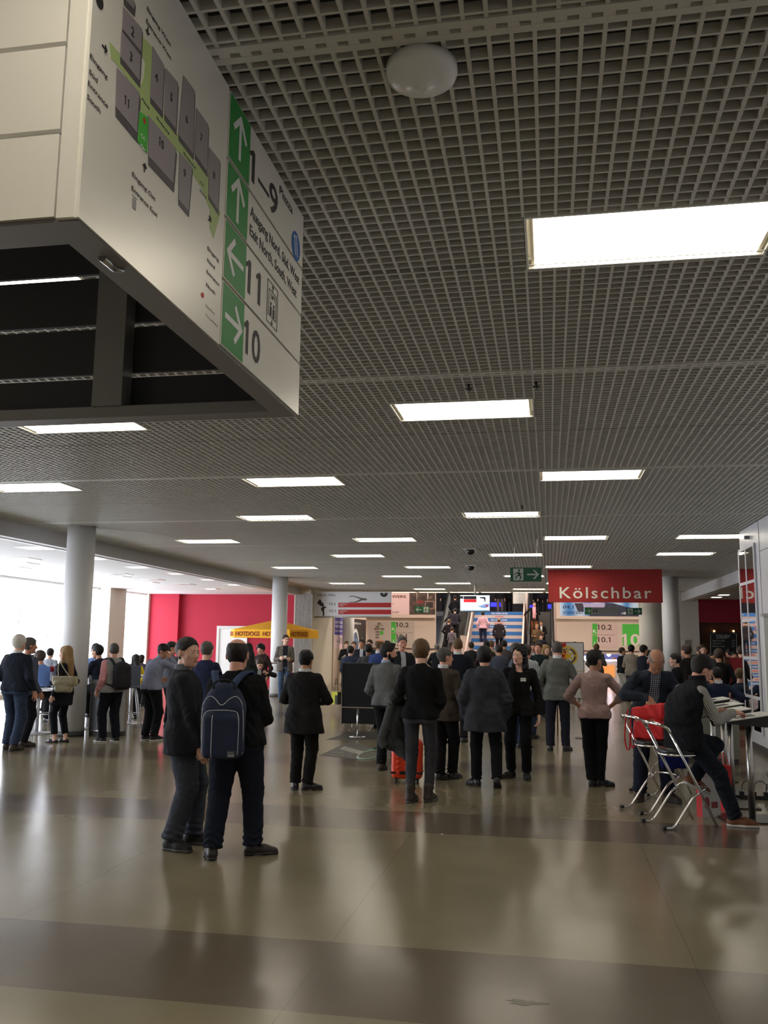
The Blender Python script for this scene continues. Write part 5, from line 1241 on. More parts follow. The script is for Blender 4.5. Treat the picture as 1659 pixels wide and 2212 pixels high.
t, W, L, w_, h_ = panel_px('poster', 'dark brown poster of tool cases left of the escalator', 'poster', 884.5, 1280, 940, 1328, Yp, pd, .004)
poly(t, W, L, 'case_frame', mat('case_tan', srgb(150, 120, 104), .6), [(918, 1316), (938, 1315), (938, 1298), (918, 1298)], .0005, .002); poly(t, W, L, 'case_field', mat('case_dark', srgb(48, 34, 30), .6), [(920, 1314), (936, 1313), (936, 1300), (920, 1300)], .002, .004)
poly(t, W, L, 'case_red', mat('case_red', srgb(120, 44, 38), .6), [(900, 1304), (914, 1304), (915, 1297), (899, 1297)], .0005, .002)
tx(t, W, L, 'CHIP', 922, 933, 1293, 1288.5, mat('poster_tan', srgb(150, 120, 104), .6), bold=.03)
m_sky = bpy.data.materials.new('poster_blue'); m_sky.use_nodes = True; nt = m_sky.node_tree; wv = nt.nodes.new('ShaderNodeTexWave'); wv.inputs['Scale'].default_value = .35; wv.inputs['Distortion'].default_value = 3
tc = nt.nodes.new('ShaderNodeTexCoord'); nt.links.new(tc.outputs['Object'], wv.inputs['Vector']); cr_ = nt.nodes.new('ShaderNodeValToRGB'); cr_.color_ramp.elements[0].color = (*srgb(52, 124, 192), 1); cr_.color_ramp.elements[1].color = (*srgb(190, 214, 236), 1)
nt.links.new(wv.outputs['Fac'], cr_.inputs[0]); nt.links.new(cr_.outputs[0], nt.nodes['Principled BSDF'].inputs['Base Color'])
t, W, L, w_, h_ = panel_px('poster', 'blue poster reading 04.1 STAND E001 above the right back wall', 'poster', 1209, 1288, 1381, 1331, Yp, m_sky, .004)
C9 = lambda x, y: (1180+x*.14467, 1280+y*.14467)
poly(t, W, L, 'poster_shape', mat('poster_navy', srgb(40, 44, 66), .6), [C9(*p) for p in [(640,355),(1385,358),(1385,250),(1200,215),(1000,160),(880,155),(700,230)]], .0005, .002)
poly(t, W, L, 'poster_shape', mat('poster_violet', srgb(170, 160, 196), .6), [C9(*p) for p in [(590,250),(870,220),(880,160),(560,158),(550,200)]], .002, .003)
poly(t, W, L, 'poster_shape', mat('poster_dark', srgb(52, 48, 62), .6), [C9(*p) for p in [(470,280),(560,290),(560,200),(540,158),(420,158)]], .001, .0022)
tx(t, W, L, '04.1', 1216, 1240, 1314.5, 1307, mat('letter_navy', srgb(40, 52, 92), .6), shear=.2, bold=.03); tx(t, W, L, 'STAND E001', 1216, 1259, 1326, 1320.5, mat('letter_navy', srgb(40, 52, 92), .6), shear=.2, bold=.02)
tx(t, W, L, 'rifl', 1343, 1352, 1327, 1322, letter_white, bold=.02)
# direction boards on the back wall
def ten_board(label, x0, yT, cx_arrow):
    pass
t, W, L, w_, h_ = panel_px('wall_sign', 'beige wall board with green strip reading 10.2, left back wall', 'sign', 844, 1342, 895, 1396, Yp, mat('board_beige', srgb(188, 176, 166), .7), .02)
def tens(t, W, L, gx0, gx1, tx0, y2b, y2t, y1b, y1t, ymid, ybot, ytop, w2, w1):
    poly(t, W, L, 'green_strip', green_bright, [(gx0, ymid-1), (gx1, ymid-1), (gx1, ytop), (gx0, ytop)]); poly(t, W, L, 'green_strip', green_bright, [(gx0, ybot), (gx1, ybot), (gx1, ymid+1), (gx0, ymid+1)])
    tx(t, W, L, '10.2', tx0, tx0+w2, y2b, y2t, letter_dark, bold=.015); tx(t, W, L, '10.1', tx0, tx0+w1, y1b, y1t, letter_dark, bold=.015)
    c_ = L((gx0+gx1)/2, ymid-7); bm = bmesh.new(); arrow(bm, W, c_[0], c_[1], .20, PI*.75, .03, .002, .004); put('arrow', bm, letter_white, t)
    c_ = L((gx0+gx1)/2, ybot-6); bm = bmesh.new(); arrow(bm, W, c_[0], c_[1], .20, PI*1.5, .03, .002, .004); put('arrow', bm, letter_white, t)
    bm = bmesh.new(); a = L(gx0, ymid); b_ = L(gx0+48, ymid); stroke(bm, W, a, b_, .02, .0005, .003); put('divider', bm, mat('divider_brown', srgb(130, 106, 98), .6), t)
tens(t, W, L, 845, 855, 857, 1354.5, 1344.5, 1379.5, 1369.5, 1367, 1392, 1343, 26, 22)
t, W, L, w_, h_ = panel_px('wall_map', 'beige wall board with small hall map right of the black banner', 'sign', 796, 1342, 843, 1396, Yp, mat('board_beige', srgb(188, 176, 166), .7), .02)
mdk = mat('map_block', srgb(120, 106, 100), .6)
for a in ((815,1350,823,1345),(811,1356,820,1351),(808,1361,820,1356.5),(821,1361,830,1356.5),(811,1367,820,1363),(811,1373,820,1369),(811,1379,819,1375),(824,1353,827,1350)):
    poly(t, W, L, 'map_block', mdk, [(a[0], a[1]), (a[2], a[1]), (a[2], a[3]), (a[0], a[3])])
poly(t, W, L, 'map_block', green_bright, [(821, 1371), (828, 1371), (828, 1363), (821, 1363)]); poly(t, W, L, 'map_street', m_street, [(820.2, 1385), (821, 1385), (821, 1345), (820.2, 1345)], .0003, .001)
t, W, L, w_, h_ = panel_px('wall_sign', 'pinkish wall board reading 10.2 and 10.1, left of the green ten', 'sign', 1278, 1346, 1335, 1400, Yp, mat('board_pink', srgb(206, 180, 174), .7), .02)
tens(t, W, L, 1279.5, 1290, 1292.5, 1360, 1349, 1387, 1376, 1371.5, 1397, 1347, 29, 26)
t, W, L, w_, h_ = panel_px('wall_sign', 'big green square with a white 10 beside the right white column', 'sign', 1344, 1348, 1382, 1395, Yp, green_bright, .03)
tx(t, W, L, '10', 1348, 1382.5, 1394, 1369, mat('letter_pinkish', srgb(226, 210, 204), .6), bold=.03)
# banners on the left side wall (facing the hall, plane x = -8.85)
Wb = frame((-8.845, 36.7, 0), (0, 1, 0), (0, 0, 1))
t = empty('wall_banner', (0, 0, 0), 0, 'purple and white advertising banner on the side wall behind the column', 'banner')
put('cloth', bm_box(-8.85, -8.843, 36.7, 38.65, 1.46, 2.78), mat('banner_pinkwhite', srgb(220, 196, 200), .7), t)
bm = bmesh.new(); flat(bm, Wb, rect(0.0, 2.02, 1.95, 2.77), .003, .005); put('purple_field', bm, mat('banner_purple', srgb(74, 68, 148), .7), t)
for i, s_ in enumerate(('DAS GIBT VERPACKUNGEN', 'UND ES GIBT DAS ORIGINAL', 'ALLE, DIE WIRKLICH HALTEN')): text_mesh(s_, letter_white, Wb, .1, 2.50-.17*i, (.11, .11, .06)[i], 1.75, t, bold=.03, lift=.007)
bm = bmesh.new()
for k in range(3): flat(bm, Wb, [(.95+.3*k, 1.62), (1.12+.3*k, 1.66), (1.16+.3*k, 1.86), (1.06+.3*k, 1.92), (.93+.3*k, 1.82)], .003, .006)
put('box_pictures', bm, mat('picture_grey', srgb(150, 142, 150), .6), t)
text_mesh('fixbase', mat('letter_grey2', srgb(120, 110, 120), .6), Wb, .35, 1.72, .08, .5, t, shear=.3, lift=.006)
t = empty('wall_banner', (0, 0, 0), 0, 'black banner with a pale arch on the side wall left of the hall map', 'banner')
put('cloth', bm_box(-8.85, -8.841, 38.75, 43.3, 1.2, 2.80), mat('banner_black', srgb(44, 38, 36), .7), t)
text_mesh('DUNKELWALDER SEIT 1969', letter_white, Wb, 2.9, 2.55, .09, 2.4, t, bold=.02, lift=.009)
bm = bmesh.new(); pts = [(4.2-.85*math.cos(a), 1.35+1.0*math.sin(a)) for a in np.linspace(0, PI, 19)]; inn = [(4.2-.68*math.cos(a), 1.35+.84*math.sin(a)) for a in np.linspace(0, PI, 19)]
for i in range(18): flat(bm, Wb, [inn[i], pts[i], pts[i+1], inn[i+1]][::-1], .004, .007)
put('arch', bm, letter_white, t)
bm = bmesh.new(); flat(bm, Wb, inn[::-1], .0035, .006); put('arch_field', bm, mat('arch_blue', srgb(78, 92, 120), .6), t); text_mesh('50', mat('arch_letter', srgb(120, 160, 205), .6), Wb, 4.2, 1.6, .3, .6, t, align='CENTER', bold=.03, lift=.009)
bm = bmesh.new()
for cx_ in (2.9, 5.5):
    for k in range(3): flat(bm, Wb, [(cx_-.2+.15*k, 1.4+.1*k), (cx_-.1+.15*k, 1.4+.1*k), (cx_-.05+.15*k, 1.75+.1*k), (cx_-.15+.15*k, 1.8+.08*k)], .004, .007)
put('figures', bm, mat('banner_grey', srgb(170, 164, 158), .6), t)
# chalk board in the bar
t, W, L, w_, h_ = panel_px('chalkboard', 'black chalkboard headed Kölschbar on the dark wooden wall', 'chalkboard', 1532, 1366, 1594, 1412, 35.95, mat('slate_black', srgb(30, 34, 36), .8), .04, part='board')
chalk = mat('chalk', srgb(176, 180, 178), .9)
tx(t, W, L, 'Kölschbar', 1547, 1578, 1376.5, 1369.5, chalk, shear=.25)
for i, (s_, x0, x1) in enumerate((('Kölsch vom Fass', 1539, 1565), ('Alt 0,2 l', 1539, 1558), ('Wasser, Cola', 1539, 1565))):
    tx(t, W, L, s_, x0, x1, 1385.5+6*i, 1382+6*i, chalk, shear=.3); tx(t, W, L, ('1,90', '2,10', '2,30')[i], 1580, 1587, 1385.5+6*i, 1382+6*i, chalk, shear=.3)
bm = bmesh.new()
for a, b_ in (((1535, 1369), (1535, 1411)), ((1591, 1369), (1591, 1411)), ((1538, 1367.5), (1545, 1368)), ((1583, 1368), (1589, 1368)), ((1547, 1378.8), (1570, 1378.2))): stroke(bm, W, L(*a), L(*b_), .02, .0005, .002)
put('chalk_lines', bm, chalk, t)
for px in (1544, 1586):
    c_ = at(px, 1362, 35.9); o = put('wall_lamp', ball_mesh([((0, 0, 0), .04)]), mat('warm_lamp', (1, .45, .2), .5, emit=5), smooth=True); o.location = (c_.x, 36.03, c_.z-.02); tag(o, 'small warm spotlight above the %s corner of the chalkboard' % ('left' if px < 1560 else 'right'), 'lamp')
# mirror tiles and display totem on the near right wall
t = empty('mirror', (0, 0, 0), 0, 'tall mirror of ten panes in white frames on the right wall', 'mirror')
ym = [15.66, 16.29, 16.86]; zm = [.30, .87, 1.52, 2.16, 2.80, 3.40]
bm = bmesh.new()
mm = mat('mirror_glass', (.86, .87, .88), .02, metal=1.0); mf = mat('mirror_frame', (.72, .72, .74), .35)
for i in range(2):
    for j in range(5):
        a, b_ = ym[i]+.02, ym[i+1]-.02; c_, d_ = zm[j]+.02, zm[j+1]-.02
        put('mirror_pane', bm_box(3.372, 3.380, a, b_, c_, d_), mm, t)
for y in ym: box(bm, 3.366, 3.392, y-.028, y+.028, zm[0]-.02, zm[-1]+.02)
for z in zm: box(bm, 3.367, 3.391, ym[0]-.025, ym[-1]+.025, z-.025, z+.025)
put('frame', bm, mf, t)
for z in zm[1:]:
    o = bmesh.new(); tube(o, [(3.366, 16.84, z-.0), (3.360, 16.84, z)], .012, 8); put('screw', o, black_plastic, t)
t = empty('display_totem', (0, 0, 0), 0, 'white upright display panel at the right edge', 'display panel')
bm = bmesh.new(); tx0 = at(1649, 1329, 13).x; box(bm, tx0, 3.3, 13.0, 13.1, .05, 2.12); put('panel', bm, white_paint, t); put('top_rail', bm_box(tx0-.01, 3.31, 12.98, 13.12, 2.12, 2.16), steel, t); put('foot', bm_box(tx0, 3.3, 12.85, 13.25, 0, .05), steel, t)
# ================================================================ STAIRS AND ESCALATORS
def prism(bm, x0, x1, pts, mi=0):
    a = [bm.verts.new((x0, y, z)) for y, z in pts]; b_ = [bm.verts.new((x1, y, z)) for y, z in pts]; n = len(pts)
    bm.faces.new(a).material_index = mi; bm.faces.new(b_[::-1]).material_index = mi
    for i in range(n): bm.faces.new((a[i], b_[i], b_[(i+1) % n], a[(i+1) % n])).material_index = mi
    bmesh.ops.recalc_face_normals(bm, faces=bm.faces)
NST = 19; RI = SZ/NST; TR = (SY1-SY0)/NST
st = empty('staircase', (0, 0, 0), 0, 'wide staircase with blue and white advertising risers between the escalators', 'staircase')
sx0, sx1 = -3.93, -1.34
bm = bmesh.new()
for k in range(NST): box(bm, sx0, sx1, SY0+k*TR, SY0+(k+1)*TR if k < NST-1 else SY1, 0, (k+1)*RI)
put('steps', bm, mat('step_stone', (.12, .12, .12), .5), st)
mb = mat('riser_blue', srgb(44, 112, 182), .5); mw = mat('riser_white', srgb(206, 190, 188), .5)
for k in range(NST):
    bm = bmesh.new(); box(bm, sx0+.02, sx1-.02, SY0+k*TR-.006, SY0+k*TR-.0005, k*RI+.006, (k+1)*RI-.012); blue = (NST-1-k) % 2 == 0
    r_ = put('riser', bm, mb if blue else mw, st); W = wall_frame(sx0, k*RI, SY0+k*TR-.006)
    if blue: text_mesh('SILVERLINE', letter_white, W, .92, .05, .075, .85, r_, bold=.03)
    else: text_mesh('5000', mat('riser_red', srgb(190, 70, 50), .5), W, 1.12, .05, .075, .45, r_, bold=.03)
for x in (sx0-.10, sx1+.02):
    bm = bmesh.new(); prism(bm, x, x+.08, [(SY0-.6, 0), (SY1+.2, 0), (SY1+.2, SZ+.55), (SY0-.6, .75)]); put('side_wall', bm, mat('stair_cheek', srgb(222, 200, 188), .5), st)
bm = bmesh.new(); tube(bm, smooth_path([(sx0+.12, SY0-.2, .95), (sx0+.12, SY0+.1, 1.0), (sx0+.12, SY1-.1, SZ+.92), (sx0+.12, SY1+.3, SZ+.95)], 4), .02, 8); put('handrail', bm, steel, st)
glass_b = bpy.data.materials.new('balustrade_glass'); glass_b.use_nodes = True; g = glass_b.node_tree; pb = g.nodes['Principled BSDF']; pb.inputs['Base Color'].default_value = (.80, .88, .84, 1); pb.inputs['Roughness'].default_value = .2; pb.inputs['Alpha'].default_value = .85
def escalator(label, cx, hs=.5):
    e = empty('escalator', (0, 0, 0), 0, label, 'escalator', 'escalators beside the stairs')
    bm = bmesh.new(); n = 17
    for k in range(n): box(bm, cx-hs, cx+hs, SY0+k*(SY1-SY0)/n, SY0+(k+1)*(SY1-SY0)/n, max(0, SZ*k/n-.4), SZ*(k+1)/n)
    box(bm, cx-hs, cx+hs, SY0-1.2, SY0, 0, .02); put('steps', bm, mat('escalator_steps', (.10, .095, .09), .45, metal=.4), e)
    sl = SZ/(SY1-SY0)
    for s_ in (-1, 1):
        xa = cx+s_*(hs+.05); xb = cx+s_*(hs+.16)
        bm = bmesh.new(); prism(bm, min(xa, xb), max(xa, xb), [(SY0-1.4, 0), (SY1+.9, 0), (SY1+.9, SZ+.22), (SY1, SZ+.22), (SY0, .22), (SY0-1.4, .22)]); put('skirt', bm, mat('escalator_skirt', (.42, .40, .38), .35, metal=.6), e)
        xg = cx+s_*(hs+.10)
        path = [(SY0-1.5, .45), (SY0-1.62, .70), (SY0-1.5, .95), (SY0-1.1, 1.02), (SY0, 1.08), (SY0+.4, 1.08+.4*sl*.8), (SY1-.4, SZ+1.0-.4*sl*.9), (SY1, SZ+1.04), (SY1+.9, SZ+1.02), (SY1+1.1, SZ+.85), (SY1+1.0, SZ+.5)]
        bm = bmesh.new(); prism(bm, xg-.008, xg+.008, [(SY0-1.4, .2), (SY1+.9, SZ+.2)][:1]+[(SY0, .2), (SY1, SZ+.2), (SY1+.9, SZ+.2)]+[p for p in path[::-1]][1:-1]); put('balustrade', bm, glass_b, e)
        bm = bmesh.new(); tube(bm, smooth_path([(xg, y, z) for y, z in path], 4), .042, 10); put('handrail', bm, mat('rubber_black', (.012, .012, .012), .4), e)
        bm = bmesh.new(); box(bm, xg-.02, xg+.02, SY0+.0, SY0+.01, .2, .24); put('lamp_strip', bm, white_plastic, e)
    return e
escalator('escalator left of the blue stairs carrying people up', -4.76, .50)
escalator('escalator right of the blue stairs carrying people down', -.42, .50)
# white piers flanking the escalators, poles and blue lights upstairs
for i, (x0, x1) in enumerate(((-4.10, -4.04), (-1.20, -1.10), (.26, .33))):
    o = put('pier', bm_box(x0, x1, SY0-.8 if i == 0 else SY0+.9 if i == 2 else SY1-.2, SY1+.3, 0, 2.1 if i == 0 else 4.4 if i == 2 else 7.9), mat('stair_cheek', srgb(222, 200, 188), .5)); tag(o, ['low pale pier between left escalator and stairs', 'thin white pole between stairs and right escalator', 'white pier at the right side of the right escalator'][i], 'pier')
bl = mat('blue_light', (.01, .01, .6), .5, emit=3.2, emcol=(.03, .03, 1))
for i, (px, py, w_) in enumerate(((967, 1306, .12), (1067, 1306, .38), (1081, 1306, .1), (1148, 1312, .12), (1189, 1310, .14))):
    c_ = at(px, py, 52.5); o = put('blue_lamp', bm_box(-w_, w_, -.03, .03, -.12, .12), bl); o.location = c_
    b2 = bmesh.new(); tube(b2, [(0, 0.05, -.12), (0, 0.05, SZ-c_.z)], .03, 8); put('post', b2, black_plastic, o)
    tag(o, 'blue glowing lamp on the upper floor, %s' % ['beside the left escalator rail', 'the wide one right of the screen', 'the small one right of the wide blue lamp', 'left of the man in pink riding down', 'at the right edge of the right escalator'][i], 'lamp')
# notice board and railing upstairs
o = put('notice_board', bm_box(-.45, .45, 0, .04, -.35, .35), white_plastic); c_ = at(1126, 1290, 49.2); o.location = c_; tag(o, 'white notice sheet hanging above the stairs right of the screen', 'notice')
b2 = bmesh.new(); tube(b2, [(-.4, .02, .3), (-.4, .02, 7.99-c_.z)], .01, 6); put('rod', b2, steel, o)
bm = bmesh.new()
for k in range(4): box(bm, -8.8, -6.2, 48.55, 48.6, SZ+.2+.25*k, SZ+.24+.25*k)
struct('trim_11', bm, steel)
# lights of the stair hall, high up
for i, (x, y) in enumerate(((-7, 39), (-7, 42.5), (-2.6, 39), (-2.6, 42.5), (2.2, 39), (2.2, 42.5), (-5, 46), (0, 46))):
    t = empty('high_bay_light', (x, y, 7.85), 0, 'bright ceiling panel high above the stair hall', 'ceiling light', 'lights above the stair hall')
    put('housing', bm_box(-.9, .9, -.35, .35, .02, .12), fixture_frame_mat, t); put('diffuser', bm_box(-.86, .86, -.31, .31, -.01, .019), mat('warm_panel', (1, .9, .84), .5, emit=75, emcol=(1, .86, .78)), t)
# shop counter glowing under the right back wall
t = empty('kiosk', (0, 0, 0), 0, 'brightly lit sales kiosk under the right back wall', 'kiosk')
a = at(1265, 1480, 43.2); b_ = at(1347, 1415, 43.2)
put('counter', bm_box(.95, 3.2, 43.55, 44.2, 0, .95), mat('kiosk_white', (.7, .68, .7), .4), t)
put('back_panel', bm_box(.92, 3.58, 44.9, 45.0, 0, 1.5), mat('kiosk_blue', (.12, .12, .3), .5, emit=.5, emcol=(.15, .2, .6)), t)
for i, (x0, x1, z0, z1, m_) in enumerate(((1.0, 1.8, .98, 1.22, mat('kiosk_glow', (.9, .85, 1), .4, emit=3)), (2.0, 3.1, .98, 1.06, mat('kiosk_glow', (.9, .85, 1), .4, emit=3)), (2.35, 3.0, .25, .8, mat('kiosk_poster', srgb(226, 150, 84), .5, emit=.8)))):
    put('light_panel', bm_box(x0, x1, 43.5, 43.54, z0, z1), m_, t)
for x, z in ((1.4, 1.1), (2.2, 1.1), (1.9, 1.2), (2.9, 1.15)): put('item', bm_box(x, x+.18, 43.62, 43.8, .951, z), mat('kiosk_item', (.25, .1, .08), .5), t)
o = put('spotlight', ball_mesh([((0, 0, 0), .09)]), mat('kiosk_spot', (.95, .85, 1), .5, emit=60), smooth=True); c_ = at(1317, 1424, 43.35); o.location = (c_.x, 43.9, 1.29); tag(o, 'glaring white spotlight at the kiosk', 'lamp')
# ================================================================ BAGS, STOOLS, DESKS, TABLES
def Tof(root): return Matrix.Translation(root.location) @ Matrix.Rotation(root.rotation_euler.z, 4, 'Z')
def ribbon(bm, pts, wdir, w, th=.004, mi=0):
    pts = [Vector(p) for p in pts]; wd = Vector(wdir).normalized()*w/2; prev = None
    for i, p in enumerate(pts):
        t = (pts[min(i+1, len(pts)-1)]-pts[max(i-1, 0)]).normalized(); n = t.cross(wd).normalized()*th
        q_ = [bm.verts.new(p+wd+n), bm.verts.new(p-wd+n), bm.verts.new(p-wd-n), bm.verts.new(p+wd-n)]
        if prev:
            for k in range(4): f = bm.faces.new((prev[k], prev[(k+1) % 4], q_[(k+1) % 4], q_[k])); f.smooth = True; f.material_index = mi
        else: bm.faces.new(q_)
        prev = q_
    bm.faces.new(prev[::-1])
def put_on(nm, bm, m, root_T, s_, parent=None):
    bm.transform(root_T @ Matrix.Scale(s_, 4)); return put(nm, bm, m, parent)
# blue backpack on the balding man
sB = POSES[manB.name][1]; TB = Tof(manB)
bp_ = empty('backpack', (0, 0, 0), 0, 'navy blue backpack with white piping on the back of the balding man', 'backpack')
bx, bz = -.065, 1.065
m_bp = mat('backpack_navy', srgb(30, 40, 68), .8, bump=.35, bscale=240, var=.12, vscale=10); m_strap = mat('strap_blue', srgb(44, 62, 98), .85, bump=.3, bscale=300)
main = U(.06, rbox((bx, -.225, bz-.05), (.168, .085, .225), .07), ell((bx, -.215, bz+.15), (.155, .082, .16)))
pock = U(.03, rbox((bx, -.315, bz-.10), (.142, .042, .165), .04), ell((bx, -.30, bz+.045), (.135, .045, .075)))
sdf_obj('main_body', WR(main, .002, 20, 24), (bx-.2, -.36, bz-.32), (bx+.2, -.1, bz+.34), .009, m_bp, bp_, sB, TB)
sdf_obj('front_pocket', WR(pock, .0015, 26, 30), (bx-.2, -.38, bz-.32), (bx+.2, -.2, bz+.2), .007, m_bp, bp_, sB, TB)
pw = mat('piping_white', srgb(196, 198, 202), .6)
def surf(f, x, z, y0=-.45):                              # march onto the bag's skin
    y = y0
    for _ in range(60):
        d = float(f(np.array([[x, y, z]], f32))[0])
        if d < .0015: break
        y += d
    return (x, y-.002, z)
outer = [(-.162, -.235), (-.165, -.05), (-.162, .08), (-.145, .165), (-.105, .205), (-.06, .19), (-.02, .150), (.0, .142), (.02, .150), (.06, .19), (.105, .205), (.145, .165), (.162, .08), (.165, -.05), (.162, -.235)]
inner = [(-.138, -.235), (-.142, -.05), (-.138, .045), (-.118, .088), (-.07, .100), (0, .103), (.07, .100), (.118, .088), (.138, .045), (.142, -.05), (.138, -.235)]
both = U(0, main, pock)
bm = bmesh.new(); tube(bm, smooth_path([surf(both, bx+x, bz+z) for x, z in outer], 5), .0032, 6); put_on('piping', bm, pw, TB, sB, bp_)
bm = bmesh.new(); tube(bm, smooth_path([surf(both, bx+x, bz+z) for x, z in inner], 5), .0032, 6); put_on('piping', bm, pw, TB, sB, bp_)
bm = bmesh.new(); tube(bm, smooth_path([surf(both, bx-.062, bz+z) for z in np.linspace(-.255, .065, 8)], 3), .0034, 6); put_on('zip', bm, pw, TB, sB, bp_)
p0 = surf(both, bx+.095, bz-.225); bm = bmesh.new(); box(bm, p0[0]-.03, p0[0]+.03, p0[1]-.004, p0[1]+.01, p0[2]-.024, p0[2]+.024); put_on('label_patch', bm, mat('patch_dark', srgb(70, 74, 78), .6), TB, sB, bp_)
Wl = TB @ Matrix.Scale(sB, 4) @ frame((p0[0]-.028, p0[1]-.004, p0[2]-.022), (1, 0, 0), (0, 0, 1))
text_mesh('225', pw, Wl, .004, .004, .018, .048, bp_, bold=.04); text_mesh('Fit Expres', pw, Wl, .004, .030, .009, .046, bp_)
bm = bmesh.new(); tube(bm, smooth_path([(bx-.09, -.24, bz+.24), (bx-.075, -.255, bz+.31), (bx, -.26, bz+.335), (bx+.075, -.255, bz+.31), (bx+.09, -.24, bz+.24)], 5), .008, 8); put_on('top_handle', bm, mat('strap_dark', srgb(24, 26, 34), .8), TB, sB, bp_)
torB = torso(POSES[manB.name][0], 'jacket', 1.17, 1.17)
for s_ in (-1, 1):
    bm = bmesh.new(); pts = [(bx+s_*.035, -.215, bz+.23), (bx+s_*.065, -.20, bz+.29), (bx+s_*.095, -.150, bz+.345), (bx+.01+s_*.125, -.085, bz+.385), (bx+.02+s_*.135, -.01, bz+.388), (bx+.02+s_*.135, .075, bz+.34), (bx+.02+s_*.13, .15, bz+.22)]
    ribbon(bm, smooth_path(pts, 4), (1, .0, 0), .062, .007); put_on('shoulder_strap', bm, m_strap, TB, sB, bp_)
# black backpack
sP = POSES[pinkv.name][1]; TP = Tof(pinkv)
b2_ = empty('backpack', (0, 0, 0), 0, 'black backpack worn by the man in the grey waistcoat at left', 'backpack')
sdf_obj('main_body', WR(U(.05, rbox((.02, -.25, 1.13), (.15, .10, .22), .07), ell((.02, -.24, 1.30), (.13, .09, .10))), .003, 24, 30), (-.2, -.42, .8), (.24, -.1, 1.5), .01, mat('backpack_black', srgb(24, 24, 30), .8, bump=.3, bscale=120), b2_, sP, TP)
sdf_obj('front_pocket', rbox((.02, -.345, 1.06), (.12, .035, .11), .03), (-.2, -.42, .9), (.24, -.25, 1.25), .01, mat('backpack_black', srgb(24, 24, 30), .8), b2_, sP, TP)
for s_ in (-1, 1):
    bm = bmesh.new(); ribbon(bm, smooth_path([(.02+s_*.08, -.18, 1.30), (.01+s_*.115, -.10, 1.43), (s_*.13, -.01, 1.455), (s_*.14, .09, 1.40), (s_*.155, .135, 1.22), (s_*.19, .0, 1.05), (.02+s_*.14, -.18, .98)], 4), (1, .0, 0), .05, .007); put_on('shoulder_strap', bm, mat('strap_dark', srgb(24, 26, 34), .8), TP, sP, b2_)
# snakeskin tote
sn = bpy.data.materials.new('snakeskin'); sn.use_nodes = True; nt = sn.node_tree; vo = nt.nodes.new('ShaderNodeTexVoronoi'); vo.inputs['Scale'].default_value = 38; tc = nt.nodes.new('ShaderNodeTexCoord'); nt.links.new(tc.outputs['Object'], vo.inputs['Vector'])
cr_ = nt.nodes.new('ShaderNodeValToRGB'); cr_.color_ramp.elements[0].color = (*srgb(60, 54, 44), 1); cr_.color_ramp.elements[1].color = (*srgb(176, 166, 134), 1); cr_.color_ramp.elements[1].position = .45
nt.links.new(vo.outputs['Distance'], cr_.inputs[0]); nt.links.new(cr_.outputs[0], nt.nodes['Principled BSDF'].inputs['Base Color'])
sW = POSES[blonde.name][1]; TW = Tof(blonde)
tb = empty('tote_bag', (0, 0, 0), 0, 'beige snakeskin tote bag on the arm of the blonde woman', 'bag')
tote = INT(U(.04, rbox((-.275, -.19, 1.02), (.055, .18, .11), .05), rbox((-.275, -.21, 1.12), (.05, .26, .09), .045)), half((0, 0, 1.20), (0, 0, 1)), .004)
sdf_obj('body', WR(tote, .003, 22, 20), (-.36, -.52, .86), (-.2, .12, 1.27), .009, sn, tb, sW, TW)
bm = bmesh.new(); tube(bm, smooth_path([(-.29, -.08, 1.17), (-.26, -.04, 1.34), (-.19, -.02, 1.46), (-.24, -.12, 1.36), (-.28, -.32, 1.17)], 5), .009, 8); put_on('handle', bm, sn, TW, sW, tb)
# coat over the arm of the tall man
aL = wpt(tall, POSES[tall.name][0]['wrL']); eL = wpt(tall, POSES[tall.name][0]['elL'])
coat = empty('coat', (0, 0, 0), 0, 'grey wool coat hanging over the left arm of the tall man', 'coat')
u3 = lambda v: tuple(float(x) for x in v)
c0 = (aL+eL)/2; 
cf = U(.04, rc(u3(eL+Vector((-.02, 0, .03))), u3(aL+Vector((-.03, 0, .03))), .070, .066), rc(u3(c0+Vector((-.03, 0, -.02))), u3(c0+Vector((-.13, .02, -.42))), .095, .085), rc(u3(c0+Vector((.02, .04, -.05))), u3(c0+Vector((-.02, .05, -.50))), .07, .06), rc(u3(c0+Vector((-.03, .02, -.45))), u3(c0+Vector((.10, .0, -.60))), .07, .035))
sdf_obj('cloth', WR(cf, .012, 12, 16), [float(min(eL[i], aL[i]))-.32-(.4 if i == 2 else 0) for i in range(3)], [float(max(eL[i], aL[i]))+.3 for i in range(3)], .011, cloth(52, 54, 56), coat)
bm = bmesh.new(); q0 = c0+Vector((-.12, -.05, -.12)); tube(bm, smooth_path([c0+Vector((-.10, -.07, .0)), c0+Vector((-.155, -.07, -.2)), c0+Vector((-.21, -.06, -.38)), c0+Vector((-.17, -.06, -.46))], 5), [.05]*15+[.042], 12); put('sleeve', bm, cloth(66, 68, 68), coat)
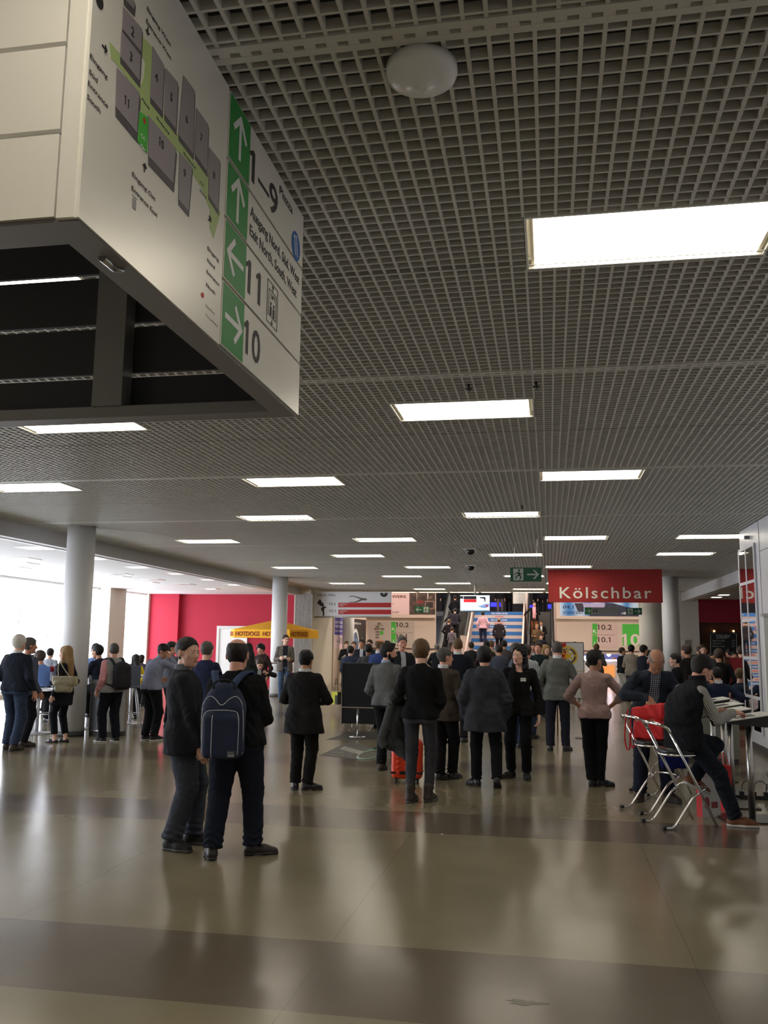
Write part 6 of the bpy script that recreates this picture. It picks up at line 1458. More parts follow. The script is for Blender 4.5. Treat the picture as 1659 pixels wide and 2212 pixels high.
# orange suitcase
g0 = ground(878, 1693); sc_ = empty('suitcase', (g0.x, g0.y, 0), math.radians(4), 'bright orange hard-shell cabin suitcase behind the legs of the tall man', 'suitcase')
m_or = mat('suitcase_orange', srgb(232, 66, 28), .38); w2 = .192
f = rbox((0, .10, .285), (w2, .105, .235), .06)
for i in range(3):
    for j in range(6): f = U(.006, f, ell((-.105+.105*i, -.006, .125+.064*j), (.022, .010, .022)))
sdf_obj('shell', f, (-.25, -.05, 0), (.25, .25, .56), .0075, m_or, sc_)
bm = bmesh.new(); box(bm, -w2-.004, w2+.004, -.008, .21, .115, .14); put('band', bm, black_plastic, sc_)
bm = bmesh.new(); box(bm, -.075, .075, -.022, 0, .11, .15); put('grip', bm, black_plastic, sc_)
for sx_ in (-1, 1):
    for sy_ in (.03, .17):
        bm = bmesh.new(); tube(bm, [(sx_*.13-.012, sy_, .028), (sx_*.13+.012, sy_, .028)], .027, 14); put('wheel', bm, black_plastic, sc_)
        bm = bmesh.new(); box(bm, sx_*.13-.018, sx_*.13+.018, sy_-.015, sy_+.015, .035, .07); put('wheel_fork', bm, black_plastic, sc_)
bm = bmesh.new()
for s_ in (-1, 1): tube(bm, [(s_*.08, .17, .5), (s_*.08, .17, .98)], .008, 8)
tube(bm, [(-.09, .17, .98), (.09, .17, .98)], .014, 8); put('telescopic_handle', bm, steel, sc_)
# red carrier bag on the middle stool, shopping bags by the desk
red_bag_m = mat('bag_red', srgb(226, 40, 44), .55, bump=.2, bscale=40); 
# ---- bar stools
def stool(label, x, y, face, bk=True):
    t = empty('bar_stool', (x, y, 0), -math.radians(face), label, 'stool', 'chrome bar stools at the tablet desks')   # faces local +y
    bm = bmesh.new(); lathe(bm, [(.16, .672), (.185, .682), (.192, .70), (.182, .722), (.14, .733), (.0005, .735)], cap=False, n=36); put('seat', bm, mat('seat_black_vinyl', (.015, .015, .016), .3), t)
    bm = bmesh.new(); tube(bm, [(.188*math.cos(a), .188*math.sin(a), .672) for a in np.linspace(0, 2*PI, 37)[:-1]], .012, 8, closed=True); put('seat_ring', bm, chrome, t)
    W2 = .205
    for s_ in (-1, 1):
        bm = bmesh.new(); tube(bm, [(s_*W2, -.20, .90), (s_*W2, .06, .42), (s_*W2, .27, .012)], .0125, 10); put('leg', bm, chrome, t)
        bm = bmesh.new(); tube(bm, smooth_path([(s_*W2*.92, .115, .33), (s_*W2*.92, .03, .28), (s_*W2*.92, -.12, .09), (s_*W2*.92, -.19, .022), (s_*W2*.92, -.29, .020)], 5), .0125, 10); lg = put('leg', bm, chrome, t)
        bm = bmesh.new(); tube(bm, [(s_*W2*.92, -.262, .020), (s_*W2*.92, -.30, .020)], .0175, 10); put('rubber_foot', bm, black_plastic, lg)
    bm = bmesh.new(); tube(bm, smooth_path([(-W2*.92, .10, .335), (-W2*.9, .16, .36), (-.10, .215, .365), (0, .225, .365), (.10, .215, .365), (W2*.9, .16, .36), (W2*.92, .10, .335)], 5), .0125, 10); put('footrest', bm, chrome, t)
    bm = bmesh.new(); tube(bm, smooth_path([(-W2, -.195, .89), (-W2+.005, -.225, .935), (-.13, -.285, .965), (0, -.31, .97), (.13, -.285, .965), (W2-.005, -.225, .935), (W2, -.195, .89)], 6), .016, 10); put('backrest', bm, chrome, t)
    return t
stool('nearest chrome bar stool, the one the man in the vest sits on', seatp.x-.02, seatp.y-.02, SITF)
st2 = stool('chrome bar stool holding the red bag, behind the nearest one', at(1410, 1581, 10.02).x, 10.02, 64)
stool('farthest chrome bar stool, behind the legs of the bald man', at(1424, 1581, 11.2).x, 11.2, 66)
rbg = empty('carrier_bag', (st2.location.x-.03, st2.location.y-.02, .738), math.radians(-20), 'open red cloth carrier bag standing on the middle bar stool', 'bag')
f = SUB(INT(U(.03, rbox((0, 0, .16), (.155, .075, .165), .02), rbox((0, 0, .29), (.165, .085, .08), .02)), half((0, 0, .345), (-.22, 0, 1)), .002), rbox((0, 0, .36), (.15, .068, .20), .02))
sdf_obj('body', WR(f, .007, 14, 16), (-.24, -.15, -.02), (.24, .15, .42), .0075, red_bag_m, rbg)
sdf_obj('lining', WR(SUB(INT(rbox((0, 0, .17), (.148, .066, .16), .02), half((0, 0, .325), (-.22, 0, 1))), rbox((0, 0, .37), (.14, .056, .20), .02)), .005, 14, 16), (-.22, -.12, -.02), (.22, .12, .4), .0075, mat('bag_lining', srgb(225, 150, 140), .7), rbg)
for s_ in (-1, 1):
    bm = bmesh.new(); ribbon(bm, smooth_path([(-.15, s_*.09, .30), (-.21, s_*.095, .27), (-.24, s_*.10, .02), (-.225, s_*.10, -.10), (-.20, s_*.095, -.12), (-.185, s_*.09, -.02), (-.17, s_*.09, .10)], 5), (.3, 1, 0), .024, .0016); put('handle', bm, red_bag_m, rbg)
qb, sb = POSES[bent.name]; hb = wpt(bent, qb['wrL']); bb = empty('carrier_bag', (hb.x, hb.y, hb.z-.52), 0, 'dark blue cloth bag hanging from the left hand of the bald man', 'bag')
sdf_obj('body', WR(rbox((0, 0, .17), (.15, .05, .17), .04), .006, 16, 18), (-.2, -.1, -.03), (.2, .1, .38), .01, cloth(24, 34, 92), bb)
bm = bmesh.new(); tube(bm, smooth_path([(-.07, 0, .33), (-.03, 0, .46), (.03, 0, .46), (.07, 0, .33)], 4), .007, 6); put('handle', bm, cloth(24, 34, 92), bb)
# ---- tablet desks
def desk(label, x, y, k=0):
    t = empty('tablet_desk', (x, y, 0), math.radians(4), label, 'desk', 'tablet desks')
    bm = bmesh.new(); tube(bm, [(.04, .0, .02), (.04, 0, .93)], .032, 20); put('pole', bm, steel, t)
    bm = bmesh.new(); box(bm, -.27, .27, -.24, .24, 0, .016); put('base_plate', bm, black_plastic, t)
    bm = bmesh.new(); pr = [(-.20, .945), (.17, .915), (.225, 1.035), (-.20, .962)]
    a = [bm.verts.new((px_, -.20, z)) for px_, z in pr]; b_ = [bm.verts.new((px_, .20, z)) for px_, z in pr]
    bm.faces.new(a); bm.faces.new(b_[::-1]); [bm.faces.new((a[i], b_[i], b_[(i+1) % 4], a[(i+1) % 4])) for i in range(4)]; bmesh.ops.recalc_face_normals(bm, faces=bm.faces)
    put('housing', bm, mat('desk_black', (.02, .02, .02), .5), t)
    W = frame((-.205, -.21, .9640), (.425, 0, .073), (0, 1, 0))
    bm = bmesh.new(); flat(bm, W, rect(0, 0, .445, .42), 0, .008); put('top_panel', bm, mat('desk_white', (.72, .72, .68), .4), t)
    bm = bmesh.new(); flat(bm, W, rect(.10, .10, .30, .30), .008, .011); put('tablet', bm, mat('tablet_dark', srgb(52, 54, 60), .25), t)
    bm = bmesh.new(); flat(bm, W, rect(.115, .12, .285, .28), .011, .0115); put('tablet_screen', bm, mat('tablet_screen', srgb(70, 74, 82), .15), t)
    return t
for i, (px, py, Y, lab) in enumerate(((1606, 1545, 9.75, 'nearest tablet desk on a steel pole where the man in the vest writes'), (1566, 1532, 10.55, 'second tablet desk from the front, behind the writing hand'), (1553, 1518, 11.45, 'third tablet desk, behind the striped sleeve'), (1530, 1500, 12.5, 'farthest tablet desk, half hidden by the man in the vest'))):
    c_ = at(px, py, Y); desk(lab, c_.x, Y)
def paper_bag(label, x, y, rz, w, d, h, mf, ms, wr=None, hm=None):
    t = empty('shopping_bag', (x, y, 0), rz, label, 'bag'); bm = bmesh.new()
    v = [bm.verts.new(p) for p in ((-w, -d, 0), (w, -d, 0), (w, d, 0), (-w, d, 0), (-w, -d, h), (w, -d, h), (w, d, h), (-w, d, h), (-w, 0, h*.97), (w, 0, h*.97))]
    for f_, mi in (((0, 1, 5, 4), 0), ((2, 3, 7, 6), 0), ((0, 3, 2, 1), 0), ((1, 2, 6, 5), 1), ((3, 0, 4, 7), 1)): bm.faces.new([v[i] for i in f_]).material_index = mi
    o = put('body', bm, mf, t, mats=[mf, ms]); md = o.modifiers.new('thickness', 'SOLIDIFY'); md.thickness = .002
    for s_ in (-1, 1):
        bm = bmesh.new(); tube(bm, smooth_path([(-w*.5, s_*d, h-.03), (-w*.5, s_*d*.6, h+.06), (0, s_*d*.3, h+.13), (w*.5, s_*d*.6, h+.06), (w*.5, s_*d, h-.03)], 5), .004, 6); put('handle', bm, hm or red_bag_m, t)
    return t
g1 = ground(1536, 1768); t = paper_bag('white paper bag with a red side standing by the desk pole', g1.x-.0, g1.y+.12, math.radians(24), .105, .05, .42, mat('paper_white', (.62, .6, .58), .5), mat('paper_red', srgb(206, 34, 40), .45))
Wq = frame((-.10, -.052, .05), (1, 0, 0), (0, 0, 1))
bm = bmesh.new(); flat(bm, Wq, [(.05+.03*math.cos(a), .09+.06*math.sin(a)) for a in np.linspace(0, 2*PI, 14)[:-1]], .001, .002); flat(bm, Wq, rect(.10, .04, .17, .10), .001, .002); put('print', bm, mat('print_red_grey', srgb(150, 70, 70), .6), t)
g1 = ground(1562, 1752); t2 = paper_bag('red paper bag standing right of the white one under the desk', g1.x+.02, g1.y+.08, math.radians(28), .045, .09, .46, mat('paper_red', srgb(206, 34, 40), .45), mat('paper_red', srgb(206, 34, 40), .45))
# power strip and cables on the floor at right
g1 = ground(1632, 1727); t = empty('power_strip', (g1.x, g1.y, 0), math.radians(-2), 'black multi-socket power strip on the floor at the right edge', 'power strip')
put('strip', bm_box(-.22, .45, -.035, .035, .001, .045), black_plastic, t)
for k in range(4):
    put('plug', bm_box(-.17+.13*k, -.12+.13*k, -.022, .022, .045, .085), black_plastic, t)
bm = bmesh.new()
for k in range(3): tube(bm, smooth_path([(-.145+.13*k, 0, .08), (-.13+.13*k, .02, .16), (-.06+.13*k, .03, .20), (.0+.13*k, .02, .15), (-.02+.13*k, 0, .08)], 5), .005, 6)
put('cable', bm, black_plastic, t)
bm = bmesh.new(); g2 = ground(1625, 1742); g3 = ground(1632, 1760)
tube(bm, smooth_path([(g1.x-.22, g1.y, .012), (g2.x-.02, g2.y, .008), (g3.x-.04, g3.y, .008), (g3.x+.10, g3.y-.02, .010), (g3.x+.02, g3.y-.06, .008)], 6), .006, 6); tag(put('power_cable', bm, black_plastic), 'thin black cable curling on the floor below the power strip', 'cable')
bm = bmesh.new(); g2 = ground(1560, 1700); tube(bm, smooth_path([(g1.x-.22, g1.y+.02, .015), (g1.x-.45, g1.y+.15, .008), (g2.x, g2.y, .008), (g2.x-.1, g2.y+.2, .008)], 6), .005, 6); tag(put('power_cable', bm, black_plastic), 'black cable on the floor leading from the power strip to the desks', 'cable')
# grey cabinet behind the desks, red partition in the bar
c_ = ground(1560, 1612); t = empty('cabinet', (1.95+.45, 14.1, 0), 0, 'grey-green cabinet behind the tablet desks', 'cabinet')
put('body', bm_box(-.42, .32, 0, .5, .08, .88), mat('cabinet_grey', srgb(120, 120, 108), .5), t); put('plinth', bm_box(-.40, .30, .02, .48, 0, .08), dark_skirt, t); put('worktop', bm_box(-.44, .34, -.02, .52, .88, .91), mat('cabinet_top', (.4, .4, .38), .4), t)
t = empty('partition', (0, 0, 0), 0, 'red upholstered partition with dark wooden post in the bar area', 'partition'); a = at(1568, 1420, 20); b_ = at(1612, 1420, 20)
put('panel', bm_box(a.x+.06, b_.x+.2, 20, 20.08, .1, a.z), mat('partition_red', srgb(140, 30, 44), .6), t); put('post', bm_box(a.x-.03, a.x+.06, 19.97, 20.1, 0, a.z+.01), woodm, t); put('foot', bm_box(a.x+.06, b_.x+.2, 19.98, 20.1, 0, .1), woodm, t)
t = empty('table', (0, 0, 0), 0, 'low round wooden table beside the seated man in navy sweater', 'table'); c_ = at(1532, 1480, 16); bm = bmesh.new(); lathe(bm, [(.34, .70), (.35, .715), (.34, .73)], c_.x, 16, n=28); put('tabletop', bm, woodm, t)
bm = bmesh.new(); lathe(bm, [(.22, 0), (.22, .02), (.03, .04), (.03, .70)], c_.x, 16, n=20); put('leg', bm, black_plastic, t)
# black pin board in the middle, gear wheel board
a = at(741, 1433, 17.6); b_ = at(812, 1433, 17.6); t = empty('pin_board', (0, 0, 0), 0, 'black cloth-covered display board on thin steel feet in the middle of the hall', 'display board')
bm = bmesh.new(); box(bm, a.x, b_.x+.02, 17.6, 17.66, .12, a.z); put('panel', bm, black_fabric, t)
bm = bmesh.new(); box(bm, a.x-.01, a.x, 17.59, 17.67, .1, a.z+.01); box(bm, a.x-.01, b_.x+.03, 17.59, 17.67, a.z, a.z+.015); put('edge_strip', bm, mat('edge_dark', (.05, .05, .05), .4), t)
for px_ in (a.x+.2, b_.x-.08):
    bm = bmesh.new(); tube(bm, [(px_, 17.63, .01), (px_, 17.63, .13)], .014, 8); tube(bm, [(px_, 17.35, .012), (px_, 17.9, .012)], .012, 8); put('leg', bm, steel, t)
a = at(739, 1527, 16.3); t = empty('side_table', (0, 0, 0), 0, 'small glass shelf on a thin chrome pole in front of the black board', 'table'); c_ = ground(772, 1592)
zt = at(772, 1527, c_.y).z; xl = at(740, 1527, c_.y).x; xr = at(808, 1528, c_.y).x
bm = bmesh.new(); box(bm, xl, xr, c_.y-.12, c_.y+.12, zt-.012, zt+.006); put('shelf', bm, chrome, t); bm = bmesh.new(); tube(bm, [(c_.x, c_.y, .02), (c_.x, c_.y, zt-.012)], .016, 12); put('pole', bm, chrome, t)
bm = bmesh.new(); lathe(bm, [(.15, 0), (.15, .012), (.02, .025)], c_.x, c_.y, n=28); put('foot', bm, chrome, t)
t, W, L, w_, h_ = panel_px('gear_board', 'white and red board with a yellow gear wheel emblem on a stand', 'display board', 1196, 1388, 1262, 1508, 17.3, white_plastic, .03)
poly(t, W, L, 'red_field', mat('board_red', srgb(196, 30, 44), .5), [(1197, 1425), (1223, 1425), (1223, 1389), (1197, 1389)], .0005, .002)
poly(t, W, L, 'caption_line', mat('line_gold', srgb(200, 170, 60), .5), [(1235, 1450.5), (1261, 1450.5), (1261, 1449.5), (1235, 1449.5)], .0005, .002)
c_ = L(1226.5, 1417); R_ = .185; yel = mat('gear_yellow', srgb(240, 196, 40), .5); nav = mat('gear_navy', srgb(26, 44, 84), .5)
bm = bmesh.new(); NT = 24; prof = []
for k in range(NT):
    for dr, da in ((1.0, -.30), (1.0, .30), (.88, .36), (.88, .64)): ang = 2*PI*(k+da)/NT; prof.append((c_[0]+R_*dr*math.cos(ang), c_[1]+R_*dr*math.sin(ang)))
for i in range(len(prof)):
    a0, a1 = prof[i], prof[(i+1) % len(prof)]; in0 = (c_[0]+(a0[0]-c_[0])*.0+R_*.60*math.cos(math.atan2(a0[1]-c_[1], a0[0]-c_[0])), c_[1]+R_*.60*math.sin(math.atan2(a0[1]-c_[1], a0[0]-c_[0]))); in1 = (c_[0]+R_*.60*math.cos(math.atan2(a1[1]-c_[1], a1[0]-c_[0])), c_[1]+R_*.60*math.sin(math.atan2(a1[1]-c_[1], a1[0]-c_[0])))
    flat(bm, W, [in0, a0, a1, in1], .002, .005)
for k in range(6):
    a_ = PI/6+k*PI/3; stroke(bm, W, (c_[0]+.03*math.cos(a_), c_[1]+.03*math.sin(a_)), (c_[0]+R_*.62*math.cos(a_), c_[1]+R_*.62*math.sin(a_)), .026, .002, .005)
flat(bm, W, [(c_[0]+.045*math.cos(a_), c_[1]+.045*math.sin(a_)) for a_ in np.linspace(0, 2*PI, 20)[:-1]], .002, .0055); put('gear_wheel', bm, yel, t)
bm = bmesh.new()
for k0, k1 in ((.06, .42), (.52, .60), (.62, .98), (1.06, 1.42), (1.52, 1.98)):
    aa = np.linspace(k0*PI, k1*PI, 9)
    for i in range(8): flat(bm, W, [(c_[0]+R_*r_*math.cos(a_), c_[1]+R_*r_*math.sin(a_)) for r_, a_ in ((.66, aa[i]), (.80, aa[i]), (.80, aa[i+1]), (.66, aa[i+1]))], .005, .007)
put('ring_segment', bm, nav, t)
text_mesh('ROTARY', letter_white, W, c_[0], c_[1]+R_*.68, .02, .12, t, align='CENTER', bold=.03, lift=.008)
bm = bmesh.new()
for (x0, x1, z0, z1) in ((-.012, 0, 0, h_), (w_, w_+.012, 0, h_), (-.012, w_+.012, h_, h_+.012), (-.012, w_+.012, -.012, 0)):
    flat(bm, W, rect(x0, z0, x1, z1), -.03, .006)
put('frame', bm, mat('frame_dark', (.03, .03, .03), .4), t)
a = W.translation
bm = bmesh.new(); tube(bm, [(a.x+w_-.02, 17.34, a.z+h_*.5), (a.x+w_-.02, 17.34, .01)], .012, 8); tube(bm, [(a.x+.05, 17.34, a.z+.3), (a.x+.05, 17.34, .01)], .012, 8); put('stand', bm, black_plastic, t); bm = bmesh.new(); lathe(bm, [(.16, 0), (.16, .012)], a.x+w_-.02, 17.34); put('foot', bm, black_plastic, t)
# yellow carrier bag carried in the distance
c_ = at(726, 1511, 21.6); c_.z = .36; t = empty('carrier_bag', (c_.x, c_.y, c_.z-.15), math.radians(-30), 'yellow and black paper bag carried by the man in the long blue coat', 'bag')
bm = bmesh.new(); box(bm, -.10, .10, -.06, .06, 0, .30); o = put('body', bm, mat('bag_yellow', srgb(216, 216, 30), .5), t); bm = bmesh.new(); box(bm, .101, .11, -.061, .061, 0, .30); box(bm, .02, .10, -.064, -.0605, 0, .22); put('side', bm, mat('bag_dark', srgb(40, 36, 30), .6), t)
bm = bmesh.new(); tube(bm, smooth_path([(-.05, 0, .29), (-.04, 0, .5), (0, 0, .62), (.04, 0, .5), (.05, 0, .29)], 4), .006, 6); put('handle', bm, mat('bag_dark', srgb(40, 36, 30), .6), t)
# floor stickers
def gp(px, py): g_ = ground(px, py); return (g_.x, g_.y)
WF = frame((0, 0, 0.0), (1, 0, 0), (0, 1, 0))
def sticker(label, pts, m_):
    t = empty('floor_sticker', (0, 0, 0), 0, label, 'floor sticker'); bm = bmesh.new(); P_ = [gp(*p) for p in pts]; flat(bm, WF, P_[::-1] if sum((P_[i][0]*P_[(i+1) % len(P_)][1]-P_[(i+1) % len(P_)][0]*P_[i][1]) for i in range(len(P_))) < 0 else P_, .0005, .002); put('sheet', bm, m_, t); return t
stk = mat('sticker_grey', srgb(70, 68, 64), .45); 
t = sticker('dark grey advertising floor sticker left of the orange suitcase', [(689, 1632), (757, 1601), (845, 1628), (812, 1643), (800, 1636), (802, 1643)], stk)
for i in range(9):
    x0 = 742+5.2*i; bm = bmesh.new(); a = gp(x0+4, 1613+1.4*i); b_ = gp(x0-6, 1619+1.4*i); stroke(bm, WF, a, b_, .035, .002, .004)
    put('tool_picture', bm, mat('sticker_mark_%d' % (i % 3), [srgb(180, 176, 168), srgb(190, 70, 50), srgb(200, 180, 60)][0 if i < 3 else 1 if i < 6 else 2], .5), t)
bm = bmesh.new(); cc = gp(800, 1631)
tube(bm, [(cc[0]+.16*math.cos(a), cc[1]+.55*math.sin(a), .004) for a in np.linspace(0, 2*PI, 30)[:-1]], .018, 5, closed=True); put('ring_picture', bm, mat('sticker_pale', srgb(150, 170, 150), .5), t)
Wt = Matrix.Translation((*gp(709, 1633), 0)) @ Matrix.Rotation(math.radians(6), 4, 'Z')
text_mesh('Halle 10.2', mat('sticker_pale2', srgb(150, 148, 142), .5), Wt, 0, .35, .17, .42, t); text_mesh('Stand 22', mat('sticker_pale2', srgb(150, 148, 142), .5), Wt, 0, .02, .17, .36, t)
t = sticker('plain dark floor sticker under the black display board', [(703, 1598), (760, 1580), (840, 1582), (812, 1600)], stk)
t = sticker('floor sticker with turquoise stripes beside the orange suitcase', [(795, 1622), (838, 1603), (850, 1612), (845, 1626)], stk)
for i in range(3):
    bm = bmesh.new(); stroke(bm, WF, gp(800+4*i, 1619-1.5*i), gp(842, 1606+3*i), .05, .002, .004); put('stripe', bm, mat('sticker_teal', srgb(110, 190, 160), .5), t)
# small litter and stain on the floor
bm = bmesh.new(); box(bm, -.012, .012, -.008, .008, .0003, .002); o = put('paper_scrap', bm, white_plastic); g_ = ground(955, 1802); o.location = (g_.x, g_.y, 0); tag(o, 'tiny white paper scrap on the floor right of the dark band', 'litter')
bm = bmesh.new(); pts = []
for i in range(26):
    a_ = 2*PI*i/26; k_ = 1+.28*math.sin(3*a_+1)+.18*math.sin(7*a_)+.1*math.sin(11*a_+2); pts.append((.085*k_*math.cos(a_), .030*k_*math.sin(a_)))
flat(bm, Matrix.Identity(4), pts, .0002, .0008); o = put('floor_stain', bm, mat('stain', srgb(84, 78, 66), .25)); g_ = ground(1136, 2166); o.location = (g_.x, g_.y, 0); tag(o, 'irregular dark scuff on the floor near the bottom edge', 'stain')
# litter bin at the near column
g_ = ground(212, 1592); t = empty('waste_bin', (g_.x-.0, g_.y+.25, 0), math.radians(0), 'steel and grey waste bin beside the near left column', 'bin')
def dshape(r, z0, z1, bmx):
    pts = [(-r, -.05), (.06, -.12)]+[(.06+r*.9*math.sin(a), -.12+.5*r*(1-math.cos(a))*1.6) for a in np.linspace(.2, PI*.9, 8)]+[(-r, .3)]
    flat(bmx, Matrix.Identity(4), pts, z0, z1)
bm = bmesh.new(); dshape(.30, .08, .94, bm); put('body', bm, steel, t); bm = bmesh.new(); dshape(.29, 0, .08, bm); put('plinth', bm, dark_skirt, t); bm = bmesh.new(); dshape(.33, .94, .975, bm); put('lid', bm, mat('bin_lid', srgb(110, 112, 118), .35), t)
bm = bmesh.new(); flat(bm, frame((-.29, -.056, .1), (.35, -.07, 0), (0, 0, 1)), rect(.01, 0, .34, .83), .001, .006); put('front_panel', bm, mat('bin_panel', srgb(84, 88, 94), .4), t)
# high tables and high chairs at left
TG, CGp = 'white high tables at left', 'high chairs with grey shells at left'
wt = mat('table_white', (.72, .72, .70), .4); al = mat('table_alu', (.6, .6, .62), .35, metal=.7); shell = mat('chair_shell', srgb(92, 98, 112), .5)
def high_table(label, x, y, z=1.05, r=.36, m_=None, sq=False):
    t = empty('high_table', (x, y, 0), 0, label, 'table', TG); bm = bmesh.new()
    if sq: box(bm, -r, r, -r*.9, r*.9, z-.03, z)
    else: lathe(bm, [(r-.01, z-.028), (r, z-.02), (r, z-.006), (r-.01, z)], n=36)
    put('tabletop', bm, m_ or wt, t); bm = bmesh.new(); tube(bm, [(0, 0, .03), (0, 0, z-.02)], .04, 16); put('pole', bm, al, t); bm = bmesh.new(); lathe(bm, [(.27, 0), (.27, .012), (.05, .035)], n=36); put('foot', bm, al, t); return t
def high_chair(label, x, y, rz, h=.74):
    t = empty('high_chair', (x, y, 0), rz, label, 'chair', CGp)
    sh_ = U(.02, rbox((0, .0, h), (.20, .19, .012), .01), rbox((0, -.19, h+.20), (.20, .012, .21), .01)); sdf_obj('seat_shell', sh_, (-.25, -.25, h-.05), (.25, .25, h+.45), .012, shell, t)
    for a, b_ in ((-1, -1), (1, -1), (-1, 1), (1, 1)):
        bm = bmesh.new(); tube(bm, [(a*.13, b_*.13, h-.01), (a*.25, b_*.25, .006)], .011, 8); put('leg', bm, al, t)
    bm = bmesh.new(); k_ = .13+.12*(h-.30)/h; tube(bm, [(k_*a, k_*b_, .30) for a, b_ in ((-1, -1), (1, -1), (1, 1), (-1, 1))], .009, 8, closed=True); put('footrest', bm, al, t)
    return t
c_ = at(84, 1487, 15.2); high_table('square white table in front of the seated man in blue', c_.x, 15.2, c_.z, .36, sq=True)
c_ = at(100, 1570, 15.1); high_chair('high chair with grey back between the white table and the near column', at(112, 1500, 15.9).x, 15.9, math.radians(80), .80)
c_ = at(196, 1449, 16.3); high_table('high table behind the blonde woman with a bottle on it', c_.x, 16.3, c_.z, .36)
bm = bmesh.new(); lathe(bm, [(.032, 0), (.034, .02), (.034, .13), (.014, .17), (.013, .20), (.015, .205)], n=16); o = put('body', bm, mat('bottle_plastic', (.5, .56, .6), .15), None); bt = empty('bottle', (at(199, 1440, 16.2).x, 16.2, c_.z), 0, 'clear plastic bottle on the high table behind the blonde woman', 'bottle'); o.parent = bt
bm = bmesh.new(); lathe(bm, [(.016, .205), (.016, .225)], n=12); put('cap', bm, mat('cap_blue', (.1, .2, .5), .4), bt)
c_ = at(280, 1450, 16.4); high_chair('high chair with dark back between the black backpack and the pale blue shirt', c_.x, 16.4, math.radians(200), .80)
c_ = at(275, 1482, 17.6); high_table('high white table behind the high chair at left', c_.x+.1, 17.6, .98, .36)
c_ = at(255, 1482, 18.4); high_chair('high chair farther back beside the white table at left', c_.x, 18.6, math.radians(20), .78)
c_ = at(566, 1431, 25.6); high_table('round wooden high table under the parasol left of the column', c_.x, 25.6, c_.z, .55, mat('table_wood', srgb(140, 110, 84), .4))
c_ = at(562, 1424, 25.6); t = empty('handbag', (c_.x+.05, 25.6, at(566, 1431, 25.6).z), 0, 'brown leather handbag standing on the round wooden high table', 'bag'); sdf_obj('body', U(.02, rbox((0, 0, .12), (.15, .07, .12), .03), rbox((0, 0, .2), (.12, .05, .08), .03)), (-.2, -.1, 0), (.2, .1, .32), .01, mat('leather_brown', srgb(92, 48, 40), .45), t)
bm = bmesh.new(); tube(bm, smooth_path([(-.07, 0, .25), (-.05, 0, .38), (.05, 0, .38), (.07, 0, .25)], 4), .007, 6); put('handle', bm, mat('leather_brown', srgb(92, 48, 40), .45), t)
c_ = at(640, 1429, 29.5); high_table('round high table right of the phone-holding man, far back', c_.x-.4, 29.5, c_.z, .4)
# paper cup in the hands of the man by the column
q_, s_ = POSES[phone_man.name]; pc = wpt(phone_man, (q_['wrL']+q_['wrR'])/2+V(0, .07, .03)); bm = bmesh.new(); lathe(bm, [(.032, -.04), (.042, .05)], n=16); o = put('paper_cup', bm, white_plastic); o.location = pc; tag(o, 'white paper cup in the hands of the man in tweed', 'cup')
# name badge
q_, s_ = POSES[woman.name]; o = put('name_badge', bm_box(-.035, .035, -.004, .004, -.022, .022), white_plastic); pb_ = wpt(woman, (-.085, .16, 1.275)); o.location = pb_; o.rotation_euler = (0, 0, woman.rotation_euler.z+.3); tag(o, 'white name badge on the chest of the woman in black', 'badge')
b3 = bmesh.new(); box(b3, -.03, .03, .004, .005, .002, .008); put('printed_line', b3, mat('badge_grey', (.3, .3, .3), .5), o)
# hotdog parasol and doorway behind it
PX_, PY_ = at(594, 1360, 30.0).x, 30.0
par = empty('parasol', (PX_, PY_, 0), math.radians(-3), 'yellow parasol with HOTDOGS printed on its valance', 'parasol')
z_b, z_v, z_t = at(594, 1378, 28.8).z, at(594, 1360, 28.8).z, at(594, 1339, 30).z
oct_ = [(-.98, -1.25), (.98, -1.25), (1.40, -.55), (1.40, .55), (.98, 1.25), (-.98, 1.25), (-1.40, .55), (-1.40, -.55)]
m_y = mat('canopy_yellow', srgb(244, 178, 20), .7, bump=.1, bscale=30)
bm = bmesh.new(); ap = bm.verts.new((0, 0, z_t)); rg = [bm.verts.new((x, y, z_v)) for x, y in oct_]; lo_ = [bm.verts.new((x*1.01, y*1.01, z_b)) for x, y in oct_]
for i in range(8):
    bm.faces.new((ap, rg[i], rg[(i+1) % 8])); bm.faces.new((rg[i], lo_[i], lo_[(i+1) % 8], rg[(i+1) % 8]))
bmesh.ops.recalc_face_normals(bm, faces=bm.faces); o = put('canopy', bm, m_y, par); md = o.modifiers.new('t', 'SOLIDIFY'); md.thickness = .006
bm = bmesh.new(); tube(bm, [(0, 0, 0), (0, 0, z_t-.02)], .025, 12); put('pole', bm, wt, par)
for i in range(8): bm = bmesh.new(); tube(bm, [(0, 0, z_t-.04), (oct_[i][0]*.97, oct_[i][1]*.97, z_v-.015)], .008, 6); put('rib', bm, wt, par)
bm = bmesh.new(); lathe(bm, [(.3, 0), (.3, .06), (.05, .10)], n=28); put('base', bm, dark_skirt, par)
m_hd = mat('letter_hotdog', srgb(128, 30, 22), .7)
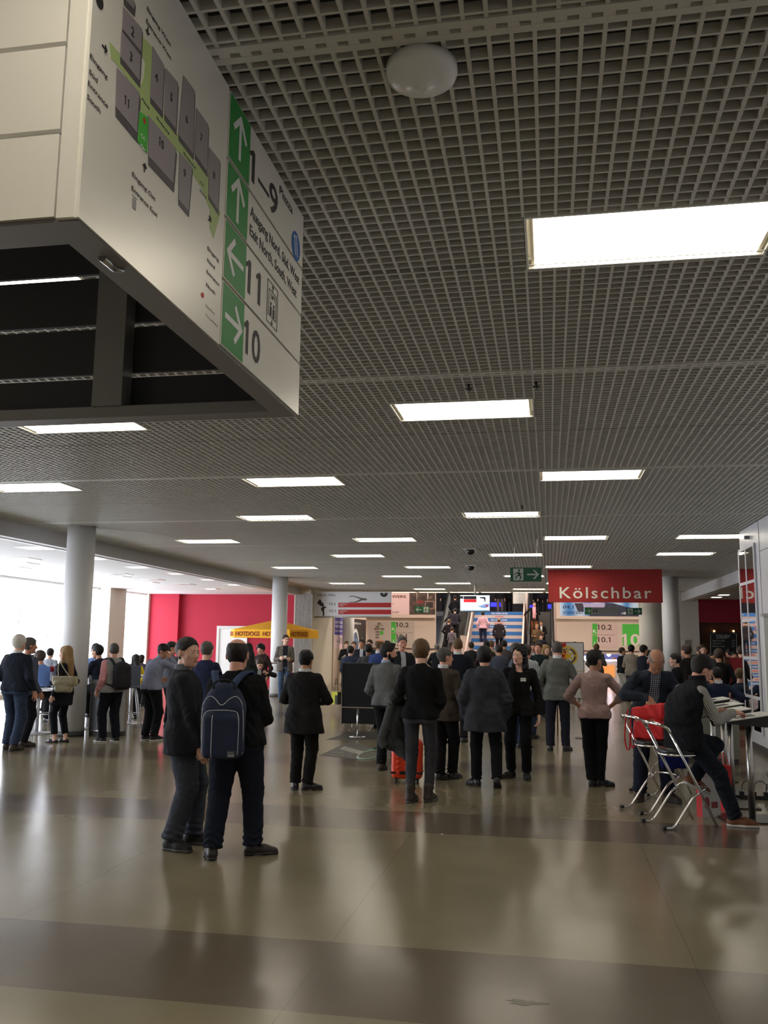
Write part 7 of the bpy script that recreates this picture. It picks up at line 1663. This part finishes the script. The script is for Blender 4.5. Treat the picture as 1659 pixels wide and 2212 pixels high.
def val(i, s_, w_, x0):
    a, b_ = Vector((*oct_[i], 0))*1.012, Vector((*oct_[(i+1) % 8], 0))*1.012; W = frame((a.x, a.y, z_b), (b_-a), (0, 0, 1)); text_mesh(s_, m_hd, W, x0, (z_v-z_b)*.22, (z_v-z_b)*.55, w_, par, bold=.02, lift=.008, depth=.004)
val(0, 'HOTDOGS', .86, .06); val(0, 'HOTDOGS', .86, 1.03); val(1, 'HOTDOGS', .72, .05); val(7, 'HOTDOGS', .72, .05)
t = empty('doorway', (0, 0, 0), 0, 'white framed bright opening in the crimson wall behind the parasol', 'doorway'); a = at(470, 1352, 33); b_ = at(536, 1352, 33)
bm = bmesh.new(); box(bm, a.x, a.x+.10, 32.93, 32.995, 0, a.z-.1); box(bm, a.x, b_.x, 32.93, 32.995, a.z-.10, a.z); box(bm, b_.x-.04, b_.x, 32.93, 32.995, 0, a.z-.1); put('door_frame', bm, white_paint, t); put('door_panel', bm_box(a.x+.10, b_.x-.04, 32.97, 33.0, 0, a.z-.1), mat('door_white', (.85, .85, .82), .5), t)
# rope posts by the side wall
for i, px in enumerate((716, 722, 731)):
    g_ = ground(px+2, 1477+i); g_.x = max(g_.x, -8.62)+.2*i*0; g_.y += .55*i; bm = bmesh.new(); lathe(bm, [(.16, 0), (.16, .02), (.025, .04), (.025, .95), (.035, .97), (.035, 1.0)], n=20); o = put('barrier_post', bm, mat('post_brass', (.35, .28, .2), .35, metal=.8)); o.location = (g_.x, g_.y, 0); tag(o, ['barrier post nearest to the white column by the side wall', 'middle barrier post by the side wall', 'barrier post by the side wall next to the man with the beige coat'][i], 'barrier post', 'barrier posts by the side wall')
# sprinklers and small things
bm = bmesh.new(); box(bm, -.05, .05, -.03, .03, -.03, .03); o = put('wall_sensor', bm, mat('sensor_grey', (.2, .2, .2), .5)); p_ = atx(1617, 1161, 3.39); o.location = (3.37, p_.y, p_.z); tag(o, 'small grey sensor near the top of the right wall', 'sensor')
# beige coat over the arm of the man by the purple poster
